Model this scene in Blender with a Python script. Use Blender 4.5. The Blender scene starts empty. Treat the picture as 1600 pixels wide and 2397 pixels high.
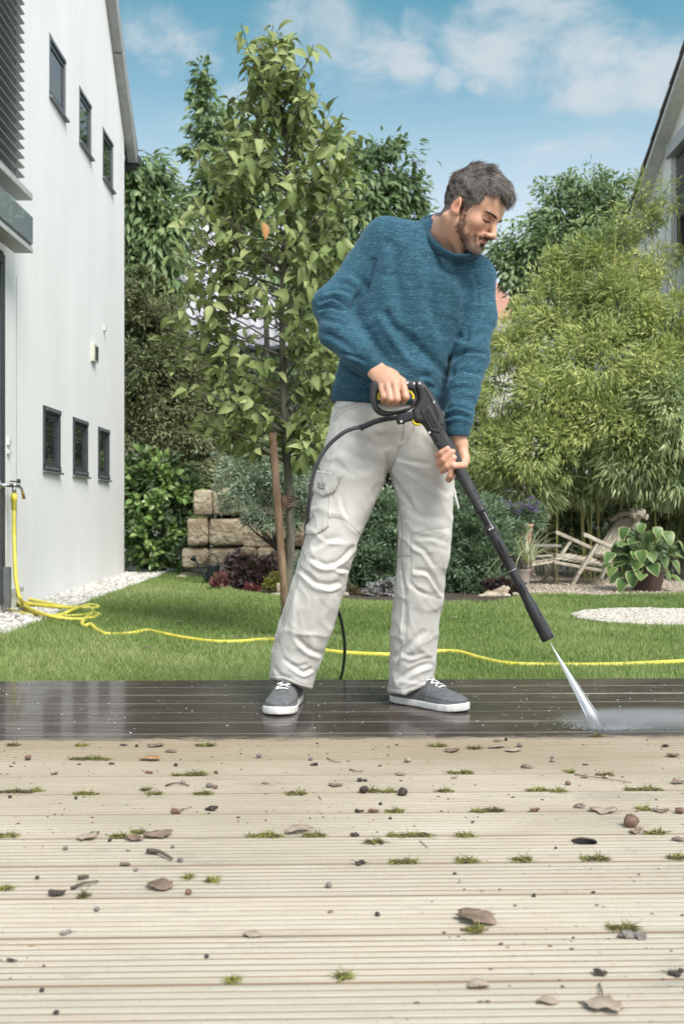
import bpy, math, random
import numpy as np
from mathutils import Vector, Matrix, Euler
from mathutils.geometry import tessellate_polygon
random.seed(7)
RNG = np.random.default_rng(11)
SC = bpy.context.scene
# ---------------------------------------------------------------- camera
F = 2400.0; CX = 800.0; CY = 1198.5; CH = 0.604          # focal length / centre in photo pixels, camera height
cam_d = bpy.data.cameras.new('camera'); cam = bpy.data.objects.new('camera', cam_d)
SC.collection.objects.link(cam); SC.camera = cam
cam.location = (0, 0, CH); cam.rotation_euler = (math.pi/2, 0, 0)
cam_d.sensor_fit = 'HORIZONTAL'; cam_d.sensor_width = 24; cam_d.lens = 36.0
cam_d.clip_start = 0.05; cam_d.clip_end = 2000
cam_d.dof.use_dof = True; cam_d.dof.focus_distance = 3.0; cam_d.dof.aperture_fstop = 7.1
# ---------------------------------------------------------------- world, sun, exposure
SUN_EL, SUN_AZ = math.radians(48), math.radians(148)      # azimuth clockwise from +Y: behind the camera, to the right
world = bpy.data.worlds.new('World'); SC.world = world; world.use_nodes = True
SKY_STRENGTH = 0.15
SC.view_settings.view_transform = 'Standard'; SC.view_settings.look = 'None'
SC.view_settings.gamma = 1.0; SC.view_settings.use_curve_mapping = False
SC.view_settings.exposure = 1.27
sun_d = bpy.data.lights.new('sun', 'SUN'); sun = bpy.data.objects.new('sun', sun_d); SC.collection.objects.link(sun)
sun_d.energy = 2.0; sun_d.angle = math.radians(28); sun_d.color = (1.0, 0.95, 0.88)
sdir = Vector((math.sin(SUN_AZ)*math.cos(SUN_EL), math.cos(SUN_AZ)*math.cos(SUN_EL), math.sin(SUN_EL)))
sun.rotation_euler = (-sdir).to_track_quat('-Z', 'Y').to_euler()

def nd(nt, typ, **kw):
    n = nt.nodes.new(typ)
    for k, v in kw.items():
        if k.startswith('i_'):
            key = k[2:]
            key = int(key) if key.isdigit() else key.replace('_', ' ')
            n.inputs[key].default_value = v
        else: setattr(n, k, v)
    return n
def lk(nt, a, b): nt.links.new(a, b)
def math_n(nt, op, a, b=None, c=None, clamp=False):
    n = nt.nodes.new('ShaderNodeMath'); n.operation = op; n.use_clamp = clamp
    for i, v in enumerate((a, b, c)):
        if v is None: continue
        if isinstance(v, (int, float)): n.inputs[i].default_value = v
        else: nt.links.new(v, n.inputs[i])
    return n.outputs[0]
def mixc(nt, fac, a, b, blend='MIX'):
    n = nt.nodes.new('ShaderNodeMix'); n.data_type = 'RGBA'; n.blend_type = blend; n.clamp_factor = True
    for i, v in ((0, fac), (6, a), (7, b)):
        if isinstance(v, (int, float)): n.inputs[i].default_value = v
        elif isinstance(v, (tuple, list)): n.inputs[i].default_value = tuple(v)+((1,) if len(v) == 3 else ())
        else: nt.links.new(v, n.inputs[i])
    return n.outputs[2]
def ramp(nt, fac, stops, interp='LINEAR'):
    n = nt.nodes.new('ShaderNodeValToRGB'); cr = n.color_ramp; cr.interpolation = interp
    while len(cr.elements) < len(stops): cr.elements.new(0.5)
    for e, (p, c) in zip(cr.elements, stops):
        e.position = p; e.color = tuple(c)+(1,) if len(c) == 3 else tuple(c)
    if not isinstance(fac, (int, float)): nt.links.new(fac, n.inputs[0])
    return n.outputs[0]
def s2l(r, g, b):
    f = lambda c: (c/255/12.92) if c/255 <= 0.04045 else ((c/255+0.055)/1.055)**2.4
    return (f(r), f(g), f(b))

def build_world():
    nt = world.node_tree; nt.nodes.clear()
    out = nd(nt, 'ShaderNodeOutputWorld'); bg = nd(nt, 'ShaderNodeBackground'); bg.inputs[1].default_value = SKY_STRENGTH
    lk(nt, bg.outputs[0], out.inputs[0])
    sky = nd(nt, 'ShaderNodeTexSky'); sky.sky_type = 'NISHITA'; sky.sun_disc = False
    sky.sun_elevation = SUN_EL; sky.sun_rotation = SUN_AZ; sky.air_density = 1.0; sky.dust_density = 1.2; sky.ozone_density = 1.5
    tc = nd(nt, 'ShaderNodeTexCoord'); sep = nd(nt, 'ShaderNodeSeparateXYZ'); lk(nt, tc.outputs[0], sep.inputs[0])
    el = sep.outputs[2]
    # clear-air colour: the Nishita sky pulled towards the teal of this day's sky
    K = 1/(SKY_STRENGTH*2**SC.view_settings.exposure)
    c_ = lambda r, g, b: tuple(v*K for v in s2l(r, g, b))
    grad = ramp(nt, el, [(0.0, c_(236, 238, 240)), (0.257, c_(221, 232, 238)), (0.30, c_(198, 218, 227)), (0.35, c_(158, 195, 208)), (0.384, c_(130, 178, 196)), (0.45, c_(88, 156, 174)), (0.65, c_(70, 138, 168)), (1.0, c_(62, 125, 158))])
    clear = mixc(nt, 0.88, sky.outputs[0], grad)
    # clouds: noise on the direction, gathered into banks
    n1 = nd(nt, 'ShaderNodeTexNoise', i_Scale=8.0, i_Detail=10.0, i_Roughness=0.60, i_Distortion=0.35)
    mp = nd(nt, 'ShaderNodeMapping'); mp.inputs['Scale'].default_value = (1, 1, 1.7); mp.inputs['Location'].default_value = (3.1, 0.4, 1.3)
    lk(nt, tc.outputs[0], mp.inputs[0]); lk(nt, mp.outputs[0], n1.inputs[0])
    n2 = nd(nt, 'ShaderNodeTexNoise', i_Scale=2.2, i_Detail=3.0, i_Roughness=0.5); lk(nt, mp.outputs[0], n2.inputs[0])
    # cloud banks at fixed directions (photo pixel -> direction)
    banks = [(365, 85, 105, 95, 1.0), (330, 250, 130, 60, .45), (740, 60, 120, 110, .95), (860, 120, 130, 110, .7), (960, 150, 60, 55, 1.0), (560, 235, 55, 40, 1.0),
             (1180, 60, 200, 70, .85), (1250, 120, 180, 75, .9), (1200, 200, 150, 40, .55), (1310, 190, 130, 45, .7), (1430, 225, 150, 45, 1.0), (1550, 190, 80, 80, .8),
             (1060, 95, 60, 45, .6), (1115, 200, 35, 25, .8), (1045, 190, 45, 35, .75), (640, 200, 60, 40, .6), (980, 60, 70, 50, .75), (1130, 150, 80, 60, .7), (1380, 330, 160, 40, .45), (800, 200, 120, 40, .55), (1500, 120, 60, 60, .6), (500, 145, 35, 30, .6), (1460, 20, 90, 30, .25), (900, 20, 90, 30, .4)]
    tot = None
    for (x, y, rx, ry, s) in banks:
        c = Vector(((x-CX)/F, 1, (CY-y)/F)); L = c.length; c.normalize()
        sub = nd(nt, 'ShaderNodeVectorMath', operation='SUBTRACT'); lk(nt, tc.outputs[0], sub.inputs[0]); sub.inputs[1].default_value = c
        sc_ = nd(nt, 'ShaderNodeVectorMath', operation='MULTIPLY'); lk(nt, sub.outputs[0], sc_.inputs[0])
        sc_.inputs[1].default_value = (F*L/rx*0.8, F*L/rx*0.8, F*L/ry*0.8)
        ln = nd(nt, 'ShaderNodeVectorMath', operation='LENGTH'); lk(nt, sc_.outputs[0], ln.inputs[0])
        w = math_n(nt, 'MULTIPLY', math_n(nt, 'SUBTRACT', 1.45, ln.outputs[1], clamp=True), s)
        tot = w if tot is None else math_n(nt, 'MAXIMUM', tot, w)
    # elsewhere the sky carries broken cloud, brightened beyond the view as fill light
    sx = math_n(nt, 'ABSOLUTE', math_n(nt, 'DIVIDE', sep.outputs[0], math_n(nt, 'MAXIMUM', sep.outputs[1], 0.02)))
    def fade(v, a, b):
        r = nd(nt, 'ShaderNodeMapRange', interpolation_type='SMOOTHSTEP'); lk(nt, v, r.inputs[0]); r.inputs[1].default_value = a; r.inputs[2].default_value = b; r.inputs[3].default_value = 1; r.inputs[4].default_value = 0; return r.outputs[0]
    inview = math_n(nt, 'MULTIPLY', fade(sx, .36, .75), math_n(nt, 'GREATER_THAN', sep.outputs[1], 0.02))
    inview = math_n(nt, 'MULTIPLY', inview, fade(el, .455, .62))
    outw = math_n(nt, 'MULTIPLY', math_n(nt, 'SUBTRACT', 1.0, inview), math_n(nt, 'ADD', math_n(nt, 'MULTIPLY', n2.outputs[0], 2.2), -0.35))
    cov = math_n(nt, 'MAXIMUM', tot, outw)
    d = math_n(nt, 'ADD', cov, math_n(nt, 'MULTIPLY', math_n(nt, 'SUBTRACT', n1.outputs[0], 0.5), 3.2))
    d = nd(nt, 'ShaderNodeMapRange', interpolation_type='SMOOTHERSTEP'); 
    dd = math_n(nt, 'ADD', cov, math_n(nt, 'MULTIPLY', math_n(nt, 'SUBTRACT', n1.outputs[0], 0.5), 3.2))
    lk(nt, dd, d.inputs[0]); d.inputs[1].default_value = 0.32; d.inputs[2].default_value = 1.40
    tone = mixc(nt, n1.outputs[0], c_(178, 198, 212), c_(235, 238, 238))
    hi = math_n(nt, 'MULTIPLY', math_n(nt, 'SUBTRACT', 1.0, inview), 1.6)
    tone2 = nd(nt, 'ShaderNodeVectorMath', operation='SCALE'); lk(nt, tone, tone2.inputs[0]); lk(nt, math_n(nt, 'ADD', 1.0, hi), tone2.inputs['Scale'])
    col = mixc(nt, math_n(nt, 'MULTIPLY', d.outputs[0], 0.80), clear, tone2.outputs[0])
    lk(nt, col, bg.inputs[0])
build_world()
# ---------------------------------------------------------------- helpers
COL = SC.collection
def W(px, py, D): return Vector(((px-CX)/F*D, D, CH-(py-CY)/F*D))
def Wn(a): a = np.asarray(a, float); return np.stack([(a[:, 0]-CX)/F*a[:, 2], a[:, 2], CH-(a[:, 1]-CY)/F*a[:, 2]], 1)
def G(px, py, z=0.0):
    D = (CH-z)*F/(py-CY); return Vector(((px-CX)/F*D, D, z))
GZ = -0.10                                                     # lawn level
def tag(o, label=None, cat=None, group=None, kind=None):
    if label: o['label'] = label
    if cat: o['category'] = cat
    if group: o['group'] = group
    if kind: o['kind'] = kind
    return o
def thing(name, label, cat, loc=(0, 0, 0), group=None):
    o = bpy.data.objects.new(name, None); COL.objects.link(o); o.location = loc
    o.empty_display_size = 0.1
    return tag(o, label, cat, group)
def link(name, me, parent=None, loc=None, M=None):
    o = bpy.data.objects.new(name, me); COL.objects.link(o)
    if parent is not None:
        o.parent = parent
        if M is None and loc is None:
            o.matrix_parent_inverse = Matrix.Translation(-parent.location) if parent.parent is None else Matrix.Identity(4)
            if parent.parent is not None:
                o.matrix_parent_inverse = (Matrix.Translation(-parent.parent.location)).copy() if False else Matrix.Identity(4)
    if loc is not None: o.location = loc
    if M is not None: o.matrix_local = M
    return o
def mk(name, V, Fc, mat=None, parent=None, smooth=False, attrs=None, mats=None, midx=None):
    """mesh object from world-space vertices; sub-parts use the same world coordinates"""
    V = np.asarray(V, np.float32)
    me = bpy.data.meshes.new(name)
    if isinstance(Fc, np.ndarray):
        n, k = Fc.shape
        me.vertices.add(len(V)); me.vertices.foreach_set('co', V.ravel())
        me.loops.add(n*k); me.loops.foreach_set('vertex_index', Fc.astype(np.int32).ravel())
        me.polygons.add(n); me.polygons.foreach_set('loop_start', np.arange(0, n*k, k, dtype=np.int32))
        me.update(calc_edges=True)
    else:
        me.from_pydata([tuple(v) for v in V.tolist()], [], [tuple(f) for f in Fc]); me.update()
    if mats:
        for m in mats: me.materials.append(m)
        if midx is not None: me.polygons.foreach_set('material_index', np.asarray(midx, np.int32))
    elif mat: me.materials.append(mat)
    if attrs:
        for k2, arr in attrs.items():
            arr = np.asarray(arr, np.float32)
            if arr.ndim == 1:
                at = me.attributes.new(k2, 'FLOAT', 'POINT'); at.data.foreach_set('value', arr)
            else:
                at = me.attributes.new(k2, 'FLOAT_COLOR', 'POINT')
                if arr.shape[1] == 3: arr = np.concatenate([arr, np.ones((len(arr), 1), np.float32)], 1)
                at.data.foreach_set('color', arr.ravel())
    if smooth: me.polygons.foreach_set('use_smooth', np.ones(len(me.polygons), bool))
    me.update()
    o = bpy.data.objects.new(name, me); COL.objects.link(o)
    if parent is not None:
        o.parent = parent
        root = parent
        off = Vector((0, 0, 0))
        while root is not None:
            if root.parent is None: off += root.location
            root = root.parent
        # children keep world coordinates: undo the root's translation
        o.location = -off if parent.parent is None else (0, 0, 0)
    return o
def inst(name, me, parent, M):
    """shared-mesh child placed by world matrix M under a top-level parent (translation only)"""
    o = bpy.data.objects.new(name, me); COL.objects.link(o)
    if parent is not None: o.parent = parent; M = Matrix.Translation(-parent.location) @ M
    o.matrix_local = M
    return o
class MB:
    def __init__(s): s.v = []; s.f = []; s.n = 0
    def add(s, V, Fc):
        s.v.append(np.asarray(V, float).reshape(-1, 3)); s.f += [tuple(int(i)+s.n for i in f) for f in Fc]; s.n += len(s.v[-1]); return s
    def box(s, c, size, R=None):
        hx, hy, hz = [q/2 for q in size]
        V = np.array([(x, y, z) for x in (-hx, hx) for y in (-hy, hy) for z in (-hz, hz)])
        if R is not None: V = V @ np.array(R.to_3x3()).T
        V = V+np.array(c)
        return s.add(V, [(0, 1, 3, 2), (4, 6, 7, 5), (0, 4, 5, 1), (2, 3, 7, 6), (0, 2, 6, 4), (1, 5, 7, 3)])
    def beam(s, a, b, w, h, up=(0, 0, 1)):
        a, b = Vector(a), Vector(b); d = b-a; L = d.length; x = d.normalized(); u = Vector(up)
        y = u.cross(x); y.normalize(); z = x.cross(y)
        R = Matrix((x, y, z)).transposed()
        return s.box((a+b)/2, (L, w, h), R)
    def tube(s, pts, r, n=8, cap=True):
        V, Fc = tube(pts, r, n, cap); return s.add(V, Fc)
    def build(s, name, mat, parent=None, smooth=False, bevel=0, kind=None):
        o = mk(name, np.concatenate(s.v), s.f, mat, parent, smooth)
        if bevel:
            m = o.modifiers.new('b', 'BEVEL'); m.width = bevel; m.segments = 2; m.limit_method = 'ANGLE'
        if kind: o['kind'] = kind
        return o
def tube(pts, r, n=8, cap=True):
    pts = np.asarray([tuple(p) for p in pts], float); m = len(pts)
    r = np.broadcast_to(np.asarray(r, float), (m,))
    T = np.gradient(pts, axis=0); T /= np.linalg.norm(T, axis=1)[:, None]+1e-9
    ref = np.array([0, 0, 1.0]) if abs(T[0][2]) < 0.9 else np.array([1.0, 0, 0])
    u = np.cross(T[0], ref); u /= np.linalg.norm(u)
    V = []
    for i in range(m):
        u = u-T[i]*np.dot(u, T[i]); u /= np.linalg.norm(u)+1e-9
        w = np.cross(T[i], u)
        a = np.linspace(0, 2*np.pi, n, endpoint=False)
        V.append(pts[i]+r[i]*(np.cos(a)[:, None]*u+np.sin(a)[:, None]*w))
    V = np.concatenate(V); Fc = []
    for i in range(m-1):
        for j in range(n):
            k = (j+1) % n
            Fc.append((i*n+j, i*n+k, (i+1)*n+k, (i+1)*n+j))
    if cap:
        Fc.append(tuple(range(n-1, -1, -1))); Fc.append(tuple((m-1)*n+j for j in range(n)))
    return V, Fc
def spline(pts, sub=8):
    P = [Vector(p) for p in pts]; out = []
    for i in range(len(P)-1):
        p0 = P[max(i-1, 0)]; p1 = P[i]; p2 = P[i+1]; p3 = P[min(i+2, len(P)-1)]
        for k in range(sub):
            t = k/sub
            out.append(0.5*((2*p1)+(-p0+p2)*t+(2*p0-5*p1+4*p2-p3)*t*t+(-p0+3*p1-3*p2+p3)*t**3))
    out.append(P[-1]); return out
def lathe(prof, c=(0, 0, 0), n=24, R=None):
    V = []; Fc = []
    for (r, z) in prof:
        for j in range(n):
            a = 2*math.pi*j/n; V.append((r*math.cos(a), r*math.sin(a), z))
    V = np.array(V)
    if R is not None: V = V @ np.array(R.to_3x3()).T
    V = V+np.array(c)
    m = len(prof)
    for i in range(m-1):
        for j in range(n):
            k = (j+1) % n; Fc.append((i*n+j, i*n+k, (i+1)*n+k, (i+1)*n+j))
    return V, Fc
def fbm(P, seed=0, octv=3, scale=1.0):
    """cheap smooth pseudo-noise on points, about -1..1"""
    r = np.random.default_rng(seed); out = np.zeros(len(P)); amp = 1.0
    for o in range(octv):
        for k in range(4):
            d = r.normal(size=3); d /= np.linalg.norm(d); ph = r.uniform(0, 6.28)
            out += amp*0.35*np.sin(P @ (d*scale*(2**o)*r.uniform(.7, 1.4))+ph)
        amp *= 0.55
    return out
# ---------------------------------------------------------------- materials
def bsdf_mat(name):
    m = bpy.data.materials.new(name); m.use_nodes = True; nt = m.node_tree
    return m, nt, nt.nodes['Principled BSDF'], nt.nodes['Material Output']
def noisy(name, c1, c2, scale=20, rough=0.6, bump=0.0, bscale=None, detail=5, metallic=0.0, spec=0.5, stretch=(1, 1, 1), coord=3, obj_rand=0.0, bdist=0.01, lo=.35, hi=.65):
    m, nt, b, out = bsdf_mat(name)
    tc = nd(nt, 'ShaderNodeTexCoord'); mp = nd(nt, 'ShaderNodeMapping'); lk(nt, tc.outputs[coord], mp.inputs[0]); mp.inputs['Scale'].default_value = stretch
    n = nd(nt, 'ShaderNodeTexNoise', i_Scale=scale, i_Detail=detail, i_Roughness=0.6); lk(nt, mp.outputs[0], n.inputs[0])
    c = ramp(nt, n.outputs[0], [(lo, c1), (hi, c2)])
    if obj_rand:
        oi = nd(nt, 'ShaderNodeObjectInfo'); v = math_n(nt, 'ADD', math_n(nt, 'MULTIPLY', oi.outputs['Random'], 2*obj_rand), 1-obj_rand)
        hs = nd(nt, 'ShaderNodeHueSaturation'); lk(nt, v, hs.inputs['Value']); lk(nt, c, hs.inputs['Color']); c = hs.outputs[0]
    lk(nt, c, b.inputs['Base Color']); b.inputs['Roughness'].default_value = rough; b.inputs['Metallic'].default_value = metallic
    b.inputs['Specular IOR Level'].default_value = spec
    if bump:
        n2 = nd(nt, 'ShaderNodeTexNoise', i_Scale=bscale or scale*4, i_Detail=6.0); lk(nt, mp.outputs[0], n2.inputs[0])
        bp = nd(nt, 'ShaderNodeBump'); bp.inputs['Strength'].default_value = bump; bp.inputs['Distance'].default_value = bdist
        lk(nt, n2.outputs[0], bp.inputs['Height']); lk(nt, bp.outputs[0], b.inputs['Normal'])
    return m
def leaf_mat(name, cols, trans=0.35, rough=0.45, tcol=None, obj_rand=False, spec=0.4):
    m, nt, b, out = bsdf_mat(name)
    if obj_rand:
        oi = nd(nt, 'ShaderNodeObjectInfo'); fac = oi.outputs['Random']
    else:
        at = nd(nt, 'ShaderNodeAttribute'); at.attribute_name = 'tint'; fac = at.outputs['Fac']
    c = ramp(nt, fac, [(i/(len(cols)-1), cc) for i, cc in enumerate(cols)])
    tc = nd(nt, 'ShaderNodeTexCoord'); nz = nd(nt, 'ShaderNodeTexNoise', i_Scale=40.0, i_Detail=2.0); lk(nt, tc.outputs[3], nz.inputs[0])
    c = mixc(nt, 0.35, c, mixc(nt, nz.outputs[0], (.25, .25, .25), (.78, .78, .72)), 'OVERLAY')
    lk(nt, c, b.inputs['Base Color']); b.inputs['Roughness'].default_value = rough; b.inputs['Specular IOR Level'].default_value = spec
    tr = nd(nt, 'ShaderNodeBsdfTranslucent'); lk(nt, mixc(nt, 0.35, c, tcol or (0.35, 0.44, 0.08), 'MIX'), tr.inputs[0])
    ms = nd(nt, 'ShaderNodeMixShader'); ms.inputs[0].default_value = trans
    lk(nt, b.outputs[0], ms.inputs[1]); lk(nt, tr.outputs[0], ms.inputs[2]); lk(nt, ms.outputs[0], out.inputs[0])
    return m
def plain(name, col, rough=0.5, metallic=0.0, spec=0.5, bump=0.15, bs=300):
    return noisy(name, tuple(c*0.88 for c in col), tuple(min(c*1.1, 1) for c in col), scale=14, rough=rough, metallic=metallic, spec=spec, bump=bump, bscale=bs, bdist=0.001)
def glass_mat(name, tint=(.02, .025, .025), rough=0.02):
    m, nt, b, out = bsdf_mat(name)
    b.inputs['Base Color'].default_value = tint+(1,); b.inputs['Roughness'].default_value = rough
    b.inputs['Specular IOR Level'].default_value = 0.9; b.inputs['IOR'].default_value = 1.6
    tc = nd(nt, 'ShaderNodeTexCoord'); n = nd(nt, 'ShaderNodeTexNoise', i_Scale=3.0, i_Detail=1.0); lk(nt, tc.outputs[3], n.inputs[0])
    bp = nd(nt, 'ShaderNodeBump'); bp.inputs['Strength'].default_value = 0.05; bp.inputs['Distance'].default_value = 0.02
    lk(nt, n.outputs[0], bp.inputs['Height']); lk(nt, bp.outputs[0], b.inputs['Normal'])
    return m
# ---------------------------------------------------------------- leaves
LEAF4 = (np.array([(0, 0, 0), (.42, .5, .06), (.42, -.5, .06), (1, 0, -.12), (.5, 0, -.03)]), [(0, 4, 1), (0, 2, 4), (1, 4, 3), (4, 2, 3)])
def big_leaf(n=5, fold=.12, droop=.3, width_pow=.75, tipw=0.02, wave=0.0):
    V = []; Fc = []
    for i in range(n+1):
        t = i/n; w = 0.5*(math.sin(math.pi*min(t**width_pow, 1))**0.8) if 0 < i < n else 0.0
        z = -droop*t*t
        V += [(t, w, z+fold*w*2+wave*math.sin(i*2.2)), (t, 0, z), (t, -w, z+fold*w*2-wave*math.sin(i*1.9))]
    for i in range(n):
        a, b = 3*i, 3*(i+1)
        Fc += [(a, a+1, b+1, b), (a+1, a+2, b+2, b+1)]
    return np.array(V), Fc
def leaf_basis(d, rollrand=1.0, rng=RNG, upn=None):
    d = d/(np.linalg.norm(d, axis=1)[:, None]+1e-9)
    up = np.array([[.22, -.72, .78]])+rng.normal(size=d.shape)*rollrand      # blades turn their faces to the open, sunny side
    s = np.cross(up, d); s /= np.linalg.norm(s, axis=1)[:, None]+1e-9
    n = np.cross(d, s)
    return d, s, n
def leaf_cloud(C, d, L, Wd, tmpl=LEAF4, roll=0.6, rng=RNG):
    """returns verts, tris/quads arrays; C centres, d directions, L,Wd arrays"""
    tv, tf = tmpl; N = len(C); k = len(tv)
    x, y, z = leaf_basis(d, roll, rng)
    L = np.broadcast_to(L, (N,)); Wd = np.broadcast_to(Wd, (N,))
    V = (C[:, None, :]+x[:, None, :]*(tv[None, :, 0:1]*L[:, None, None])+y[:, None, :]*(tv[None, :, 1:2]*Wd[:, None, None])+z[:, None, :]*(tv[None, :, 2:3]*L[:, None, None]))
    tf = np.array(tf); Fc = (tf[None]+(np.arange(N)*k)[:, None, None]).reshape(-1, tf.shape[1])
    return V.reshape(-1, 3), Fc, np.repeat(np.arange(N), k)
def blob_points(blobs, n, rng=RNG, shell=0.45, clumps=60, cr=0.22, depth=0.8):
    """blobs (px,py,rx,ry,D): clumped leaf positions and outward directions"""
    area = np.array([b[2]*b[3] for b in blobs], float); pr = area/area.sum()
    C = []; Dr = []
    for b, p in zip(blobs, pr):
        px, py, rx, ry, D = b[:5]
        c = np.array(W(px, py, D)); R = np.array([rx/F*D, depth*min(rx, ry*1.2)/F*D, ry/F*D])
        nc = max(3, int(clumps*p)); m = max(4, int(n*p/nc))
        u = rng.normal(size=(nc, 3)); u /= np.linalg.norm(u, axis=1)[:, None]
        rad = shell+(1-shell)*rng.random((nc, 1))**0.6
        cc = c+u*rad*R
        size = cr*np.mean(R)*rng.uniform(.6, 1.5, (nc, 1, 1))
        q = rng.normal(size=(nc, m, 3))*np.array([1, 1, .75])
        pts = cc[:, None, :]+q*size*0.6
        dr = q/np.linalg.norm(q, axis=2)[..., None]*0.7+u[:, None, :]*0.8
        C.append(pts.reshape(-1, 3)); Dr.append(dr.reshape(-1, 3))
    return np.concatenate(C), np.concatenate(Dr)
def foliage(name, blobs, n, L, Wd, mat, parent=None, droop=0.3, shell=.45, clumps=60, cr=.22, tmpl=LEAF4, seed=1, roll=.6, depth=.8, kind=None, zmin=None, patch=2.0):
    rng = np.random.default_rng(seed)
    C, d = blob_points(blobs, n, rng, shell, clumps, cr, depth)
    if zmin is not None:
        k = C[:, 2] > zmin; C, d = C[k], d[k]
    d = d+rng.normal(size=d.shape)*.35; d[:, 2] -= droop
    N = len(C); s = rng.uniform(.65, 1.25, N)
    V, Fc, idx = leaf_cloud(C, d, L*s, Wd*s, tmpl, roll, rng)
    t = np.clip(.5+.28*fbm(C, seed+5, 3, patch)+rng.normal(size=N)*.16, 0, 1)
    o = mk(name, V, Fc, mat, parent, attrs={'tint': t[idx]})
    if kind: o['kind'] = kind
    return o
def limb(mb, a, b, r0, r1, jit=.04, n=6, k=6, rng=random):
    a, b = Vector(a), Vector(b); pts = []
    L = (b-a).length
    for i in range(k+1):
        t = i/k; p = a.lerp(b, t)
        if 0 < i < k: p += Vector((rng.uniform(-1, 1), rng.uniform(-1, 1), rng.uniform(-.5, .5)))*jit*L
        pts.append(p)
    mb.tube(spline(pts, 2), np.linspace(r0, r1, 2*k+1), n)
    return pts
# ---------------------------------------------------------------- ground, lawn, pebbles, patio
M_soil = noisy('soil', (.035, .026, .018), (.075, .058, .04), scale=9, rough=.95, bump=.6, bscale=60)
M_lawn = noisy('lawn_turf', (.07, .105, .03), (.12, .17, .05), scale=6, rough=.9, bump=.5, bscale=90)
def sheet(name, pts, z, mat, n=1):
    o = mk(name, [(p[0], p[1], z) for p in pts], [tuple(range(len(pts)))], mat); return tag(o, kind='structure')
def grid_sheet(name, x0, x1, y0, y1, z, mat):
    return sheet(name, [(x0, y0), (x1, y0), (x1, y1), (x0, y1)], z, mat)
grid_sheet('ground', -300, 300, -50, 600, GZ-0.012, M_soil)
# lawn outline: far edge follows the beds
far = [G(430, 1336, GZ), G(500, 1352, GZ), G(545, 1385, GZ), G(650, 1397, GZ), G(760, 1404, GZ), G(900, 1412, GZ), G(1040, 1412, GZ), G(1180, 1412, GZ), G(1225, 1394, GZ), G(1400, 1396, GZ), G(1600, 1392, GZ)]
near_l = [G(62, 1472, GZ), G(232, 1402, GZ), G(400, 1340, GZ)]
lawn_pts = [(-2.0, 3.3), (6, 3.3), (6, 8.7)]+[(p.x, p.y) for p in reversed(far)]+[(near_l[2].x, near_l[2].y), (near_l[1].x, near_l[1].y), (near_l[0].x, near_l[0].y)]
lawn = sheet('lawn', lawn_pts, GZ-0.004, M_lawn)
def inpoly(P, poly):
    x, y = P[:, 0], P[:, 1]; c = np.zeros(len(P), bool); n = len(poly)
    for i in range(n):
        x0, y0 = poly[i][:2]; x1, y1 = poly[(i+1) % n][:2]
        k = ((y0 > y) != (y1 > y)) & (x < (x1-x0)*(y-y0)/((y1-y0) or 1e-9)+x0); c ^= k
    return c
slab_c = G(1545, 1450, GZ); slab_r = (0.57, 0.52)
soil_c = G(672, 1492, GZ)
M_grass = leaf_mat('grass_blade', [(.12, .185, .05), (.20, .29, .085), (.29, .375, .13), (.44, .47, .23)], trans=.25, rough=.5)
def build_grass():
    rng = np.random.default_rng(3); N = 520000
    # denser near the camera
    y = 3.3+(rng.random(N)**1.45)*(12.6-3.3)
    x = rng.uniform(-1, 1, N)*(y*0.345+.15)
    P = np.stack([x, y], 1); k = inpoly(P, lawn_pts); P = P[k]
    e = ((P[:, 0]-slab_c.x)/slab_r[0])**2+((P[:, 1]-slab_c.y)/slab_r[1])**2
    s = ((P[:, 0]-soil_c.x)/.42)**2+((P[:, 1]-soil_c.y)/.15)**2
    n2 = fbm(np.c_[P, np.zeros(len(P))], 8, 3, 9.0)
    k = (e > 1.0+.05*n2) & ((s > 1.0+.35*n2) | (rng.random(len(P)) < .10))
    P = P[k]; n2 = n2[k]; N = len(P)
    h = rng.uniform(.022, .045, N)*(1+.25*n2); w = rng.uniform(.0022, .0036, N)*(1+.14*np.maximum(P[:, 1]-4, 0))
    a = rng.uniform(0, 6.28, N); lean = rng.normal(size=(N, 2))*.4
    base = np.c_[P, np.full(N, GZ-.004)]
    side = np.c_[np.cos(a), np.sin(a), np.zeros(N)]*w[:, None]
    tip = base+np.c_[lean*h[:, None], h]
    V = np.stack([base-side, base+side, tip], 1).reshape(-1, 3)
    t = np.clip(.42+.22*fbm(np.c_[P, np.zeros(N)], 21, 2, 2.2)+.12*n2+rng.normal(size=N)*.17, 0, 1)
    o = mk('grass', V, np.arange(N*3).reshape(-1, 3), M_grass, attrs={'tint': np.repeat(t, 3)})
    tag(o, 'short mown green grass covering the lawn', kind='stuff')
build_grass()
sheet('soil_patch', [(soil_c.x+.44*math.cos(a/36*math.pi*2)*(1+.08*math.sin(a*1.7)), soil_c.y+.17*math.sin(a/36*math.pi*2)*(1+.1*math.sin(a*2.3))) for a in range(36)], GZ+.001, noisy('bare_soil', (.09, .06, .04), (.20, .14, .10), scale=30, rough=.95, bump=.8, bscale=80))
def ico(r=1.0, sub=1):
    import bmesh
    bm = bmesh.new(); bmesh.ops.create_icosphere(bm, subdivisions=sub, radius=r)
    V = np.array([v.co[:] for v in bm.verts]); Fc = np.array([[v.index for v in f.verts] for f in bm.faces]); bm.free(); return V, Fc
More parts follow.
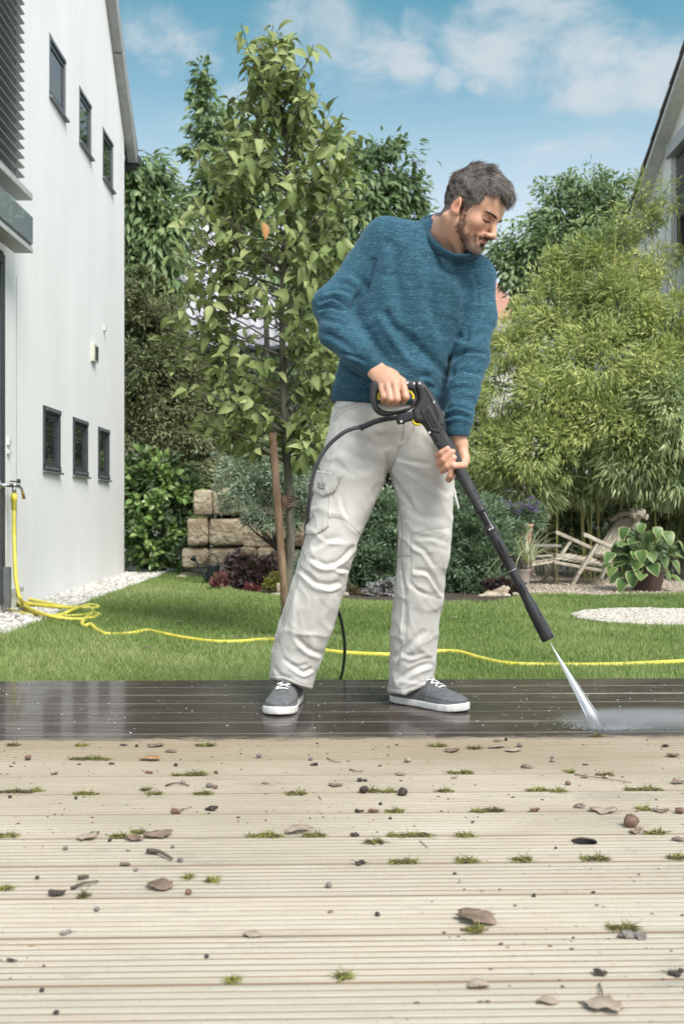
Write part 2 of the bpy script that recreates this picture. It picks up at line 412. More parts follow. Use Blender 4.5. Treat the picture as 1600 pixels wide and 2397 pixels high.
def scatter_stones(name, P, S, mat, sub=1, seed=0, flat=.6, bury=.3):
    rng = np.random.default_rng(seed); iv, jf = ico(1, sub); N = len(P)
    a = rng.uniform(0, 6.28, N); sc = np.stack([S*rng.uniform(.8, 1.4, N), S*rng.uniform(.6, 1.0, N), S*flat*rng.uniform(.7, 1.2, N)], 1)
    V = iv[None]*(1+rng.normal(size=(N, len(iv), 1))*.10)*sc[:, None, :]
    t = rng.normal(size=(N,))*.3
    Vx = V[..., 0]*np.cos(a)[:, None]-V[..., 1]*np.sin(a)[:, None]; Vy = V[..., 0]*np.sin(a)[:, None]+V[..., 1]*np.cos(a)[:, None]
    Vz = V[..., 2]+Vx*np.tan(t)[:, None]*.5
    V = np.stack([Vx, Vy, Vz], 2)+P[:, None, :]+np.array([0, 0, 1])*(S*flat*(1-bury))[:, None, None]
    Fc = (jf[None]+(np.arange(N)*len(iv))[:, None, None]).reshape(-1, 3)
    tint = np.repeat(rng.random(N), len(iv))
    return mk(name, V.reshape(-1, 3), Fc, mat, smooth=True, attrs={'tint': tint})
def stone_mat(name, cols, rough=.85):
    m, nt, b, out = bsdf_mat(name)
    at = nd(nt, 'ShaderNodeAttribute'); at.attribute_name = 'tint'
    c = ramp(nt, at.outputs['Fac'], [(i/(len(cols)-1), cc) for i, cc in enumerate(cols)])
    tc = nd(nt, 'ShaderNodeTexCoord'); nz = nd(nt, 'ShaderNodeTexNoise', i_Scale=60.0, i_Detail=4.0); lk(nt, tc.outputs[3], nz.inputs[0])
    c = mixc(nt, .3, c, nz.outputs[0], 'OVERLAY'); lk(nt, c, b.inputs['Base Color']); b.inputs['Roughness'].default_value = rough
    bp = nd(nt, 'ShaderNodeBump'); bp.inputs['Strength'].default_value = .4; bp.inputs['Distance'].default_value = .004
    lk(nt, nz.outputs[0], bp.inputs['Height']); lk(nt, bp.outputs[0], b.inputs['Normal'])
    return m
M_peb = stone_mat('white_pebble', [(.34, .32, .28), (.5, .48, .44), (.60, .58, .54), (.68, .66, .63)])
def wallx(D): return -2.44+(11.5-D)*.025
def build_pebbles():
    rng = np.random.default_rng(5)
    sheet('pebble_bed', [(-2.6, 3.3), (-1.9, 3.3), (near_l[0].x, near_l[0].y), (near_l[1].x, near_l[1].y), (near_l[2].x, near_l[2].y), (-1.9, 13.3), (-3.2, 13.3)], GZ-.008, noisy('pebble_dust', (.28, .26, .22), (.42, .40, .36), scale=40, rough=.9))
    N = 7200; y = rng.uniform(4.6, 12.9, N)
    lim = np.interp(y, [4.6, near_l[0].y, near_l[1].y, near_l[2].y, 12.9], [-1.87, near_l[0].x, near_l[1].x, near_l[2].x, near_l[2].x-.5])
    lo = np.where(y < 11.5, wallx(y)+.0, -3.0)
    x = lo+rng.random(N)*(lim-lo)
    S = rng.uniform(.011, .026, N); P = np.stack([x, y, np.full(N, GZ-.006)+rng.random(N)*.014], 1)
    tag(scatter_stones('pebbles', P, S, M_peb, 1, 2), 'white rounded pebbles lying along the foot of the white house', kind='stuff')
build_pebbles()
M_gravel = noisy('gravel', (.33, .27, .21), (.54, .47, .39), scale=70, rough=.95, bump=.9, bscale=160, detail=8)
sheet('gravel_patio', [(G(1225, 1396, GZ).x, G(1225, 1396, GZ).y), (G(1400, 1398, GZ).x, G(1400, 1398, GZ).y), (6, 8.5), (6, 13.5), (1.35, 13.5), (1.35, 10.4)], GZ+.004, M_gravel)
def build_gravel():
    rng = np.random.default_rng(15); N = 5200
    y = 8.45+(rng.random(N)**1.5)*3.2; x = rng.uniform(1.45, 3.9, N)
    ok = y > 8.55+.05*fbm(np.c_[x, y, x*0], 4, 2, 6)
    P = np.c_[x, y, np.full(N, GZ+.004)][ok]
    o = scatter_stones('gravel_stones', P, rng.uniform(.006, .014, len(P)), stone_mat('gravel_stone', [(.32, .26, .20), (.5, .43, .35), (.6, .54, .46)]), 1, 6)
    tag(o, 'loose beige gravel covering the seating area', kind='stuff')
build_gravel()
# round stepping slab of rough light stone setts, part of the ground
M_slab = noisy('rough_light_stone', (.44, .40, .34), (.66, .62, .55), scale=45, rough=.9, bump=.8, bscale=90, detail=8)
def build_slab():
    n = 96; V = []; rng = random.Random(4)
    rr = [1+.02*math.sin(k*.9)+.014*rng.uniform(-1, 1) for k in range(n)]
    for s, z in ((1.0, GZ-.01), (1.0, GZ+.022), (.975, GZ+.030)):
        for k in range(n):
            a = 2*math.pi*k/n; V.append((slab_c.x+slab_r[0]*s*rr[k]*math.cos(a), slab_c.y+slab_r[1]*s*rr[k]*math.sin(a), z))
    Fc = [(i*n+k, i*n+(k+1) % n, (i+1)*n+(k+1) % n, (i+1)*n+k) for i in range(2) for k in range(n)]+[tuple(2*n+k for k in range(n))]
    o = mk('round_paving', V, Fc, M_slab); tag(o, kind='structure')
    rg = np.random.default_rng(3); N = 2600; r = np.sqrt(rg.random(N))*.95; a = rg.uniform(0, 6.28, N)
    P = np.c_[slab_c.x+slab_r[0]*r*np.cos(a), slab_c.y+slab_r[1]*r*np.sin(a), np.full(N, GZ+.024)]
    st = scatter_stones('paving_chips', P, rg.uniform(.010, .020, N), stone_mat('chip', [(.38, .34, .28), (.52, .48, .42), (.60, .57, .51)]), 1, 8, flat=.4, bury=.5)
    tag(st, 'pale stone chips on the round paved spot in the lawn', kind='stuff')
build_slab()
# ---------------------------------------------------------------- deck
ROT = math.radians(1.43); DECK_Y = 3.692; PITCH = .1485
deck = bpy.data.objects.new('deck', None); COL.objects.link(deck); tag(deck, 'grooved timber terrace deck, wet and dark at the back, dry and pale in front', kind='structure')
deck.location = (0, DECK_Y, 0); deck.rotation_euler = (0, 0, ROT)
def deck_mat():
    m, nt, b, out = bsdf_mat('grooved_timber')
    tc = nd(nt, 'ShaderNodeTexCoord'); tc.object = deck; P = tc.outputs['Object']
    sep = nd(nt, 'ShaderNodeSeparateXYZ'); lk(nt, P, sep.inputs[0])
    def noise(scale, st, det=5, rough=.6, loc=(0, 0, 0)):
        mp = nd(nt, 'ShaderNodeMapping'); mp.inputs['Scale'].default_value = st; mp.inputs['Location'].default_value = loc; lk(nt, P, mp.inputs[0])
        n = nd(nt, 'ShaderNodeTexNoise', i_Scale=scale, i_Detail=det, i_Roughness=rough); lk(nt, mp.outputs[0], n.inputs[0]); return n.outputs[0]
    grain = noise(3, (1.2, 90, 20), 8, .65); grain2 = noise(14, (1, 14, 4), 6, .7, (3, 1, 0)); patch = noise(1.6, (1, 2.2, 1), 5, .55); spk = noise(170, (1, 1, 1), 3)
    oi = nd(nt, 'ShaderNodeObjectInfo')
    c = ramp(nt, grain, [(.28, (.37, .31, .235)), (.5, (.49, .435, .355)), (.72, (.60, .555, .475))])
    c = mixc(nt, ramp(nt, grain2, [(.45, (0, 0, 0)), (.75, (.55,)*3)]), c, (.40, .335, .25))
    c = mixc(nt, ramp(nt, patch, [(.46, (0, 0, 0)), (.66, (.45,)*3)]), c, (.42, .395, .325))
    c = mixc(nt, ramp(nt, spk, [(.62, (0, 0, 0)), (.72, (.65,)*3)]), c, (.22, .16, .11))
    sm_ = noise(11, (1, 7, 1), 8, .75, (1, 9, 0)); c = mixc(nt, ramp(nt, sm_, [(.58, (0, 0, 0)), (.70, (.5,)*3)]), c, (.33, .25, .165))
    hs = nd(nt, 'ShaderNodeHueSaturation'); lk(nt, math_n(nt, 'ADD', math_n(nt, 'MULTIPLY', oi.outputs['Random'], .14), .93), hs.inputs['Value']); lk(nt, c, hs.inputs['Color']); c = hs.outputs[0]
    # grey stains with an outline of their own, and a darker tan band along the board edges
    stn = noise(2.6, (1, 3.2, 1), 9, .72, (7, 2, 0)); c = mixc(nt, ramp(nt, stn, [(.57, (0, 0, 0)), (.64, (.55,)*3)]), c, (.27, .255, .225))
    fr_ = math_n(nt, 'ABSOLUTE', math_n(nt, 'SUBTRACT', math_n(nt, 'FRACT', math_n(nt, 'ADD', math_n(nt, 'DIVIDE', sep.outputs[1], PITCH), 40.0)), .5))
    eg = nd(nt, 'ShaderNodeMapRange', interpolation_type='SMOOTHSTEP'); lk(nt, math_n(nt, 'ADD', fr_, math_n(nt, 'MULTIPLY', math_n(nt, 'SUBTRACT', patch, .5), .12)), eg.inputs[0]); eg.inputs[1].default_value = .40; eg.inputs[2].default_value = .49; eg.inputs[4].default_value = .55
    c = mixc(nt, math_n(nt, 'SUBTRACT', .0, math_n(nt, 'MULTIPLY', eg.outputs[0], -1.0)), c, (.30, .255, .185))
    # dirt lying in the grooves
    dirt = math_n(nt, 'LESS_THAN', sep.outputs[2], -.0011)
    c = mixc(nt, math_n(nt, 'MULTIPLY', dirt, .8), c, (.20, .135, .085))
    # damp strip towards the wet boards, and the wet part itself
    wob = math_n(nt, 'MULTIPLY', math_n(nt, 'SUBTRACT', noise(9, (1, 4, 1), 7, .75), .5), .20)
    yy = math_n(nt, 'ADD', sep.outputs[1], wob)
    wet = nd(nt, 'ShaderNodeMapRange', interpolation_type='SMOOTHSTEP'); lk(nt, yy, wet.inputs[0]); wet.inputs[1].default_value = -.985; wet.inputs[2].default_value = -.925
    damp = nd(nt, 'ShaderNodeMapRange'); lk(nt, math_n(nt, 'ADD', yy, math_n(nt, 'MULTIPLY', math_n(nt, 'SUBTRACT', patch, .5), 1.6)), damp.inputs[0]); damp.inputs[1].default_value = -1.95; damp.inputs[2].default_value = -.98; damp.inputs[3].default_value = 0; damp.inputs[4].default_value = .80
    c = mixc(nt, damp.outputs[0], c, (.27, .215, .14))
    wc = ramp(nt, grain, [(.3, (.018, .014, .012)), (.55, (.056, .041, .034)), (.8, (.13, .10, .084))]); wc = mixc(nt, math_n(nt, 'MULTIPLY', eg.outputs[0], 1.2), wc, (.16, .14, .125)); wc = mixc(nt, ramp(nt, patch, [(.5, (0, 0, 0)), (.7, (.6,)*3)]), wc, (.12, .10, .075))
    c = mixc(nt, wet.outputs[0], c, wc)
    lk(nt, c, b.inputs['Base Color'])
    pud = noise(7, (1, 6, 1), 5, .6)
    rw = nd(nt, 'ShaderNodeMapRange'); lk(nt, pud, rw.inputs[0]); rw.inputs[1].default_value = .35; rw.inputs[2].default_value = .6; rw.inputs[3].default_value = .04; rw.inputs[4].default_value = .30
    rg = nd(nt, 'ShaderNodeMix'); lk(nt, wet.outputs[0], rg.inputs[0]); rg.inputs[2].default_value = .82; lk(nt, rw.outputs[0], rg.inputs[3]); lk(nt, rg.outputs[0], b.inputs['Roughness'])
    b.inputs['IOR'].default_value = 1.36
    lk(nt, math_n(nt, 'MULTIPLY', wet.outputs[0], .5), b.inputs['Coat Weight']); b.inputs['Coat Roughness'].default_value = .06; b.inputs['Coat IOR'].default_value = 1.33
    bp = nd(nt, 'ShaderNodeBump'); bp.inputs['Distance'].default_value = .002
    lk(nt, math_n(nt, 'ADD', grain, math_n(nt, 'MULTIPLY', spk, .5)), bp.inputs['Height']); lk(nt, math_n(nt, 'SUBTRACT', .55, math_n(nt, 'MULTIPLY', wet.outputs[0], .46)), bp.inputs['Strength']); lk(nt, bp.outputs[0], b.inputs['Normal'])
    return m
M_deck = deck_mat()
def board_mesh(w=.1440, holes=None, L=1.0):
    prof = []                       # y,z from far edge to near edge, top surface
    z0, r = 0, .0035
    prof += [(w/2, -.027), (w/2, -r), (w/2-r*.3, -r*.35), (w/2-r, 0)]
    g = 7; p = .01785
    for k in range(g):
        y = (g-1)/2*p-k*p
        prof += [(y+.0034, 0), (y+.0026, -.0005), (y+.0017, -.0032), (y-.0017, -.0032), (y-.0026, -.0005), (y-.0034, 0)]
    prof += [(-w/2+r, 0), (-w/2+r*.3, -r*.35), (-w/2, -r), (-w/2, -.027)]
    return prof
BP = board_mesh()
def add_board(yc, x0, x1, nx=2, dz=0):
    V = []; n = len(BP); xs = np.linspace(x0, x1, nx)
    for x in xs:
        for (y, z) in BP: V.append((x, yc+y, z+dz))
    Fc = []
    for i in range(len(xs)-1):
        for j in range(n-1): Fc.append((i*n+j, i*n+j+1, (i+1)*n+j+1, (i+1)*n+j))
        Fc.append((i*n+n-1, i*n, (i+1)*n, (i+1)*n+n-1))
    Fc += [tuple(range(n-1, -1, -1)), tuple((len(xs)-1)*n+j for j in range(n))]
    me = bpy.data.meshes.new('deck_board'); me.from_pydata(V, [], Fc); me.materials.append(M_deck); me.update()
    o = bpy.data.objects.new('deck_board', me); COL.objects.link(o); o.parent = deck
    return o
hole_c = None
def build_deck():
    rng = random.Random(2)
    yl = 0.0-PITCH/2
    for k in range(22):
        y = yl-k*PITCH; dz = rng.uniform(-.0008, .0004)
        if k == 12:    # the board with the round hole
            add_holed(y, dz)
        elif k in (4, 9, 19):
            xj = rng.choice((1.6, 2.1)); add_board(y, -2.25, xj, dz=dz); add_board(y, xj+.003, 4.5, dz=dz)
        else: add_board(y, -2.25, 4.5, dz=dz)
    M_jo = noisy('joist_timber', (.03, .025, .02), (.06, .05, .04), scale=20, rough=.9)
    for x in np.arange(-2.1, 4.5, .6):
        o = mk('joist', *[q for q in box_vf((x, -1.65, -.075), (.06, 3.2, .09))], M_jo); o.parent = deck
    M_fa = M_deck
    o = mk('fascia_board', *box_vf((1.1, .0125+.002, -.055), (6.7, .022, .1)), M_fa); o.parent = deck
def box_vf(c, s):
    b = MB().box(c, s); return np.concatenate(b.v), b.f
HR = .0245
def add_holed(yc, dz):
    """board mesh with a real round hole through it"""
    # hole centre in deck coordinates
    p = Vector(((1366-CX)/F*1.880, 1.8805-DECK_Y, 0)); p.rotate(Euler((0, 0, -ROT)))
    hx, hy = p.x, p.y
    o1 = add_board(yc, -2.25, hx-.06, dz=dz); o2 = add_board(yc, hx+.06, 4.5, dz=dz)
    # middle piece: boolean-free, fine grid with the hole's columns cut
    N = 49; xs = np.linspace(hx-.06, hx+.06, N); n = len(BP); V = []; Fc = []
    for x in xs:
        d = HR**2-(x-hx)**2; half = math.sqrt(d) if d > 0 else 0
        for (y, z) in BP:
            V.append((x, yc+y, z+dz))
    keep = lambda i, j: not (z_in(i, j))
    def z_in(i, j):
        x = (xs[i]+xs[i+1])/2; ym = yc+(BP[j][0]+BP[j+1][0])/2
        return (x-hx)**2+(ym-hy)**2 < HR**2 and BP[j][1] > -.02 and BP[j+1][1] > -.02
    for i in range(N-1):
        for j in range(n-1):
            if keep(i, j): Fc.append((i*n+j, i*n+j+1, (i+1)*n+j+1, (i+1)*n+j))
    # hole wall and rim
    m = 48; b0 = len(V)
    for s, z in ((1.10, .0004), (1.0, .0002), (1.0, -.027)):
        for k in range(m):
            a = 2*math.pi*k/m; V.append((hx+HR*s*math.cos(a), hy+HR*s*math.sin(a), z+dz))
    for i in range(2):
        for k in range(m): Fc.append((b0+i*m+k, b0+i*m+(k+1) % m, b0+(i+1)*m+(k+1) % m, b0+(i+1)*m+k))
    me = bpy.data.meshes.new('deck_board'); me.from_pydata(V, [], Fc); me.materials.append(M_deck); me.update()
    o = bpy.data.objects.new('deck_board', me); COL.objects.link(o); o.parent = deck
    cup = MB(); 
    v, f = lathe([(HR*.99, -.003), (HR*.97, -.03), (HR*.5, -.034), (0.001, -.035)], (hx, hy, 0), 32); cup.add(v, f)
    c = cup.build('hole_lining', plain('black_hole_lining', (.03, .026, .024), .6)); c.parent = deck
build_deck()
# water droplets / puddles on the wet boards
def build_drops():
    rng = np.random.default_rng(9); N = 260
    M, nt, b, out = bsdf_mat('water_bead'); b.inputs['Base Color'].default_value = (.75, .78, .8, 1); b.inputs['Roughness'].default_value = .05
    b.inputs['Transmission Weight'].default_value = .6; b.inputs['IOR'].default_value = 1.33
    y = rng.uniform(2.78, 3.66, N); x = rng.uniform(-1.3, 1.4, N); P = np.c_[x, y, np.full(N, .0003)]
    o = scatter_stones('water_beads', P, rng.uniform(.0012, .0042, N), M, 1, 4, flat=.35, bury=.4)
    tag(o, 'small water beads standing on the wet boards', kind='stuff')
build_drops()
# ---------------------------------------------------------------- white house on the left
house = thing('house', 'white rendered house with small grey framed windows at the left edge', 'house', (-2.5, 8, GZ))
M_wall = noisy('white_render', (.78, .77, .755), (.85, .84, .825), scale=1.6, rough=.92, bump=.35, bscale=110, detail=8, stretch=(1, 1, .35), bdist=.004)
M_anth = plain('anthracite_metal', (.075, .08, .09), .45, .3)
M_grey = plain('grey_metal', (.22, .23, .24), .5, .4)
M_pane = glass_mat('dark_pane')
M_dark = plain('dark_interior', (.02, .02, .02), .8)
def on_wall(px): return -2.1525/((px-CX)/F+.025)
def wz(py, D): return CH+(CY-py)/F*D
def hp(s, z, out=0.0): return (wallx(s)+out, s+out*.025, z)      # point on the wall: s along it (depth), z, out from it
wins = []
for (x0, x1, zt, zb) in ((115, 153, 4.48, 3.97), (185, 213, 4.49, 3.98), (240, 264, 4.5, 3.99), (100, 139, 1.45, .935), (170, 203.5, 1.45, .935), (229, 254, 1.45, .935)):
    wins.append((on_wall(x0), on_wall(x1), zb, zt))
DOOR = (5.35, 7.05, -.02, 2.37); UPW = (5.4, 6.88, 2.85, 5.3)
RIDGE_S, EAVE_Z, SL = 6.9, 4.86, 1.03
def roof_z(s): return EAVE_Z+(11.5-s)*SL if s > RIDGE_S else EAVE_Z+(11.5-RIDGE_S)*SL-(RIDGE_S-s)*SL
def build_house():
    outer = [(2.3, GZ-.05), (11.5, GZ-.05), (11.5, EAVE_Z), (RIDGE_S, roof_z(RIDGE_S)), (2.3, roof_z(2.3))]
    holes = [[(a, b), (a, d), (c, d), (c, b)] for (a, c, b, d) in wins+[(DOOR[0], DOOR[1], DOOR[2], DOOR[3]), UPW]]
    loops = [outer]+holes
    tri = tessellate_polygon([[Vector((p[0], p[1], 0)) for p in l] for l in loops])
    flat = [p for l in loops for p in l]
    V = [hp(s, z) for s, z in flat]; Fc = [tuple(t) for t in tri]
    n = len(V)
    # reveals, 12 cm deep
    V += [hp(s, z, -.14) for s, z in flat]; k = len(outer)
    for h in holes:
        for i in range(4): Fc.append((k+i, k+(i+1) % 4, n+k+(i+1) % 4, n+k+i))
        k += 4
    # corner return and back walls
    b = len(V)
    V += [hp(11.5, GZ-.05), hp(11.5, EAVE_Z), (-12, 11.5, EAVE_Z), (-12, 11.5, GZ-.05), hp(2.3, GZ-.05), hp(2.3, roof_z(2.3)), (-12, 2.3, roof_z(2.3)), (-12, 2.3, GZ-.05)]
    Fc += [(b, b+1, b+2, b+3), (b+4, b+5, b+6, b+7)]
    mk('wall', V, Fc, M_wall, house)
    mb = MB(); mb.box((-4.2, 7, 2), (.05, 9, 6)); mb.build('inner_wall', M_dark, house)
    # roof
    mb = MB()
    for (s0, s1) in ((11.72, RIDGE_S), (2.1, RIDGE_S)):
        z0, z1 = (roof_z(11.5)-.22*SL, roof_z(RIDGE_S)) if s0 > 5 else (roof_z(2.3)-.2*SL, roof_z(RIDGE_S))
        a = Vector((-7, s0, z0+.09)); c = Vector((-7, s1, z1+.09))
        d = (c-a).normalized(); nrm = Vector((0, -d.z, d.y)) if d.y > 0 else Vector((0, d.z, -d.y))
        if nrm.z < 0: nrm = -nrm
        xr = -2.34
        q = [Vector((-12, s0, z0+.05)), Vector((xr, s0, z0+.05)), Vector((xr, s1, z1+.05)), Vector((-12, s1, z1+.05))]
        mb.add([tuple(p) for p in q]+[tuple(p+nrm*.10) for p in q], [(0, 1, 2, 3), (4, 7, 6, 5), (0, 4, 5, 1), (1, 5, 6, 2), (2, 6, 7, 3), (3, 7, 4, 0)])
    mb.build('roof', plain('dark_roof_covering', (.06, .06, .062), .7), house)
    mb = MB()          # grey verge board, two lengths with a joint
    for (sa, sb) in ((11.74, 10.9), (10.89, 8.9), (8.89, RIDGE_S)):
        mb.beam(hp(sa, roof_z(sa)+.03, .055), hp(sb, roof_z(sb)+.03, .055), .10, .15, up=(0, 1, 1))
    mb.build('verge', plain('verge_metal', (.36, .36, .35), .5, .2), house)
    mb = MB(); mb.tube([(-12, 11.82, EAVE_Z-.26), (-2.36, 11.82, EAVE_Z-.26)], .06, 10); mb.build('gutter', M_anth, house)
    mb = MB(); mb.box(hp(11.78, EAVE_Z-.22, .05), (.16, .14, .09)); mb.build('eave_box', M_anth, house)
    # windows
    for i, (a, c, b, d) in enumerate(wins):
        up = i < 3; fw = .034 if i < 3 else .045
        fr = MB(); yc = (a+c)/2; zc = (b+d)/2; o_ = .012 if not up else .004
        for (s, z, ds, dz) in ((yc, b+fw/2, c-a, fw), (yc, d-fw/2, c-a, fw), (a+fw/2, zc, fw, d-b-2*fw), (c-fw/2, zc, fw, d-b-2*fw)):
            fr.box(hp(s, z, o_-.015), (.03, ds, dz))
        w_ = fr.build('window', M_anth if not up else plain('window_grey', (.14, .15, .165), .45, .3), house, bevel=.004)
        ins = MB()
        for (s, z, ds, dz) in ((yc, b+fw+.02, c-a-2*fw, .04), (yc, d-fw-.02, c-a-2*fw, .04), (a+fw+.015, zc, .03, d-b-2*fw-.08), (c-fw-.02, zc, .04, d-b-2*fw-.08)):
            ins.box(hp(s, z, -.020), (.018, ds*(1 if ds > .1 else .7), dz))
        sub(ins.build('sash', M_anth, w_), house)
        p = MB(); p.box(hp(yc, zc, -.024), (.008, c-a-2*fw-.01, d-b-2*fw-.01)); sub(p.build('pane', M_pane, w_), house)
        s_ = MB(); s_.box(hp(yc, b-.012, .008), (.045, c-a+.02, .018)); sub(s_.build('sill', M_grey, w_, bevel=.003), house)
        if not up:
            for sgn in (1, -1):
                lt = MB(); lt.box(hp(yc, zc+sgn*((d-b)/2-fw*.5), .003+o_), (.01, (c-a)*.72, .018)); sub(lt.build('slotted_strip', M_grey, w_), house)
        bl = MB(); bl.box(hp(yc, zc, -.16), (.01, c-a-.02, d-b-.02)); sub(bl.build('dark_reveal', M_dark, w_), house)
def sub(o, root):
    o.location = (0, 0, 0); return o
build_house()
def build_house2():
    # door
    a, c, b, d = DOOR
    mb = MB()
    for (s, z, ds, dz) in ((c-.045, (b+d)/2, .09, d-b), ((a+c)/2, d-.04, c-a-.18, .08), (a+.045, (b+d)/2, .09, d-b), ((a+c)/2, b+.03, c-a-.18, .06)):
        mb.box(hp(s, z, -.03), (.09, ds, dz))
    dr = mb.build('door', M_anth, house, bevel=.004)
    p = MB(); p.box(hp((a+c)/2, (b+d)/2, -.06), (.01, c-a-.1, d-b-.1)); sub(p.build('pane', M_pane, dr), house)
    # upper window behind the louvres
    a, c, b, d = UPW
    mb = MB()
    for (s, z, ds, dz) in ((c-.04, (b+d)/2, .08, d-b), (a+.04, (b+d)/2, .08, d-b), ((a+c)/2, b+.04, c-a-.16, .08), ((a+c)/2, d-.04, c-a-.16, .08)):
        mb.box(hp(s, z, -.06), (.08, ds, dz))
    w_ = mb.build('window', M_anth, house)
    p = MB(); p.box(hp((a+c)/2, (b+d)/2, -.09), (.01, c-a-.1, d-b-.1)); sub(p.build('pane', M_pane, w_), house)
    # external louvre blind
    M_slat = plain('louvre_metal', (.30, .30, .29), .4, .5)
    fr = MB(); 
    fr.box(hp(5.90, 2.80, .085), (.12, 2.5, .045))
    bl = fr.build('louvre_blind', plain('louvre_frame', (.5, .5, .48), .5, .2), house, bevel=.003)
    cg = MB(); cg.tube([hp(7.0, 2.8, .10), hp(7.0, 5.6, .10)], .003, 6); sub(cg.build('guide_cable', M_grey, bl), house)
    me = None; z = 2.87; R = Euler((0, math.radians(-6), 0)).to_matrix()
    while z < 5.6:
        s_ = MB(); s_.box((0, 0, 0), (.088, 2.45, .006), R)
        if me is None: o = mk('slat', np.concatenate(s_.v), s_.f, M_slat); me = o.data
        else: o = bpy.data.objects.new('slat', me); COL.objects.link(o)
        o.parent = bl; o.location = hp(5.93, z, .075); o.rotation_euler = (0, 0, math.radians(1.43)); z += .067
    g = MB(); g.box(hp(5.92, 2.565, .14), (.012, 2.46, .19)); gm, nt, b_, out = bsdf_mat('balustrade_glass')
    b_.inputs['Base Color'].default_value = (.22, .26, .27, 1); b_.inputs['Roughness'].default_value = .03; b_.inputs['Specular IOR Level'].default_value = .9
    g.build('balustrade_glass', gm, house, bevel=.002)
    g = MB(); g.box(hp(5.86, 2.455, .125), (.04, 2.5, .024)); g.build('balustrade_rail', M_anth, house)
    g = MB(); g.box(hp(5.86, 2.420, .09), (.13, 2.52, .035)); g.build('balcony_edge', plain('light_grey_metal', (.5, .5, .48), .5, .1), house, bevel=.003)
    # joint line, vent, small fittings
    g = MB(); g.box(hp(on_wall(38), 1.1, .001), (.004, .008, 2.4)); g.build('wall_joint', plain('joint', (.35, .35, .34), .8), house)
    g = MB(); D = on_wall(217); g.box(hp(D, wz(827, D), .015), (.04, .17, .17)); v = g.build('wall_vent', plain('cream_plastic', (.6, .58, .5), .5), house, bevel=.004)
    g = MB()
    for k in range(7): g.box(hp(D+.015, wz(827, D)-.06+k*.02, .037), (.008, .12, .009))
    sub(g.build('vent_slot', M_dark, v), house)
    g = MB(); D = on_wall(243); g.box(hp(D, wz(768, D), .012), (.03, .05, .05)); g.tube([hp(D, wz(775, D), .02), hp(D, wz(790, D), .03)], .006, 6); g.build('wall_hook', plain('white_fitting', (.55, .55, .55), .5), house)
    g = MB(); D = on_wall(18); g.box(hp(D, wz(1034, D), .01), (.02, .05, .05)); g.box(hp(D, wz(1058, D), .01), (.02, .05, .03)); g.build('wall_socket', plain('socket', (.62, .62, .61), .5), house, bevel=.003)
    g = MB(); D = on_wall(25); g.box(hp(D, wz(1384, D), .012), (.03, .42, .035)); g.build('base_strip', plain('strip', (.45, .46, .46), .6), house)
    g = MB(); D = on_wall(5); g.box(hp(D, wz(1375, D), .03), (.05, .05, .28)); g.build('drain_pipe', M_grey, house)
    # tap
    t = MB(); D = 6.98; zt = wz(1137, 7.08)
    R = Euler((0, math.pi/2, ROT)).to_matrix()
    v, f = lathe([(.0, 0), (.032, 0), (.030, .012), (.013, .02), (.012, .09), (.016, .095), (.016, .12), (0, .122)], hp(D-.02, zt, 0), 14, R); t.add(v, f)
    t.tube([hp(D, zt, .06), hp(D+.10, zt, .065), hp(D+.2, zt+.0, .07)], .013, 8)
    t.tube([hp(D+.1, zt, .065), hp(D+.1, zt-.055, .065)], .014, 8)
    t.tube([hp(D+.19, zt, .07), hp(D+.26, zt-.015, .07), hp(D+.3, zt-.06, .072)], .010, 8)
    tp = t.build('tap', plain('chrome', (.55, .56, .57), .25, .9), house, smooth=True)
    
    for bx_ in ((hp(D+.1, zt+.03, .065), (.045, .05, .010)), (hp(D+.2, zt+.035, .07), (.012, .05, .03))): h = MB(); h.box(*bx_); sub(h.build('tap_handle', M_anth, tp, bevel=.003), house)
    h = MB(); h.tube([hp(D+.29, zt-.05, .072), hp(D+.315, zt-.085, .073)], .012, 8); sub(h.build('brass_spout', plain('brass', (.45, .30, .08), .3, .8), tp), house)
    return D, zt
TAP_D, TAP_Z = build_house2()
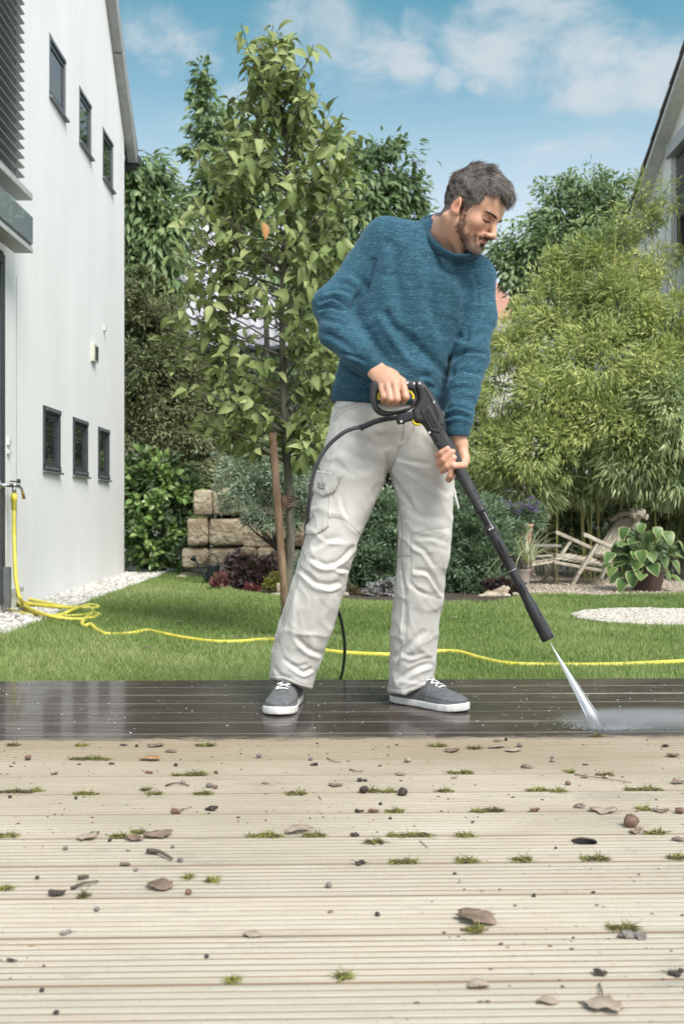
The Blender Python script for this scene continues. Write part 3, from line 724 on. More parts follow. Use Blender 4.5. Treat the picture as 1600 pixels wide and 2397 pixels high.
# ---------------------------------------------------------------- house on the right
house2 = thing('house', 'white gabled house with a dark roof edge half hidden behind the bamboo', 'house', (4, 13, GZ))
def build_right():
    M_w = noisy('cream_render', (.80, .79, .76), (.86, .85, .82), scale=3, rough=.9, bump=.2)
    XV, XW = 3.5, 3.66
    zz = lambda D: 5.28+(10.5-D)*.54*1.0
    V = [(XW, 15, GZ), (XW, 15, zz(15)), (XW, 7.6, zz(7.6)), (XW, 7.6, GZ)]
    a, c, b, d = 10.2, 11.42, 3.35, 4.58
    loops = [[(15, GZ), (15, zz(15)), (9.9, zz(9.9)), (9.9, GZ)], [(a, b), (a, d), (c, d), (c, b)]]
    tri = tessellate_polygon([[Vector((p[0], p[1], 0)) for p in l] for l in loops]); flat = [p for l in loops for p in l]
    V = [(XW, s, z) for s, z in flat]+[(XW+.2, s, z) for s, z in flat]; n = len(flat)
    Fc = [tuple(t) for t in tri]+[(4+i, 4+(i+1) % 4, n+4+(i+1) % 4, n+4+i) for i in range(4)]
    bb = len(V); V += [(XW, 15, GZ), (XW, 15, zz(15)), (10, 15, zz(15)), (10, 15, GZ)]; Fc.append((bb, bb+1, bb+2, bb+3))
    bb = len(V); V += [(XW, 9.9, GZ), (XW, 9.9, zz(9.9)-.03), (10, 9.9, zz(9.9)-.03), (10, 9.9, GZ)]; Fc.append((bb, bb+1, bb+2, bb+3))
    mk('wall', V, Fc, M_w, house2)
    mb = MB(); y0, y1 = 16, 9.7
    q = [Vector((XV, y0, zz(y0)-.02)), Vector((10, y0, zz(y0)-.02)), Vector((10, y1, zz(y1)-.02)), Vector((XV, y1, zz(y1)-.02))]
    nr = Vector((0, .54, 1)).normalized()
    mb.add([tuple(p) for p in q]+[tuple(p+nr*.05) for p in q], [(0, 1, 2, 3), (4, 7, 6, 5), (0, 4, 5, 1), (1, 5, 6, 2), (2, 6, 7, 3), (3, 7, 4, 0)])
    mb.build('soffit', plain('white_soffit', (.62, .61, .58), .7), house2)
    tile = None; M_t = noisy('grey_roof_tile', (.10, .09, .085), (.17, .155, .15), scale=20, rough=.8, bump=.3, obj_rand=.15)
    ang = math.atan(.54); k = 0; y = 16.0
    while y > 9.9:
        t_ = MB(); t_.box((0, 0, 0), (.34, .40, .028), None)
        if tile is None:
            o = mk('verge_tile', np.concatenate(t_.v), t_.f, M_t, None); tile = o.data
        else: o = bpy.data.objects.new('verge_tile', tile); COL.objects.link(o)
        o.parent = house2
        o.matrix_local = Matrix.Translation(Vector((XV+.145, y, zz(y)+.075))-house2.location) @ Euler((-ang+.05, 0, 0)).to_matrix().to_4x4()
        y -= .33; k += 1
    # roof covering behind the edge tiles
    mb = MB(); q2 = [p+nr*.052 for p in q]; q2[0].x = q2[3].x = XV+.3
    mb.add([tuple(p) for p in q2]+[tuple(p+nr*.05) for p in q2], [(0, 1, 2, 3), (4, 7, 6, 5), (0, 4, 5, 1), (1, 5, 6, 2), (2, 6, 7, 3), (3, 7, 4, 0)])
    mb.build('roof', M_t, house2)
    fr = MB(); fw = .07
    for (s, z, ds, dz) in (((a+c)/2, b+fw/2, c-a, fw), ((a+c)/2, d-fw/2, c-a, fw), (a+fw/2, (b+d)/2, fw, d-b-2*fw), (c-fw/2, (b+d)/2, fw, d-b-2*fw)):
        fr.box((XW+.10, s, z), (.07, ds, dz))
    w_ = fr.build('window', M_anth, house2)
    p = MB(); p.box((XW+.13, (a+c)/2, (b+d)/2), (.01, c-a-.1, d-b-.1)); p.build('pane', M_pane, w_).location = (0, 0, 0)
    p = MB(); p.box((XW+.01, (a+c)/2, d+.05), (.12, c-a+.12, .15)); p.build('shutter_box', plain('shutter_box_grey', (.42, .42, .42), .5, .2), w_, bevel=.004).location = (0, 0, 0)
    p = MB()
    for k in range(13): p.box((XW+.06, (a+c)/2, d-.1-k*.05), (.045, c-a-.06, .008), Euler((0, .5, 0)).to_matrix())
    p.build('blind_slats', plain('blind_grey', (.33, .34, .35), .5, .3), w_).location = (0, 0, 0)
build_right()
# ---------------------------------------------------------------- houses far behind
def build_far():
    h = thing('house', 'house with a pale lilac grey tiled roof seen through the young tree', 'house', (-1.5, 18, GZ))
    M_t = noisy('lilac_roof_tile', (.40, .385, .41), (.52, .505, .54), scale=8, rough=.7, bump=.2, obj_rand=.08)
    y0, z0 = 16.0, 3.16; nx, nz = 16, 18; tw, tl = .215, .27
    # one curved tile
    V = []; Fc = []; m = 6
    for yy, dz in ((0, .045), (tl*1.08, 0.0)):
        for i in range(m+1):
            t = i/m; V.append((t*tw-.0, yy, dz+.028*math.sin(t*math.pi*2)))
    for i in range(m): Fc.append((i, i+1, m+2+i, m+1+i))
    # front lip
    b = len(V); V += [(i/m*tw, 0, .045+.028*math.sin(i/m*math.pi*2)-.030) for i in range(m+1)]
    for i in range(m): Fc.append((b+i, b+i+1, i+1, i))
    me = bpy.data.meshes.new('roof_tile'); me.from_pydata(V, [], Fc); me.materials.append(M_t); me.update()
    R = Euler((math.radians(45), 0, 0)).to_matrix().to_4x4(); c45 = math.cos(math.radians(45))
    for i in range(nx):
        for j in range(nz):
            inst('roof_tile', me, h, Matrix.Translation((-3.85+i*tw, y0+j*tl*c45, z0+j*tl*c45)) @ R)
    y1, z1 = y0+nz*tl*c45, z0+nz*tl*c45
    mb = MB(); mb.add([(-3.9, y0+.02, z0-.02), (-.35, y0+.02, z0-.02), (-.35, y1, z1-.02), (-3.9, y1, z1-.02)], [(0, 1, 2, 3)]); mb.build('roof', plain('roof_underlay', (.06, .06, .06), .9), h)
    mb = MB(); mb.tube([(-3.95, y0-.06, z0-.03), (-.3, y0-.06, z0-.03)], .06, 10); mb.build('gutter', M_anth, h)
    mb = MB(); mb.box((-2.1, y0+.5, (z0+GZ)/2), (3.4, .2, z0-GZ)); mb.build('wall', plain('far_wall', (.5, .49, .46), .9), h)
    h = thing('house', 'small white gable with a terracotta roof far behind the shoulder of the man', 'house', (3.1, 20.5, GZ))
    M_r = noisy('terracotta_tile', (.36, .17, .12), (.46, .24, .18), scale=25, rough=.8, bump=.4)
    a = W(1120, 650, 20); b2 = W(1215, 650, 20); e = W(1262, 770, 20); f_ = W(1185, 770, 20)
    l = W(1075, 770, 20)
    P4 = ((1100, 620, 20.6), (1178, 672, 20.6), (1212, 742, 20.0), (1090, 742, 19.4))
    mb = MB(); mb.add([tuple(W(*q)) for q in P4]+[tuple(W(x, y+8, D)) for x, y, D in P4], [(0, 1, 2, 3), (4, 7, 6, 5), (0, 4, 5, 1), (1, 5, 6, 2), (2, 6, 7, 3)])
    mb.build('roof', M_r, h)
    mb = MB(); p = [W(1190, 676, 20.7), W(1262, 760, 20.7), W(1262, 1150, 20.7), W(1100, 1150, 20.7), W(1100, 742, 20.7)]
    q = [v+Vector((0, .3, 0)) for v in p]; mb.add([tuple(v) for v in p+q], [(0, 1, 2, 3, 4), (9, 8, 7, 6, 5), (0, 5, 6, 1), (1, 6, 7, 2)]); mb.build('wall', plain('white_far_wall', (.68, .66, .62), .9), h)
build_far()
# ---------------------------------------------------------------- leaf materials
GRN = lambda *c: [tuple(v) for v in c]
ML_sap = leaf_mat('young_tree_leaf', [(0.11, 0.15, 0.05), (0.18, 0.23, 0.085), (0.27, 0.33, 0.13), (0.36, 0.4, 0.18)], trans=.22, rough=.55, spec=.25)
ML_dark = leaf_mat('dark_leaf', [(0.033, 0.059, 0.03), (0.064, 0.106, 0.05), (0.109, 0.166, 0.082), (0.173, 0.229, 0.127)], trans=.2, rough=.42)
ML_mid = leaf_mat('mid_leaf', [(0.081, 0.134, 0.061), (0.149, 0.226, 0.096), (0.23, 0.325, 0.152), (0.345, 0.427, 0.229)], trans=.22, rough=.42)
ML_con = leaf_mat('conifer_leaf', [(0.055, 0.073, 0.033), (0.106, 0.133, 0.058), (0.179, 0.204, 0.098), (0.255, 0.253, 0.146)], trans=.12, rough=.6)
ML_lau = leaf_mat('laurel_leaf', [(0.08, 0.15, 0.04), (0.16, 0.27, 0.075), (0.27, 0.4, 0.13), (0.38, 0.5, 0.2)], trans=.22, rough=.3, spec=.6)
ML_wil = leaf_mat('grey_green_leaf', [(0.143, 0.202, 0.139), (0.229, 0.299, 0.209), (0.329, 0.404, 0.296), (0.443, 0.508, 0.389)], trans=.22, rough=.55)
ML_shr = leaf_mat('shrub_leaf', [(0.077, 0.126, 0.073), (0.138, 0.215, 0.126), (0.223, 0.305, 0.194), (0.344, 0.413, 0.274)], trans=.22, rough=.5)
ML_bam = leaf_mat('bamboo_leaf', [(0.14, 0.2, 0.07), (0.31, 0.38, 0.13), (0.52, 0.57, 0.2), (0.7, 0.68, 0.31)], trans=.22, rough=.42)
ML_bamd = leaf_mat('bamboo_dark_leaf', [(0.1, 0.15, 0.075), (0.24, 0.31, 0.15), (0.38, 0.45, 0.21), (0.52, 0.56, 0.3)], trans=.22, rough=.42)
ML_pur = leaf_mat('purple_leaf', [(0.025, 0.016, 0.018), (0.055, 0.032, 0.036), (0.1, 0.065, 0.068), (0.15, 0.075, 0.08)], trans=.2, rough=.5)
ML_lil = leaf_mat('lilac_grey_leaf', [(.14, .14, .14), (.24, .24, .25), (.34, .33, .35)], trans=.2, rough=.6)
ML_yel = leaf_mat('yellow_green_leaf', [(.10, .11, .02), (.20, .20, .04), (.32, .28, .08)], trans=.22)
M_bark = noisy('grey_bark', (.07, .065, .045), (.19, .175, .13), scale=18, rough=.9, bump=.6, bscale=50, stretch=(1, 1, .25))
M_barkd = noisy('dark_bark', (.025, .02, .016), (.06, .05, .04), scale=20, rough=.9, bump=.6, stretch=(1, 1, .25))
# ---------------------------------------------------------------- far background trees and hedges
def bl(D, *q): return [(a, b, c, d, D) for (a, b, c, d) in q]
t = thing('cherry_tree', 'tall dark tree with drooping leaves right beside the corner of the white house', 'tree', tuple(G(330, 1322, GZ)))
mb = MB(); limb(mb, W(330, 1322, 13.6), W(345, 700, 13), .12, .05, .01); limb(mb, W(345, 760, 13), W(320, 380, 13), .05, .012, .03); limb(mb, W(345, 700, 13), W(400, 520, 12.8), .04, .01, .03); mb.build('trunk', M_barkd, t)
foliage('crown', bl(12.6, (325, 470, 62, 140), (365, 560, 70, 110), (300, 620, 50, 130), (400, 520, 45, 90), (340, 660, 85, 90)), 9500, .17, .055, ML_mid, t, droop=1.1, cr=.3, clumps=120, seed=31, shell=.3)
t = thing('conifer_hedge', 'dark feathery conifer hedge growing behind the round glossy shrub', 'hedge', tuple(W(370, 1330, 12.4)))
mb = MB(); limb(mb, W(340, 1330, 12.4), W(345, 720, 12.4), .09, .03, .01); limb(mb, W(430, 1330, 12.4), W(430, 760, 12.4), .08, .03, .01); mb.build('trunk', M_barkd, t)
foliage('crown', bl(12.2, (350, 880, 110, 190), (330, 720, 70, 90), (420, 980, 90, 170), (350, 1060, 120, 180), (460, 1100, 80, 140)), 60000, .062, .024, ML_con, t, droop=.1, cr=.16, clumps=420, seed=32, shell=.35, roll=.3)
t = thing('dark_yew_hedge', 'near black dense hedge behind the stone blocks and the young tree', 'hedge', tuple(W(600, 1330, 12.6)))
mb = MB(); limb(mb, W(620, 1330, 12.8), W(620, 700, 12.8), .09, .03, .01); mb.build('trunk', M_barkd, t)
foliage('crown', bl(12.8, (560, 980, 140, 150), (700, 980, 150, 160), (540, 1130, 120, 120), (700, 1150, 180, 140), (860, 1050, 130, 170), (860, 900, 130, 150), (980, 800, 130, 200), (980, 1000, 130, 150), (1080, 900, 80, 160), (1100, 1060, 90, 120), (980, 1150, 120, 120), (1060, 1250, 130, 110)), 56000, .08, .03, ML_dark, t, droop=.1, cr=.17, clumps=560, seed=33, shell=.3)
t = thing('birch_tree', 'slender blurred tree showing left of the top of the young tree', 'tree', tuple(W(560, 1330, 14.2)))
mb = MB(); limb(mb, W(560, 1335, 14.2), W(520, 600, 14), .10, .05, .01); limb(mb, W(520, 600, 14), W(475, 190, 14), .05, .008, .02); limb(mb, W(525, 620, 14), W(600, 330, 14), .03, .008, .02); mb.build('trunk', M_bark, t)
foliage('crown', bl(14, (470, 200, 26, 60), (490, 270, 45, 70), (520, 340, 60, 70), (455, 340, 28, 30), (560, 420, 90, 90), (480, 450, 70, 60), (620, 330, 60, 80), (640, 470, 90, 80)), 6000, .12, .055, ML_mid, t, droop=.8, cr=.36, clumps=170, seed=34, shell=.25)
t = thing('leafy_tree', 'dark green leafy tree showing between the young tree and the neck of the man', 'tree', tuple(W(860, 1335, 14.0)))
mb = MB(); limb(mb, W(850, 1335, 14), W(860, 620, 14), .10, .05, .01); limb(mb, W(860, 700, 14), W(900, 380, 14), .04, .01, .03); limb(mb, W(860, 640, 14), W(960, 460, 14), .03, .008, .03); mb.build('trunk', M_barkd, t)
foliage('crown', bl(14, (880, 420, 95, 90), (900, 340, 40, 40), (820, 480, 110, 110), (940, 450, 50, 55), (850, 600, 120, 120), (700, 620, 150, 90), (960, 540, 60, 60), (800, 720, 120, 120), (1010, 640, 60, 80)), 12500, .125, .055, ML_mid, t, droop=.9, cr=.32, clumps=260, seed=35, shell=.25)
t = thing('leafy_tree', 'round topped green tree between the face of the man and the right gable', 'tree', tuple(W(1300, 1330, 15)))
mb = MB(); limb(mb, W(1300, 1335, 15), W(1310, 700, 15), .12, .05, .01)
for q in ((1250, 520), (1290, 440), (1340, 430), (1400, 420), (1200, 570), (1440, 470)): limb(mb, W(1308, 720, 15), W(q[0], q[1], 15), .035, .008, .03)
mb.build('trunk', M_barkd, t)
foliage('crown', bl(15, (1330, 560, 110, 90), (1230, 620, 80, 70), (1260, 700, 75, 70), (1400, 520, 70, 80), (1450, 560, 60, 70)), 10500, .115, .05, ML_mid, t, droop=.7, cr=.30, clumps=220, seed=36, shell=.1)
foliage('crown', bl(15, (1285, 460, 35, 45), (1370, 440, 55, 45), (1440, 440, 35, 45), (1180, 590, 45, 45), (1330, 430, 25, 25)), 2300, .10, .04, ML_mid, t, droop=.7, cr=.5, clumps=90, seed=37, shell=.1)
# ---------------------------------------------------------------- bamboo
t = thing('bamboo_thicket', 'large yellow green bamboo thicket filling the right side of the garden', 'bamboo', tuple(W(1400, 1330, 11.0)))
mb = MB(); rr = random.Random(5); canes = []
for k in range(40):
    x = rr.uniform(1130, 1680); D = rr.uniform(10.3, 11.6)
    top = np.interp(x, [1130, 1200, 1260, 1320, 1400, 1480, 1560, 1680], [840, 780, 720, 640, 560, 520, 560, 560])+rr.uniform(0, 90)
    a = W(x+rr.uniform(-30, 30), 1198+1690/D, D); b = W(x+rr.uniform(-50, 50), top, D-.2)
    m_ = a.lerp(b, .6)+Vector((rr.uniform(-.1, .1), .15, .1))
    mb.tube(spline([a, m_, b], 5), np.linspace(.010, .003, 11), 5)
for (x, y) in ((1500, 420), (1480, 470), (1530, 450), (1580, 430), (1590, 520), (1440, 520), (1390, 560), (1350, 600), (1250, 700), (1555, 540)): mb.tube(spline([W(x+rr.uniform(-30, 30), y+330, 10.8), W(x+8, y+120, 10.7), W(x, y, 10.5)], 5), np.linspace(.006, .0015, 11), 5)
mb.build('canes', noisy('bamboo_cane', (.30, .30, .08), (.48, .44, .15), scale=10, rough=.5), t, kind='stuff')
BB = (np.array([(0, 0, 0), (.3, .5, .02), (.3, -.5, .02), (1, 0, -.2)]), [(0, 2, 1), (1, 2, 3)])
foliage('foliage', [(1495, 500, 45, 75, 10.7), (1560, 470, 45, 60, 10.6), (1460, 560, 40, 50, 10.7), (1600, 600, 40, 40, 10.6), (1530, 620, 70, 50, 10.6)], 2800, .075, .013, ML_bam, t, droop=.3, cr=.40, clumps=130, seed=40, shell=.05, tmpl=BB, patch=1.6)
foliage('foliage', [(1390, 640, 60, 80, 10.7), (1330, 710, 75, 75, 10.7), (1440, 720, 100, 85, 10.5), (1560, 760, 90, 75, 10.4), (1300, 620, 22, 40, 10.7), (1480, 650, 60, 60, 10.6)], 26000, .072, .0125, ML_bam, t, droop=.25, cr=.27, clumps=430, seed=41, shell=.4, tmpl=BB, patch=1.6)
foliage('foliage', [(1290, 790, 90, 80, 10.6), (1200, 830, 70, 80, 10.6), (1400, 860, 130, 110, 10.3), (1550, 880, 110, 110, 10.3), (1170, 930, 75, 90, 10.5), (1280, 940, 110, 90, 10.3), (1420, 1000, 140, 90, 10.2), (1150, 1060, 85, 90, 10.4), (1260, 1060, 100, 80, 10.2)], 42000, .072, .0130, ML_bam, t, droop=.25, cr=.25, clumps=560, seed=42, shell=.4, tmpl=BB, patch=1.6)
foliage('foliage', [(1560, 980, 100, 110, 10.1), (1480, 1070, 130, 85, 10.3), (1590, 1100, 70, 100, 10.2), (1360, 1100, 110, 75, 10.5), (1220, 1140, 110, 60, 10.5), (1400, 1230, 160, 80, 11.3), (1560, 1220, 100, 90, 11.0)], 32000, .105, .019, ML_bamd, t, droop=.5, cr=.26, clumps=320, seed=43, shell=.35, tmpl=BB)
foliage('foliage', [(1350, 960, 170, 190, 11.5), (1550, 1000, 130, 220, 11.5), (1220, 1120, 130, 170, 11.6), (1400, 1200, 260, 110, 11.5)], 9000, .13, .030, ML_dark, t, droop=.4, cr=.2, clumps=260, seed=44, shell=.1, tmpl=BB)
foliage('foliage', [(x_, y_, 16, 55, 10.6) for x_, y_ in ((1292, 600), (1255, 680), (1330, 590), (1365, 570), (1410, 560), (1440, 540), (1210, 740), (1180, 790), (1480, 560), (1520, 520), (1500, 430))], 3200, .075, .013, ML_bam, t, droop=-.35, cr=.55, clumps=90, seed=45, shell=.0, tmpl=BB)
# ---------------------------------------------------------------- shrubs
def leaf_parts(name, tmpl, parent, C, d, L, Wd, mat, n_parts, seed=0, roll=.5, restname='foliage', restmat=None):
    """the nearest leaves as single parts sharing one mesh, the rest joined"""
    rng = np.random.default_rng(seed); order = np.argsort(C[:, 1]); near = order[:n_parts]; rest = order[n_parts:]
    me = bpy.data.meshes.new(name); me.from_pydata([tuple(v) for v in tmpl[0]], [], tmpl[1]); me.materials.append(mat); me.update()
    me.polygons.foreach_set('use_smooth', np.ones(len(me.polygons), bool))
    x, y, z = leaf_basis(d, roll, rng)
    for i in near:
        s = L[i]; M = Matrix(((x[i][0]*s, y[i][0]*Wd[i], z[i][0]*s, C[i][0]), (x[i][1]*s, y[i][1]*Wd[i], z[i][1]*s, C[i][1]), (x[i][2]*s, y[i][2]*Wd[i], z[i][2]*s, C[i][2]), (0, 0, 0, 1)))
        o = bpy.data.objects.new(name, me); COL.objects.link(o); o.parent = parent
        o.matrix_local = Matrix.Translation(-parent.location) @ M
    if len(rest):
        tf = tmpl[1]; V, Fc, idx = leaf_cloud(C[rest], d[rest], L[rest], Wd[rest], tmpl, roll, rng)
        tt = np.clip(.5+rng.normal(size=len(rest))*.24, 0, 1)
        o = mk(restname, V, Fc, restmat or mat, parent, smooth=True, attrs={'tint': tt[idx]}); o['kind'] = 'stuff'
ML_lau_o = leaf_mat('laurel_leaf_single', [(0.1, 0.19, 0.055), (0.19, 0.31, 0.09), (0.3, 0.43, 0.15), (0.4, 0.52, 0.22)], trans=.22, rough=.28, obj_rand=True, spec=.6)
def build_laurel():
    t = thing('laurel_shrub', 'round shrub with glossy bright green leaves beside the house corner', 'shrub', tuple(G(385, 1340, GZ)))
    mb = MB()
    for q in ((330, 1150), (380, 1100), (430, 1150), (350, 1230), (440, 1220)): limb(mb, W(385, 1335, 12.3), W(q[0], q[1], 12.1), .025, .008, .04)
    mb.build('stem', M_barkd, t)
    rng = np.random.default_rng(51)
    blobs = [(365, 1140, 85, 85, 11.9), (300, 1180, 40, 110, 11.9), (420, 1180, 60, 85, 11.9), (360, 1250, 90, 75, 11.9), (330, 1100, 60, 40, 11.9), (455, 1165, 28, 40, 11.9), (450, 1230, 30, 40, 11.9), (400, 1290, 60, 35, 11.9)]
    C, d = blob_points(blobs, 3200, rng, .55, 260, .14, .9); k = (C[:, 2] > GZ+.03); C, d = C[k], d[k]
    d += rng.normal(size=d.shape)*.35; d[:, 2] += .35
    L = rng.uniform(.08, .125, len(C))
    leaf_parts('leaf', big_leaf(3, .10, .15, .9), t, C, d, L, L*.52, ML_lau_o, 300, 1, .5, restmat=ML_lau)
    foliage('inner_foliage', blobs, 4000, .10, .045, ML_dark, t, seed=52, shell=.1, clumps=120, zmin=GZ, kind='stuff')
build_laurel()
t = thing('willow_shrub', 'soft grey green willow shrub with arching twigs behind the tree stake', 'shrub', tuple(W(640, 1300, 10.4)))
mb = MB(); rr = random.Random(9)
for q in ((520, 1080), (505, 1070), (560, 1040), (600, 1030), (640, 1050), (700, 1040), (760, 1080), (800, 1120), (560, 1150), (540, 1190)): limb(mb, W(650, 1290, 10.4), W(q[0], q[1], 10.1), .014, .003, .03)
mb.build('stem', M_bark, t)
foliage('foliage', [(620, 1130, 95, 75, 10), (700, 1110, 110, 80, 10), (560, 1150, 55, 55, 10), (640, 1060, 60, 50, 10), (560, 1085, 50, 45, 10), (780, 1130, 80, 80, 10), (620, 1200, 100, 45, 10), (520, 1060, 28, 22, 10)], 26000, .040, .012, ML_wil, t, seed=53, cr=.24, clumps=260, shell=.25, droop=-.2)
t = thing('dark_shrub', 'dense green shrub seen between the legs of the man', 'shrub', tuple(W(850, 1400, 9.4)))
mb = MB()
for q in ((780, 1200), (830, 1180), (880, 1170), (930, 1200), (800, 1300)): limb(mb, W(850, 1395, 9.5), W(q[0], q[1], 9.4), .014, .004, .04)
mb.build('stem', M_barkd, t)
foliage('foliage', [(820, 1290, 100, 90, 9.4), (900, 1240, 80, 90, 9.5), (760, 1330, 70, 70, 9.3), (880, 1330, 90, 65, 9.3), (960, 1300, 60, 90, 9.4), (850, 1180, 80, 50, 9.6)], 24000, .045, .022, ML_shr, t, seed=54, cr=.2, clumps=300, shell=.35, zmin=GZ, droop=-.1)
t = thing('grey_green_shrub', 'bushy grey green shrub right of the right leg of the man', 'shrub', tuple(W(1110, 1400, 9.2)))
mb = MB()
for q in ((1060, 1200), (1100, 1170), (1150, 1200), (1170, 1280)): limb(mb, W(1110, 1398, 9.2), W(q[0], q[1], 9.2), .014, .004, .04)
mb.build('stem', M_barkd, t)
foliage('foliage', [(1090, 1280, 75, 110, 9.2), (1140, 1300, 70, 90, 9.2), (1070, 1200, 60, 60, 9.3), (1130, 1220, 60, 60, 9.4), (1040, 1340, 50, 60, 9.2), (1180, 1260, 45, 60, 9.4), (1110, 1370, 75, 40, 9.1)], 24000, .042, .016, ML_shr, t, seed=55, cr=.2, clumps=300, shell=.35, zmin=GZ, droop=-.2)
t = thing('aster_plant', 'purple flowering aster behind the grey green shrub and the lance', 'flower', tuple(W(1215, 1300, 10.0)))
mb = MB()
for k in range(9): mb.tube([W(1215, 1290, 10), W(1180+k*10, 1190+(k % 3)*12, 9.9)], .004, 5)
mb.build('stem', M_bark, t)
foliage('foliage', [(1205, 1230, 50, 50, 9.9), (1240, 1215, 40, 40, 9.9)], 3000, .05, .014, ML_shr, t, seed=56, clumps=60)
foliage('flowers', [(1240, 1183, 26, 20, 9.8), (1185, 1180, 22, 14, 9.8), (1212, 1192, 24, 12, 9.8), (1170, 1195, 15, 10, 9.8)], 420, .022, .018, leaf_mat('purple_petal', [(.11, .08, .20), (.17, .12, .27), (.24, .19, .34)]), t, seed=57, clumps=30, shell=.2)
# low border plants
def low(name, label, cat, D, blobs, n, L, Wd, mat, seed, flowers=None):
    b = blobs[0]; t = thing(name, label, cat, tuple(W(b[0], CY+1690/D, D)))
    foliage('foliage', [q+(D,) for q in blobs], n, L, Wd, mat, t, seed=seed, clumps=int(n/18), shell=.25, zmin=GZ, droop=-.2, cr=.25)
    mb = MB()
    for q in blobs: mb.tube([W(q[0], CY+1690/D-2, D), W(q[0], q[1], D)], .006, 5)
    mb.build('stem', M_barkd, t); return t
low('heuchera_plant', 'dark purple leafy perennial right of the black watering can', 'plant', 9.6, [(580, 1345, 58, 38), (560, 1315, 36, 24), (620, 1350, 38, 34), (635, 1318, 26, 22)], 3000, .038, .030, ML_pur, 61)
low('pink_heuchera', 'small pinkish red leafed plant at the foot of the watering can', 'plant', 9.2, [(512, 1360, 22, 14)], 160, .045, .04, leaf_mat('pink_leaf', [(.18, .06, .07), (.30, .12, .13)]), 62)
low('red_heuchera', 'small plant with crimson leaves in front of the dark purple one', 'plant', 9.0, [(585, 1385, 22, 12)], 160, .045, .04, leaf_mat('crimson_leaf', [(.10, .02, .03), (.24, .05, .07)]), 63)
low('lime_perennial', 'low yellow green plant between the purple plant and the tree trunk', 'plant', 9.1, [(630, 1380, 26, 26), (645, 1360, 18, 18)], 900, .03, .014, ML_yel, 64)
low('lambs_ear', 'low silvery lilac ground plant left of the right leg of the man', 'plant', 8.75, [(885, 1393, 42, 20), (920, 1385, 25, 22), (905, 1375, 25, 14)], 900, .045, .03, ML_lil, 65)
low('bronze_perennial', 'low brownish plant between the legs beside the lilac one', 'plant', 8.9, [(800, 1385, 40, 24), (835, 1395, 26, 16)], 900, .035, .02, leaf_mat('bronze_leaf', [(.05, .035, .025), (.12, .09, .06), (.16, .16, .09)]), 66)
low('purple_perennial', 'dark purple plant behind the lance just right of the driftwood', 'plant', 8.9, [(1195, 1385, 28, 32), (1165, 1372, 30, 14)], 1100, .045, .035, ML_pur, 67)
low('ivy_patch', 'dark trailing plants along the foot of the hedge behind the watering can', 'plant', 11.4, [(470, 1270, 50, 30), (430, 1300, 40, 22)], 1500, .05, .035, ML_dark, 68)
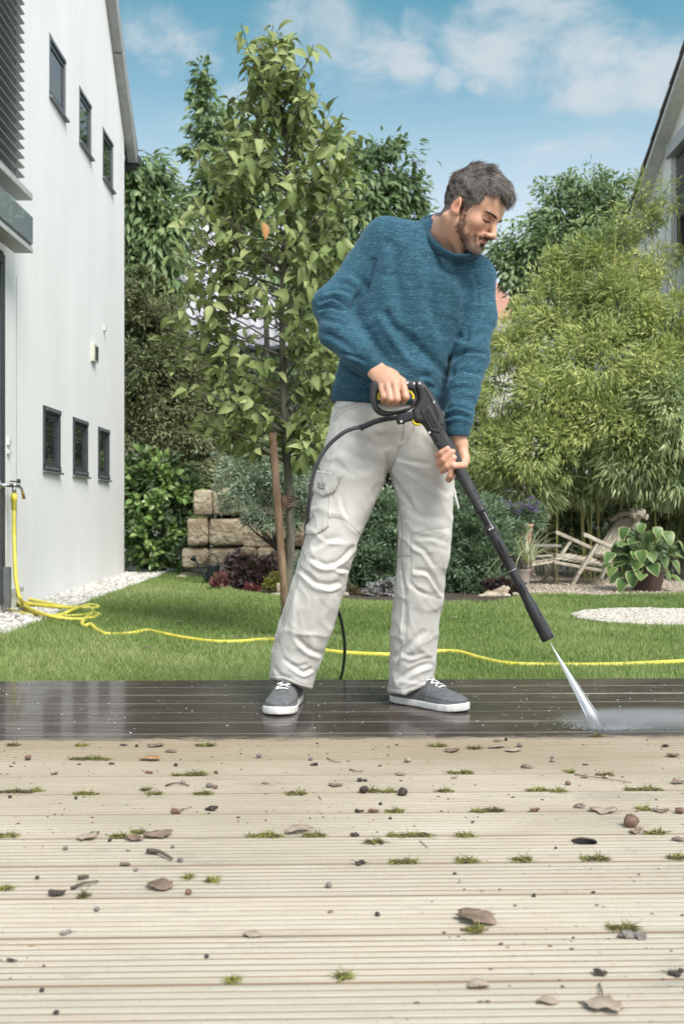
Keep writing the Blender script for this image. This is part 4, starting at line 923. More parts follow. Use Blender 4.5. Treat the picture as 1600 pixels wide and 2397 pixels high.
# ---------------------------------------------------------------- the young tree
ML_sap_o = leaf_mat('young_tree_leaf_single', [(0.13, 0.17, 0.06), (0.2, 0.26, 0.09), (0.29, 0.35, 0.14), (0.37, 0.41, 0.19)], trans=.22, rough=.55, obj_rand=True, spec=.25)
def build_sapling():
    D = 5.72; base = G(668, 1494, GZ); D = base.y
    t = thing('young_tree', 'young tree with large light green leaves tied to a wooden stake', 'tree', tuple(base))
    rng = np.random.default_rng(71); rr = random.Random(71)
    mb = MB()
    trunk = [W(668, 1494, D), W(668, 1430, D), W(678, 1300, D), W(678, 1180, D), W(672, 1080, D), W(664, 900, D), W(660, 700, D), W(672, 480, D), (W(668, 300, D)), W(640, 200, D), W(600, 100, D)]
    sp = spline(trunk, 4); rad = np.interp(np.arange(len(sp)), [0, 8, 16, 24, 32, 40], [.030, .026, .024, .016, .009, .004])
    mb.tube(sp, rad, 10)
    # branches: start on the trunk, sweep up and out to the crown outline
    left = [(1000, 480), (960, 425), (900, 450), (860, 395), (820, 400), (790, 372), (740, 400), (690, 385), (640, 410), (600, 400), (540, 412), (500, 440), (470, 430), (400, 470), (350, 460), (300, 500), (240, 545), (180, 570), (120, 575)]
    right = [(1050, 740), (1000, 790), (960, 800), (900, 810), (850, 800), (800, 790), (700, 800), (620, 840), (560, 850), (500, 860), (440, 855), (380, 850), (330, 845), (290, 800), (240, 740), (170, 710), (130, 640)]
    Cs = []; Ds = []
    def twig(a, b, r0, nl, first=.25):
        pts = limb(mb, a, b, r0, .002, .035, 5, 5, rr); pts = spline(pts, 3); m = len(pts)
        d0 = (b-a).normalized()
        for k in range(nl):
            f = first+(1-first)*(k+rr.random())/nl; p = pts[min(int(f*(m-1)), m-1)]
            side = Vector(rng.normal(size=3)); side -= d0*side.dot(d0)*.6; side.normalize()
            dr = d0*rr.uniform(.2, .9)+side*.9+Vector((0, 0, rr.uniform(-1.1, .1)))
            Cs.append(p+side*.01); Ds.append(dr)
    def ty(z_px): return W(np.interp(z_px, [100, 200, 300, 480, 700, 900, 1080, 1300], [600, 640, 668, 672, 660, 664, 672, 678]), z_px, D)
    for side in (left, right):
        for (y, x) in side:
            for rep in range(3):
                yy = y+rr.uniform(-26, 26); xx = x+rr.uniform(-10, 45)*(1 if x < 665 else -1)+rr.choice((0, 0, -14 if x < 665 else 14))
                st = min(yy+rr.uniform(60, 170), 1085); dd = D+rr.uniform(-.38, .38)
                a = ty(st); b = W(xx, yy, dd); twig(a, b, .0065, 13)
                m = a.lerp(b, rr.uniform(.35, .6)); e = W((xx*.6+665*.4)+rr.uniform(-50, 50), yy-rr.uniform(20, 90), D+rr.uniform(-.4, .4)); twig(m, e, .004, 10)
    for k in range(44):    # branches towards and away from the viewer
        yy = rr.uniform(230, 1010); lim = np.interp(yy, [200, 400, 700, 1000], [60, 130, 170, 110])
        a = ty(min(yy+rr.uniform(50, 140), 1085)); b = W(665+rr.uniform(-lim, lim), yy, D+rr.choice((-1, 1))*rr.uniform(.15, .5)); twig(a, b, .005, 11)
    for k in range(5): twig(ty(330), W(rr.choice((600, 590, 640, 610, 700)), rr.uniform(95, 190), D+rr.uniform(-.05, .05)), .005, 9)
    C = np.array([tuple(c) for c in Cs]); d = np.array([tuple(v) for v in Ds])
    ymin = 1095; k = C[:, 2] > CH+(CY-1085)/F*D; C, d = C[k], d[k]
    mb.build('trunk', M_bark, t, smooth=True)
    L = rng.uniform(.045, .105, len(C)); Wd = L*rng.uniform(.42, .58, len(C))
    leaf_parts('leaf', big_leaf(5, .16, .42, .8, wave=.025), t, C, d, L, Wd, ML_sap_o, 300, 2, .6, restmat=ML_sap)
    # a single orange leaf
    o = mk('leaf', *leaf_cloud(np.array([tuple(W(616, 520, D-.42))]), np.array([[.3, -.2, -1.0]]), .09, .045, big_leaf(5, .1, .3), .2)[:2], plain('orange_leaf', (.42, .20, .07), .6), t)
    print('sapling leaves', len(C))
    # stake
    s = thing('tree_stake', 'rough round wooden stake leaning beside the young tree', 'stake', tuple(G(672, 1488, GZ)))
    mb = MB(); pts = spline([G(672, 1488, GZ), W(664, 1380, D-.05), W(654, 1240, D-.06), W(646, 1130, D-.06), W(637, 1014, D-.06)], 5)
    rad = [.022+.0018*math.sin(i*1.9) for i in range(len(pts))]; mb.tube(pts, rad, 12)
    mb.build('post', noisy('stake_wood', (.16, .095, .055), (.30, .21, .14), scale=26, rough=.85, bump=.7, bscale=60, stretch=(1, 1, .15)), s, smooth=True)
    r = thing('rope_tie', 'brown rope lashing the stake to the trunk of the young tree', 'rope', tuple(W(664, 1175, D)))
    mb = MB()
    for q in range(6):
        z = 1163+q*4.6; loop = []
        for k in range(25):
            a = 2*math.pi*k/24; cx_ = 651 if a < math.pi else 678
            x = 664.5+21*math.cos(a)*(1 if True else 1); loop.append(W(x, z+2*math.sin(a*2+q), D-.03+.032*math.sin(a)*(1 if abs(math.cos(a)) > .5 else .75)))
        mb.tube(loop, .0042, 6, False)
    for q in range(5): mb.tube([W(660+q*2.5, 1160, D-.05), W(662+q*2, 1178, D-.062), W(661+q*2.5, 1192, D-.05)], .0042, 6)
    mb.tube(spline([W(664, 1190, D-.05), W(660, 1202, D-.055), W(657, 1212, D-.05)], 3), .003, 5)
    mb.build('rope', noisy('hemp_rope', (.14, .08, .055), (.26, .17, .125), scale=60, rough=.95, bump=.8, bscale=160), r)
build_sapling()
# ---------------------------------------------------------------- stone wall, rocks
M_sand = noisy('sandstone', (.21, .165, .105), (.46, .40, .29), scale=5, rough=.9, bump=1.0, bscale=22, detail=10, obj_rand=.18, bdist=.05)
def rock_mesh(name, c, size, seed, mat, parent=None, rough=.09, box=.6, sub_=3, tilt=0):
    rng = np.random.default_rng(seed); V, Fc = ico(1, sub_)
    p = np.sign(V)*np.abs(V)**(1-box*.62); p /= np.abs(p).max(axis=0)
    n = fbm(V, seed, 4, 2.2)[:, None]; p = p*(1+rough*n)
    p = p*np.array(size)/2
    ct, st = math.cos(tilt), math.sin(tilt); p = np.c_[p[:, 0]*ct-p[:, 2]*st, p[:, 1], p[:, 0]*st+p[:, 2]*ct]
    return mk(name, p+np.array(c), Fc, mat, parent, smooth=True)
def build_wall():
    t = thing('stone_block_wall', 'low retaining wall of big rough sandstone blocks behind the watering can', 'wall', tuple(W(560, 1340, 11.2)))
    D = 11.0
    blocks = [(500, 556, 1143, 1206), (556, 640, 1143, 1208), (640, 700, 1150, 1210), (440, 485, 1214, 1276), (487, 566, 1214, 1277), (568, 640, 1220, 1279), (642, 720, 1222, 1280),
              (425, 484, 1283, 1330), (488, 560, 1282, 1342), (562, 598, 1284, 1345), (600, 652, 1282, 1345), (656, 730, 1284, 1346), (455, 498, 1148, 1205)]
    for i, (x0, x1, y0, y1) in enumerate(blocks):
        a = W(x0, y1, D); b = W(x1, y0, D)
        rock_mesh('stone_block', ((a.x+b.x)/2, D+.15+.03*(i % 3), (a.z+b.z)/2), ((b.x-a.x)*1.07, .42, (b.z-a.z)*1.06), 100+i, M_sand, t, rough=.055, box=1.2)
    mb = MB(); a = W(505, 1345, D+.3); b = W(740, 1175, D+.3); mb.box(((a.x+b.x)/2, D+.45, (a.z+b.z)/2), (b.x-a.x, .2, b.z-a.z)); mb.build('backfill_soil', M_soil, t)
build_wall()
M_rock = noisy('garden_rock', (.30, .25, .18), (.55, .49, .40), scale=8, rough=.9, bump=.8, bscale=30, obj_rand=.15)
ROCKS = [('flat pale rock at the edge of the lawn left of the watering can', 452, 1345, 62, 14, 11.2), ('small brownish stone beside the flat pale rock by the lawn edge', 425, 1352, 26, 11, 10.8),
         ('yellowish stone at the foot of the pink leafed plant', 514, 1374, 26, 16, 9.5), ('pale rock right behind the foot of the young tree', 650, 1396, 40, 18, 8.7),
         ('upright light stone between yellow green plant and trunk', 656, 1378, 18, 26, 9.0), ('small stone in the bed between the legs of the man', 806, 1392, 22, 12, 8.8),
         ('small pale stone just right of the right trouser leg', 1042, 1404, 14, 10, 8.7), ('grey slab lying on the hedge bank right of the lance grip', 1160, 1182, 60, 30, 10.4)]
for i, (lb, x, y, w, h, D) in enumerate(ROCKS):
    c = W(x, y, D); o = rock_mesh('rock', c, (w/F*D, w/F*D*.7, h/F*D), 200+i, M_rock, None, .10, .5); tag(o, lb, 'rock')
def build_log():
    t = thing('driftwood_root', 'pale gnarled piece of driftwood at the lawn edge behind the lance', 'driftwood', tuple(G(1150, 1412, GZ)))
    M = noisy('driftwood', (.26, .20, .13), (.56, .49, .38), scale=12, rough=.85, bump=.9, bscale=30, stretch=(.4, 1, 2), detail=8)
    mb = MB(); D = 8.75
    for (pts, r) in (([(1120, 1403), (1145, 1396), (1170, 1390), (1190, 1376)], (.035, .05, .045, .02)), ([(1125, 1409), (1150, 1404), (1185, 1407), (1196, 1411)], (.025, .035, .025, .010)), ([(1150, 1398), (1168, 1384), (1182, 1372)], (.03, .03, .012)), ([(1175, 1392), (1190, 1396), (1200, 1404)], (.02, .02, .008))):
        sp = spline([W(a, b, D+.02*k) for k, (a, b) in enumerate(pts)], 5); n = len(sp)
        rad = np.interp(np.linspace(0, 1, n), np.linspace(0, 1, len(r)), r)*(1+.15*np.sin(np.arange(n)*1.7)); mb.tube(sp, rad, 9)
    mb.build('root', M, t, smooth=True)
build_log()
# ---------------------------------------------------------------- implicit surfaces (surface nets)
def surface_net(f, lo, hi, h, B=14, slack=1.5, groups=None):
    lo = np.array(lo, float); hi = np.array(hi, float); nb = np.ceil((hi-lo)/(h*B)).astype(int)
    g = np.stack(np.meshgrid(*[np.arange(n) for n in nb], indexing='ij'), -1).reshape(-1, 3)
    cen = lo+(g+.5)*h*B
    if groups is None:
        d = f(cen); g = g[np.abs(d) < h*B*.87*slack]; jobs = [(g[s:s+24], f) for s in range(0, len(g), 24)]
    else:
        # each block only evaluates the body groups close to it
        gd = np.stack([q(cen) for q in groups[0]], 1); keep = gd.min(1) < h*B*.87*slack; keep &= f(cen, None) > -h*B*.87*slack
        g = g[keep]; act = gd[keep] < h*B*.87*slack+.035; code = act @ (1 << np.arange(act.shape[1])); jobs = []
        for c_ in np.unique(code):
            m_ = code == c_; ids = [k for k in range(act.shape[1]) if (c_ >> k) & 1]; gg = g[m_]
            jobs += [(gg[s:s+24], (lambda P, ids=ids: f(P, ids))) for s in range(0, len(gg), 24)]
    n1 = B+2
    loc = np.stack(np.meshgrid(*[np.arange(n1)]*3, indexing='ij'), -1).reshape(-1, 3)
    big = nb*B+4; key = lambda c: (c[..., 0].astype(np.int64)*big[1]+c[..., 1])*big[2]+c[..., 2]
    VK = []; VP = []; Q = []
    offs = np.array([(a, b, c) for a in (0, 1) for b in (0, 1) for c in (0, 1)])
    edges = [(0, 1), (2, 3), (4, 5), (6, 7), (0, 2), (1, 3), (4, 6), (5, 7), (0, 4), (1, 5), (2, 6), (3, 7)]
    for gb, fn_ in jobs:
        base = gb*B
        pts = lo+(base[:, None, :]+loc[None])*h
        val = fn_(pts.reshape(-1, 3)).reshape(len(gb), n1, n1, n1)
        ins = val < 0
        # cells 0..B-1 (own) -- vertices
        def sub_(a, o, m): return a[:, o[0]:o[0]+m, o[1]:o[1]+m, o[2]:o[2]+m]
        m = B
        cnt = sum(sub_(ins, o, m).astype(np.int8) for o in offs)
        ci = np.argwhere((cnt > 0) & (cnt < 8))
        if len(ci):
            b = ci[:, 0]; c = ci[:, 1:]
            cv = np.stack([val[b, c[:, 0]+o[0], c[:, 1]+o[1], c[:, 2]+o[2]] for o in offs], 1)
            acc = np.zeros((len(ci), 3)); w = np.zeros(len(ci))
            for (i, j) in edges:
                a_, b_ = cv[:, i], cv[:, j]; k = (a_ < 0) != (b_ < 0)
                t = np.where(k, a_/np.where(k, a_-b_, 1), 0)
                p = offs[i]+t[:, None]*(offs[j]-offs[i]); acc += p*k[:, None]; w += k
            P = lo+(base[b]+c+acc/w[:, None])*h
            VK.append(key(base[b]+c)); VP.append(P)
        # edges: start points 1..B own (so neighbouring cells are in own-or-lower blocks)
        for ax in range(3):
            e = np.zeros(3, int); e[ax] = 1
            a_ = ins[:, 1:B+1, 1:B+1, 1:B+1]; b_ = ins[:, 1+e[0]:B+1+e[0], 1+e[1]:B+1+e[1], 1+e[2]:B+1+e[2]]
            ed = np.argwhere(a_ != b_)
            if not len(ed): continue
            bi = ed[:, 0]; c = ed[:, 1:]+1; gp = base[bi]+c
            u = np.zeros(3, int); v = np.zeros(3, int); u[(ax+1) % 3] = 1; v[(ax+2) % 3] = 1
            q = np.stack([key(gp), key(gp-u), key(gp-u-v), key(gp-v)], 1)
            flip = ~a_[bi, ed[:, 1], ed[:, 2], ed[:, 3]]
            q[flip] = q[flip][:, ::-1]; Q.append(q)
    VK = np.concatenate(VK); VP = np.concatenate(VP); Q = np.concatenate(Q)
    VK, ui = np.unique(VK, return_index=True); VP = VP[ui]
    idx = np.searchsorted(VK, Q); idx = np.clip(idx, 0, len(VK)-1); ok = (VK[idx] == Q).all(1); idx = idx[ok]
    # keep the largest connected piece
    n = len(VP); lb = np.arange(n); a = idx.ravel(); b = np.roll(idx, 1, axis=1).ravel()
    for _ in range(200):
        ra, rb = lb[a], lb[b]; m = np.minimum(ra, rb); old = lb.copy(); k = ra != rb
        if k.any(): np.minimum.at(lb, ra[k], m[k]); np.minimum.at(lb, rb[k], m[k])
        lb = lb[lb[lb]]
        if (lb == old).all(): break
    cn = np.bincount(lb, minlength=n); ok = lb == cn.argmax(); mp = np.cumsum(ok)-1; idx = mp[idx[ok[idx[:, 0]]]]; VP = VP[ok]
    return VP, idx.astype(np.int32)
def vnormals(V, Q):
    a, b, c, d = V[Q[:, 0]], V[Q[:, 1]], V[Q[:, 2]], V[Q[:, 3]]
    fn = np.cross(c-a, d-b); N = np.zeros_like(V)
    for k in range(4): np.add.at(N, Q[:, k], fn)
    return N/(np.linalg.norm(N, axis=1)[:, None]+1e-12)
def lap(V, Q, it=2, lam=.5):
    E = np.concatenate([Q[:, [0, 1]], Q[:, [1, 2]], Q[:, [2, 3]], Q[:, [3, 0]]]); n = len(V)
    for _ in range(it):
        S = np.zeros_like(V); c = np.zeros(n)
        for ax in range(3): S[:, ax] = np.bincount(E[:, 0], V[E[:, 1], ax], n)+np.bincount(E[:, 1], V[E[:, 0], ax], n)
        c = np.bincount(E[:, 0], minlength=n)+np.bincount(E[:, 1], minlength=n)
        V = V+lam*(S/np.maximum(c, 1)[:, None]-V)
    return V
def smin(a, b, k): h = np.clip(.5+.5*(b-a)/k, 0, 1); return b*(1-h)+a*h-k*h*(1-h)
def smax(a, b, k): return -smin(-a, -b, k)
def s_cap(P, a, b, ra, rb):
    a = np.asarray(a, float); b = np.asarray(b, float); ab = b-a; t = np.clip((P-a)@ab/(ab@ab), 0, 1)
    return np.linalg.norm(P-a-t[:, None]*ab, axis=1)-(ra+(rb-ra)*t)
def s_ell(P, c, r, R=None):
    q = P-np.asarray(c, float)
    if R is not None: q = q@R
    r = np.asarray(r, float); k0 = np.linalg.norm(q/r, axis=1); k1 = np.linalg.norm(q/(r*r), axis=1)+1e-9
    return k0*(k0-1)/k1
def s_chain(P, pts, rad, k=.004):
    d = None
    for i in range(len(pts)-1):
        e = s_cap(P, pts[i], pts[i+1], rad[i], rad[i+1]); d = e if d is None else smin(d, e, k)
    return d
def s_sweep(P, nodes, A, Bd, side, k=0.0, pw=2.0):
    """swept ellipse: nodes (n,3), half widths A along side vectors, half depths Bd; nearest point on the polyline"""
    nodes = np.asarray(nodes, float); side = np.asarray(side, float); best = np.full(len(P), 1e9); C = np.zeros((len(P), 3)); a = np.zeros(len(P)); b = np.zeros(len(P)); S = np.zeros((len(P), 3)); T = np.zeros((len(P), 3))
    for i in range(len(nodes)-1):
        p, q = nodes[i], nodes[i+1]; d = q-p; t = np.clip((P-p)@d/(d@d), 0, 1); c = p+t[:, None]*d
        e = ((P-c)**2).sum(1); m = e < best; best[m] = e[m]; C[m] = c[m]; tm = t[m]
        ts = tm
        a[m] = A[i]+(A[i+1]-A[i])*ts; b[m] = Bd[i]+(Bd[i+1]-Bd[i])*ts
        S[m] = side[i]+(side[i+1]-side[i])*ts[:, None]; T[m] = d/np.linalg.norm(d)
    S -= T*(S*T).sum(1)[:, None]; S /= np.linalg.norm(S, axis=1)[:, None]; N = np.cross(T, S)
    q = P-C; u = (q*S).sum(1); v = (q*N).sum(1); w = (q*T).sum(1)
    mn = np.minimum(a, b)
    r = (np.abs(u/a)**pw+np.abs(v/b)**pw+np.abs(w/mn)**pw+1e-12)**(1/pw)
    return (r-1)*mn
def poly_sd(X, Z, poly):
    """signed distance to a 2D polygon (negative inside)"""
    p = np.asarray(poly, float); n = len(p); d = np.full(len(X), 1e9); s = np.ones(len(X))
    for i in range(n):
        a = p[i]; b = p[(i+1) % n]; ex, ez = b-a; wx, wz_ = X-a[0], Z-a[1]
        t = np.clip((wx*ex+wz_*ez)/(ex*ex+ez*ez+1e-12), 0, 1); dx, dz = wx-ex*t, wz_-ez*t
        d = np.minimum(d, dx*dx+dz*dz)
        c1 = Z >= a[1]; c2 = Z < b[1]; c3 = ex*wz_ > ez*wx
        s = np.where((c1 & c2 & c3) | (~c1 & ~c2 & ~c3), -s, s)
    return s*np.sqrt(d)
def seg_d(X, Z, pts):
    """distance to a 2D polyline and the side sign"""
    p = np.asarray(pts, float); d = np.full(len(X), 1e9); sg = np.ones(len(X)); tt = np.zeros(len(X)); n = len(p)-1
    for i in range(n):
        a, b = p[i], p[i+1]; e = b-a; wx, wz_ = X-a[0], Z-a[1]; t = np.clip((wx*e[0]+wz_*e[1])/(e@e), 0, 1)
        dx, dz = wx-e[0]*t, wz_-e[1]*t; q = dx*dx+dz*dz; m = q < d; d[m] = q[m]; sg[m] = np.sign(e[0]*wz_-e[1]*wx)[m]; tt[m] = ((i+t)/n)[m]
    return np.sqrt(d), sg, tt
# ================================================================ the man
wv = lambda x, y, D: np.array(tuple(W(x, y, D)))
def pxy(V): return CX+V[:, 0]/V[:, 1]*F, CY-(V[:, 2]-CH)/V[:, 1]*F
man = thing('person', 'man in a blue sweater and pale grey cargo trousers bending over a pressure lance', 'person', (0.05, 3.2, 0))
# ---- head frame
PSI, PIT, ROL, HS = math.radians(56), math.radians(32), math.radians(-3), .945
h_f = np.array([math.sin(PSI)*math.cos(PIT), -math.cos(PSI)*math.cos(PIT), -math.sin(PIT)])
h_u = np.array([math.sin(PSI)*math.sin(PIT), -math.cos(PSI)*math.sin(PIT), math.cos(PIT)])
h_r = np.cross(h_f, h_u); h_u = h_u*math.cos(ROL)+h_r*math.sin(ROL); h_r = np.cross(h_f, h_u)
HR_ = np.stack([h_r, h_f, h_u], 1)                        # columns: right, forward, up
H_C = wv(1067, 479, 2.985)-(HR_@np.array([.077, -.010, -.004]))*HS
LZ, LK = -.022, 1.15                                       # the lower face is a little shorter than the template
def to_head(P):
    q = ((P-H_C)@HR_)/HS; q[:, 2] = np.where(q[:, 2] < LZ, LZ+(q[:, 2]-LZ)*LK, q[:, 2]); return q
def from_head(q):
    q = np.array(q, float); z = q[..., 2]; q[..., 2] = np.where(z < LZ, LZ+(z-LZ)/LK, z); return H_C+(q*HS)@HR_.T
def sd_head(P):
    q = to_head(P); m = q*np.array([1, 1, 1]); ax = np.abs(q[:, 0]); a = np.stack([ax, q[:, 1], q[:, 2]], 1)
    d = s_ell(q, (0, -.008, .047), (.074, .095, .086))
    d = smin(d, s_ell(q, (0, .035, .035), (.064, .062, .062)), .03)
    d = smin(d, s_ell(q, (0, .030, -.030), (.056, .060, .074)), .03)
    d = smin(d, s_cap(a, (.052, .0, -.048), (.020, .072, -.092), .018, .019), .028)
    d = smin(d, s_ell(q, (0, .082, -.098), (.021, .017, .018)), .018)
    d = smin(d, s_ell(a, (.043, .060, -.022), (.020, .022, .022)), .022)      # cheek bone
    d = smin(d, s_cap(a, (.036, .078, .021), (.010, .091, .020), .010, .010), .014)   # brow
    d = smax(d, -s_ell(a, (.0315, .103, .003), (.020, .0215, .0140)), .011)    # socket
    d = smin(d, s_ell(a, (.0315, .0748, .0010), (.0158, .0140, .0138)), .0025)    # closed upper lid over the eye ball
    d = smin(d, s_ell(a, (.032, .0735, -.0125), (.018, .0105, .006)), .008)    # lower lid pad
    d = smin(d, s_cap(q, (0, .087, .016), (0, .1145, -.031), .0085, .0098), .010)
    d = smin(d, s_ell(q, (0, .1150, -.0345), (.0122, .0108, .0105)), .006)
    d = smin(d, s_ell(a, (.0140, .105, -.039), (.0088, .0130, .0085)), .005)
    d = smax(d, -s_ell(a, (.0075, .109, -.0455), (.0042, .006, .004)), .003)
    d = smin(d, s_ell(q, (0, .081, -.058), (.030, .016, .022)), .014)         # muzzle
    d = smin(d, s_cap(a, (0, .1005, -.0585), (.021, .087, -.0625), .0058, .0032), .004)
    d = smin(d, s_cap(a, (0, .0995, -.0695), (.018, .087, -.0665), .0068, .0038), .004)
    d = smax(d, -s_cap(a, (0, .1065, -.0638), (.024, .090, -.0645), .0020, .0018), .003)
    d = smax(d, -s_ell(q, (0, .104, -.081), (.016, .008, .0055)), .008)
    # ear
    c = np.array([.077, -.010, -.004]); R = np.array(Euler((math.radians(24), 0, math.radians(-14))).to_matrix()); e = (a-c)@R
    ear = s_ell(e, (0, 0, .002), (.0080, .0195, .0300)); ear = smin(ear, s_ell(e, (-.001, .006, -.024), (.006, .0085, .011)), .008)
    ear = smax(ear, -s_ell(e, (.0065, .003, .002), (.0055, .0115, .0225)), .003)
    ear = smin(ear, s_cap(e, (.003, .003, .014), (.002, -.004, -.014), .0028, .003), .003)
    ear = smax(ear, -s_ell(e, (.006, .009, -.004), (.005, .005, .007)), .003)
    d = smin(d, ear, .006)
    return d*HS
NECK_A = from_head((0, -.022, -.045)); NECK_B = wv(1042, 578, 3.13)
def sd_neck(P):
    d = s_cap(P, NECK_A, NECK_B, .059, .068)
    a = from_head((.062, -.03, -.05)); d = smin(d, s_cap(P, a, wv(1075, 590, 3.05), .013, .013), .02)    # neck muscle
    d = smin(d, s_cap(P, wv(1030, 528, 3.14), wv(990, 548, 3.15), .040, .022), .03)
    return d
# ---- hands (pixel, pixel, depth) chains
def CH3(*p): return [wv(*q) for q in p]
# his right hand (left in the photo), round the handle
HA = dict(index=(CH3((941, 896, 2.918), (950, 929, 2.905), (944, 938, 2.935), (934, 926, 2.955)), (.0115, .0108, .0098, .0088)),
          middle=(CH3((924, 900, 2.912), (929, 934, 2.898), (925, 943, 2.930), (918, 929, 2.955)), (.0118, .0110, .0100, .0088)),
          ring=(CH3((908, 905, 2.918), (914, 934, 2.902), (911, 943, 2.933), (905, 930, 2.955)), (.0113, .0105, .0096, .0085)),
          little=(CH3((894, 908, 2.930), (899, 929, 2.912), (897, 938, 2.938), (892, 927, 2.955)), (.0103, .0095, .0086, .0078)),
          thumb=(CH3((905, 878, 3.0), (925, 885, 3.018), (944, 900, 3.012), (952, 912, 2.99)), (.013, .0125, .0110, .0098)))
WR_A = wv(876, 862, 2.985)
def sd_hand_a(P):
    d = s_cap(P, wv(865, 852, 3.0), WR_A, .028, .0255)
    for k, (x, y, D, r) in enumerate(((941, 893, 2.925, .0125), (924, 896, 2.918, .013), (908, 900, 2.925, .0125), (895, 904, 2.938, .0115))):
        wx = (889, 884, 879, 873)[k]; wy = (862, 866, 870, 873)[k]
        d = smin(d, s_cap(P, wv(wx, wy, 2.975), wv(x, y, D), .0165, r), .010)
    d = smin(d, s_ell(P, wv(912, 884, 2.957), (.030, .016, .024)), .015)
    for n, (c, r) in HA.items(): d = smin(d, s_chain(P, c, r, .0025), .0035 if n != 'thumb' else .012)
    for (x, y, D) in ((941, 895, 2.915), (924, 898, 2.908), (908, 903, 2.915), (894, 907, 2.927)): d = smin(d, s_ell(P, wv(x, y, D), (.009, .007, .009)), .006)
    return d
# his left hand (right in the photo), round the tube
HB = dict(index=(CH3((1062, 1062, 3.020), (1036, 1062, 3.008), (1024, 1066, 2.968), (1033, 1060, 2.936), (1047, 1050, 2.930)), (.0115, .0112, .0105, .0098, .0085)),
          middle=(CH3((1064, 1078, 3.018), (1038, 1080, 3.006), (1027, 1084, 2.966), (1038, 1076, 2.932), (1059, 1057, 2.928)), (.0118, .0114, .0108, .0100, .0085)),
          ring=(CH3((1068, 1092, 3.014), (1045, 1096, 3.004), (1035, 1101, 2.964), (1046, 1091, 2.932), (1062, 1071, 2.928)), (.0115, .0110, .0104, .0098, .0083)),
          little=(CH3((1074, 1102, 3.008), (1058, 1114, 3.000), (1050, 1122, 2.966), (1052, 1113, 2.940), (1055, 1099, 2.934)), (.0105, .0100, .0095, .0088, .0078)),
          thumb=(CH3((1080, 1052, 2.985), (1088, 1078, 2.965), (1083, 1089, 2.945), (1062, 1090, 2.925)), (.0155, .0135, .0115, .0095)))
def sd_hand_b(P):
    d = s_cap(P, wv(1070, 1015, 2.985), wv(1074, 1036, 2.988), .026, .0245)
    for (x, y, D) in ((1062, 1062, 3.020), (1066, 1076, 3.018), (1070, 1090, 3.012), (1076, 1100, 3.004)): d = smin(d, s_cap(P, wv(1075, 1038, 2.992), wv(x, y, D), .0175, .0125), .010)
    d = smin(d, s_cap(P, wv(1078, 1042, 2.985), wv(1086, 1072, 2.970), .017, .0145), .012)
    for n, (c, r) in HB.items(): d = smin(d, s_chain(P, c, r, .0025), .0028 if n != 'thumb' else .006)
    return d
TORSO = [(905, 965, 3.165), (915, 900, 3.16), (930, 820, 3.155), (950, 740, 3.15), (974, 670, 3.15), (998, 605, 3.155), (1014, 568, 3.15), (1024, 552, 3.145)]
T_N = [wv(*p) for p in TORSO]; T_S = [(1, 0, 0), (1, 0, -.04), (1, 0, -.10), (1, 0, -.2), (1, 0, -.32), (1, 0, -.40), (1, 0, -.42), (1, 0, -.42)]
T_A = [.177, .174, .166, .168, .182, .186, .120, .060]; T_B = [.127, .128, .121, .120, .120, .110, .084, .055]
ARM_A = [((898, 563, 3.15), .071), ((852, 636, 3.16), .064), ((779, 716, 3.13), .0605), ((792, 776, 3.07), .055), ((836, 826, 3.02), .044), ((868, 858, 2.995), .0355)]
ARM_B = [((1111, 657, 3.15), .065), ((1114, 740, 3.15), .059), ((1103, 832, 3.10), .0515), ((1083, 915, 3.04), .048), ((1075, 972, 3.0), .0385), ((1071, 1014, 2.985), .0325)]
def arm_pts(A): return [wv(*p) for p, r in A]
AP, BPt = arm_pts(ARM_A), arm_pts(ARM_B)
def zrow(rows):
    """rows of (py, xl, xr, depth half, D) -> interpolators over z"""
    z = []; cx = []; cy = []; a = []; b = []
    for (py, xl, xr, bb, D) in rows:
        z.append(CH-(py-CY)/F*D); cx.append(((xl+xr)/2-CX)/F*D); cy.append(D); a.append((xr-xl)/2/F*D); b.append(bb)
    o = np.argsort(z); return [np.array(q)[o] for q in (z, cx, cy, a, b)]
LEG_A = zrow([(880, 800, 930, .100, 3.17), (925, 797, 930, .103, 3.17), (950, 782, 930, .110, 3.17), (975, 775, 930, .113, 3.17), (1020, 765, 925, .112, 3.17), (1080, 755, 915, .108, 3.17), (1130, 744, 898, .103, 3.165), (1162, 738, 886, .100, 3.165), (1200, 728, 866, .096, 3.16), (1251, 718, 842, .092, 3.155),
              (1305, 705, 825, .088, 3.155), (1360, 685, 811, .084, 3.16), (1421, 664, 794, .082, 3.17), (1479, 648, 776, .080, 3.185), (1530, 634, 757, .080, 3.20), (1575, 632, 741, .082, 3.21), (1640, 634, 722, .084, 3.22)])
LEG_B = zrow([(880, 885, 1016, .100, 3.17), (925, 885, 1018, .103, 3.17), (965, 885, 1038, .112, 3.17), (1020, 893, 1050, .112, 3.17), (1080, 903, 1060, .108, 3.17), (1130, 917, 1062, .103, 3.17), (1172, 930, 1060, .099, 3.17), (1240, 934, 1055, .093, 3.17), (1309, 930, 1050, .090, 3.175),
              (1345, 927, 1038, .087, 3.18), (1404, 921, 1037, .084, 3.19), (1431, 919, 1027, .082, 3.195), (1479, 913, 1024, .080, 3.205), (1547, 910, 1019, .080, 3.22), (1581, 909, 1013, .082, 3.23), (1650, 907, 1010, .088, 3.235)])
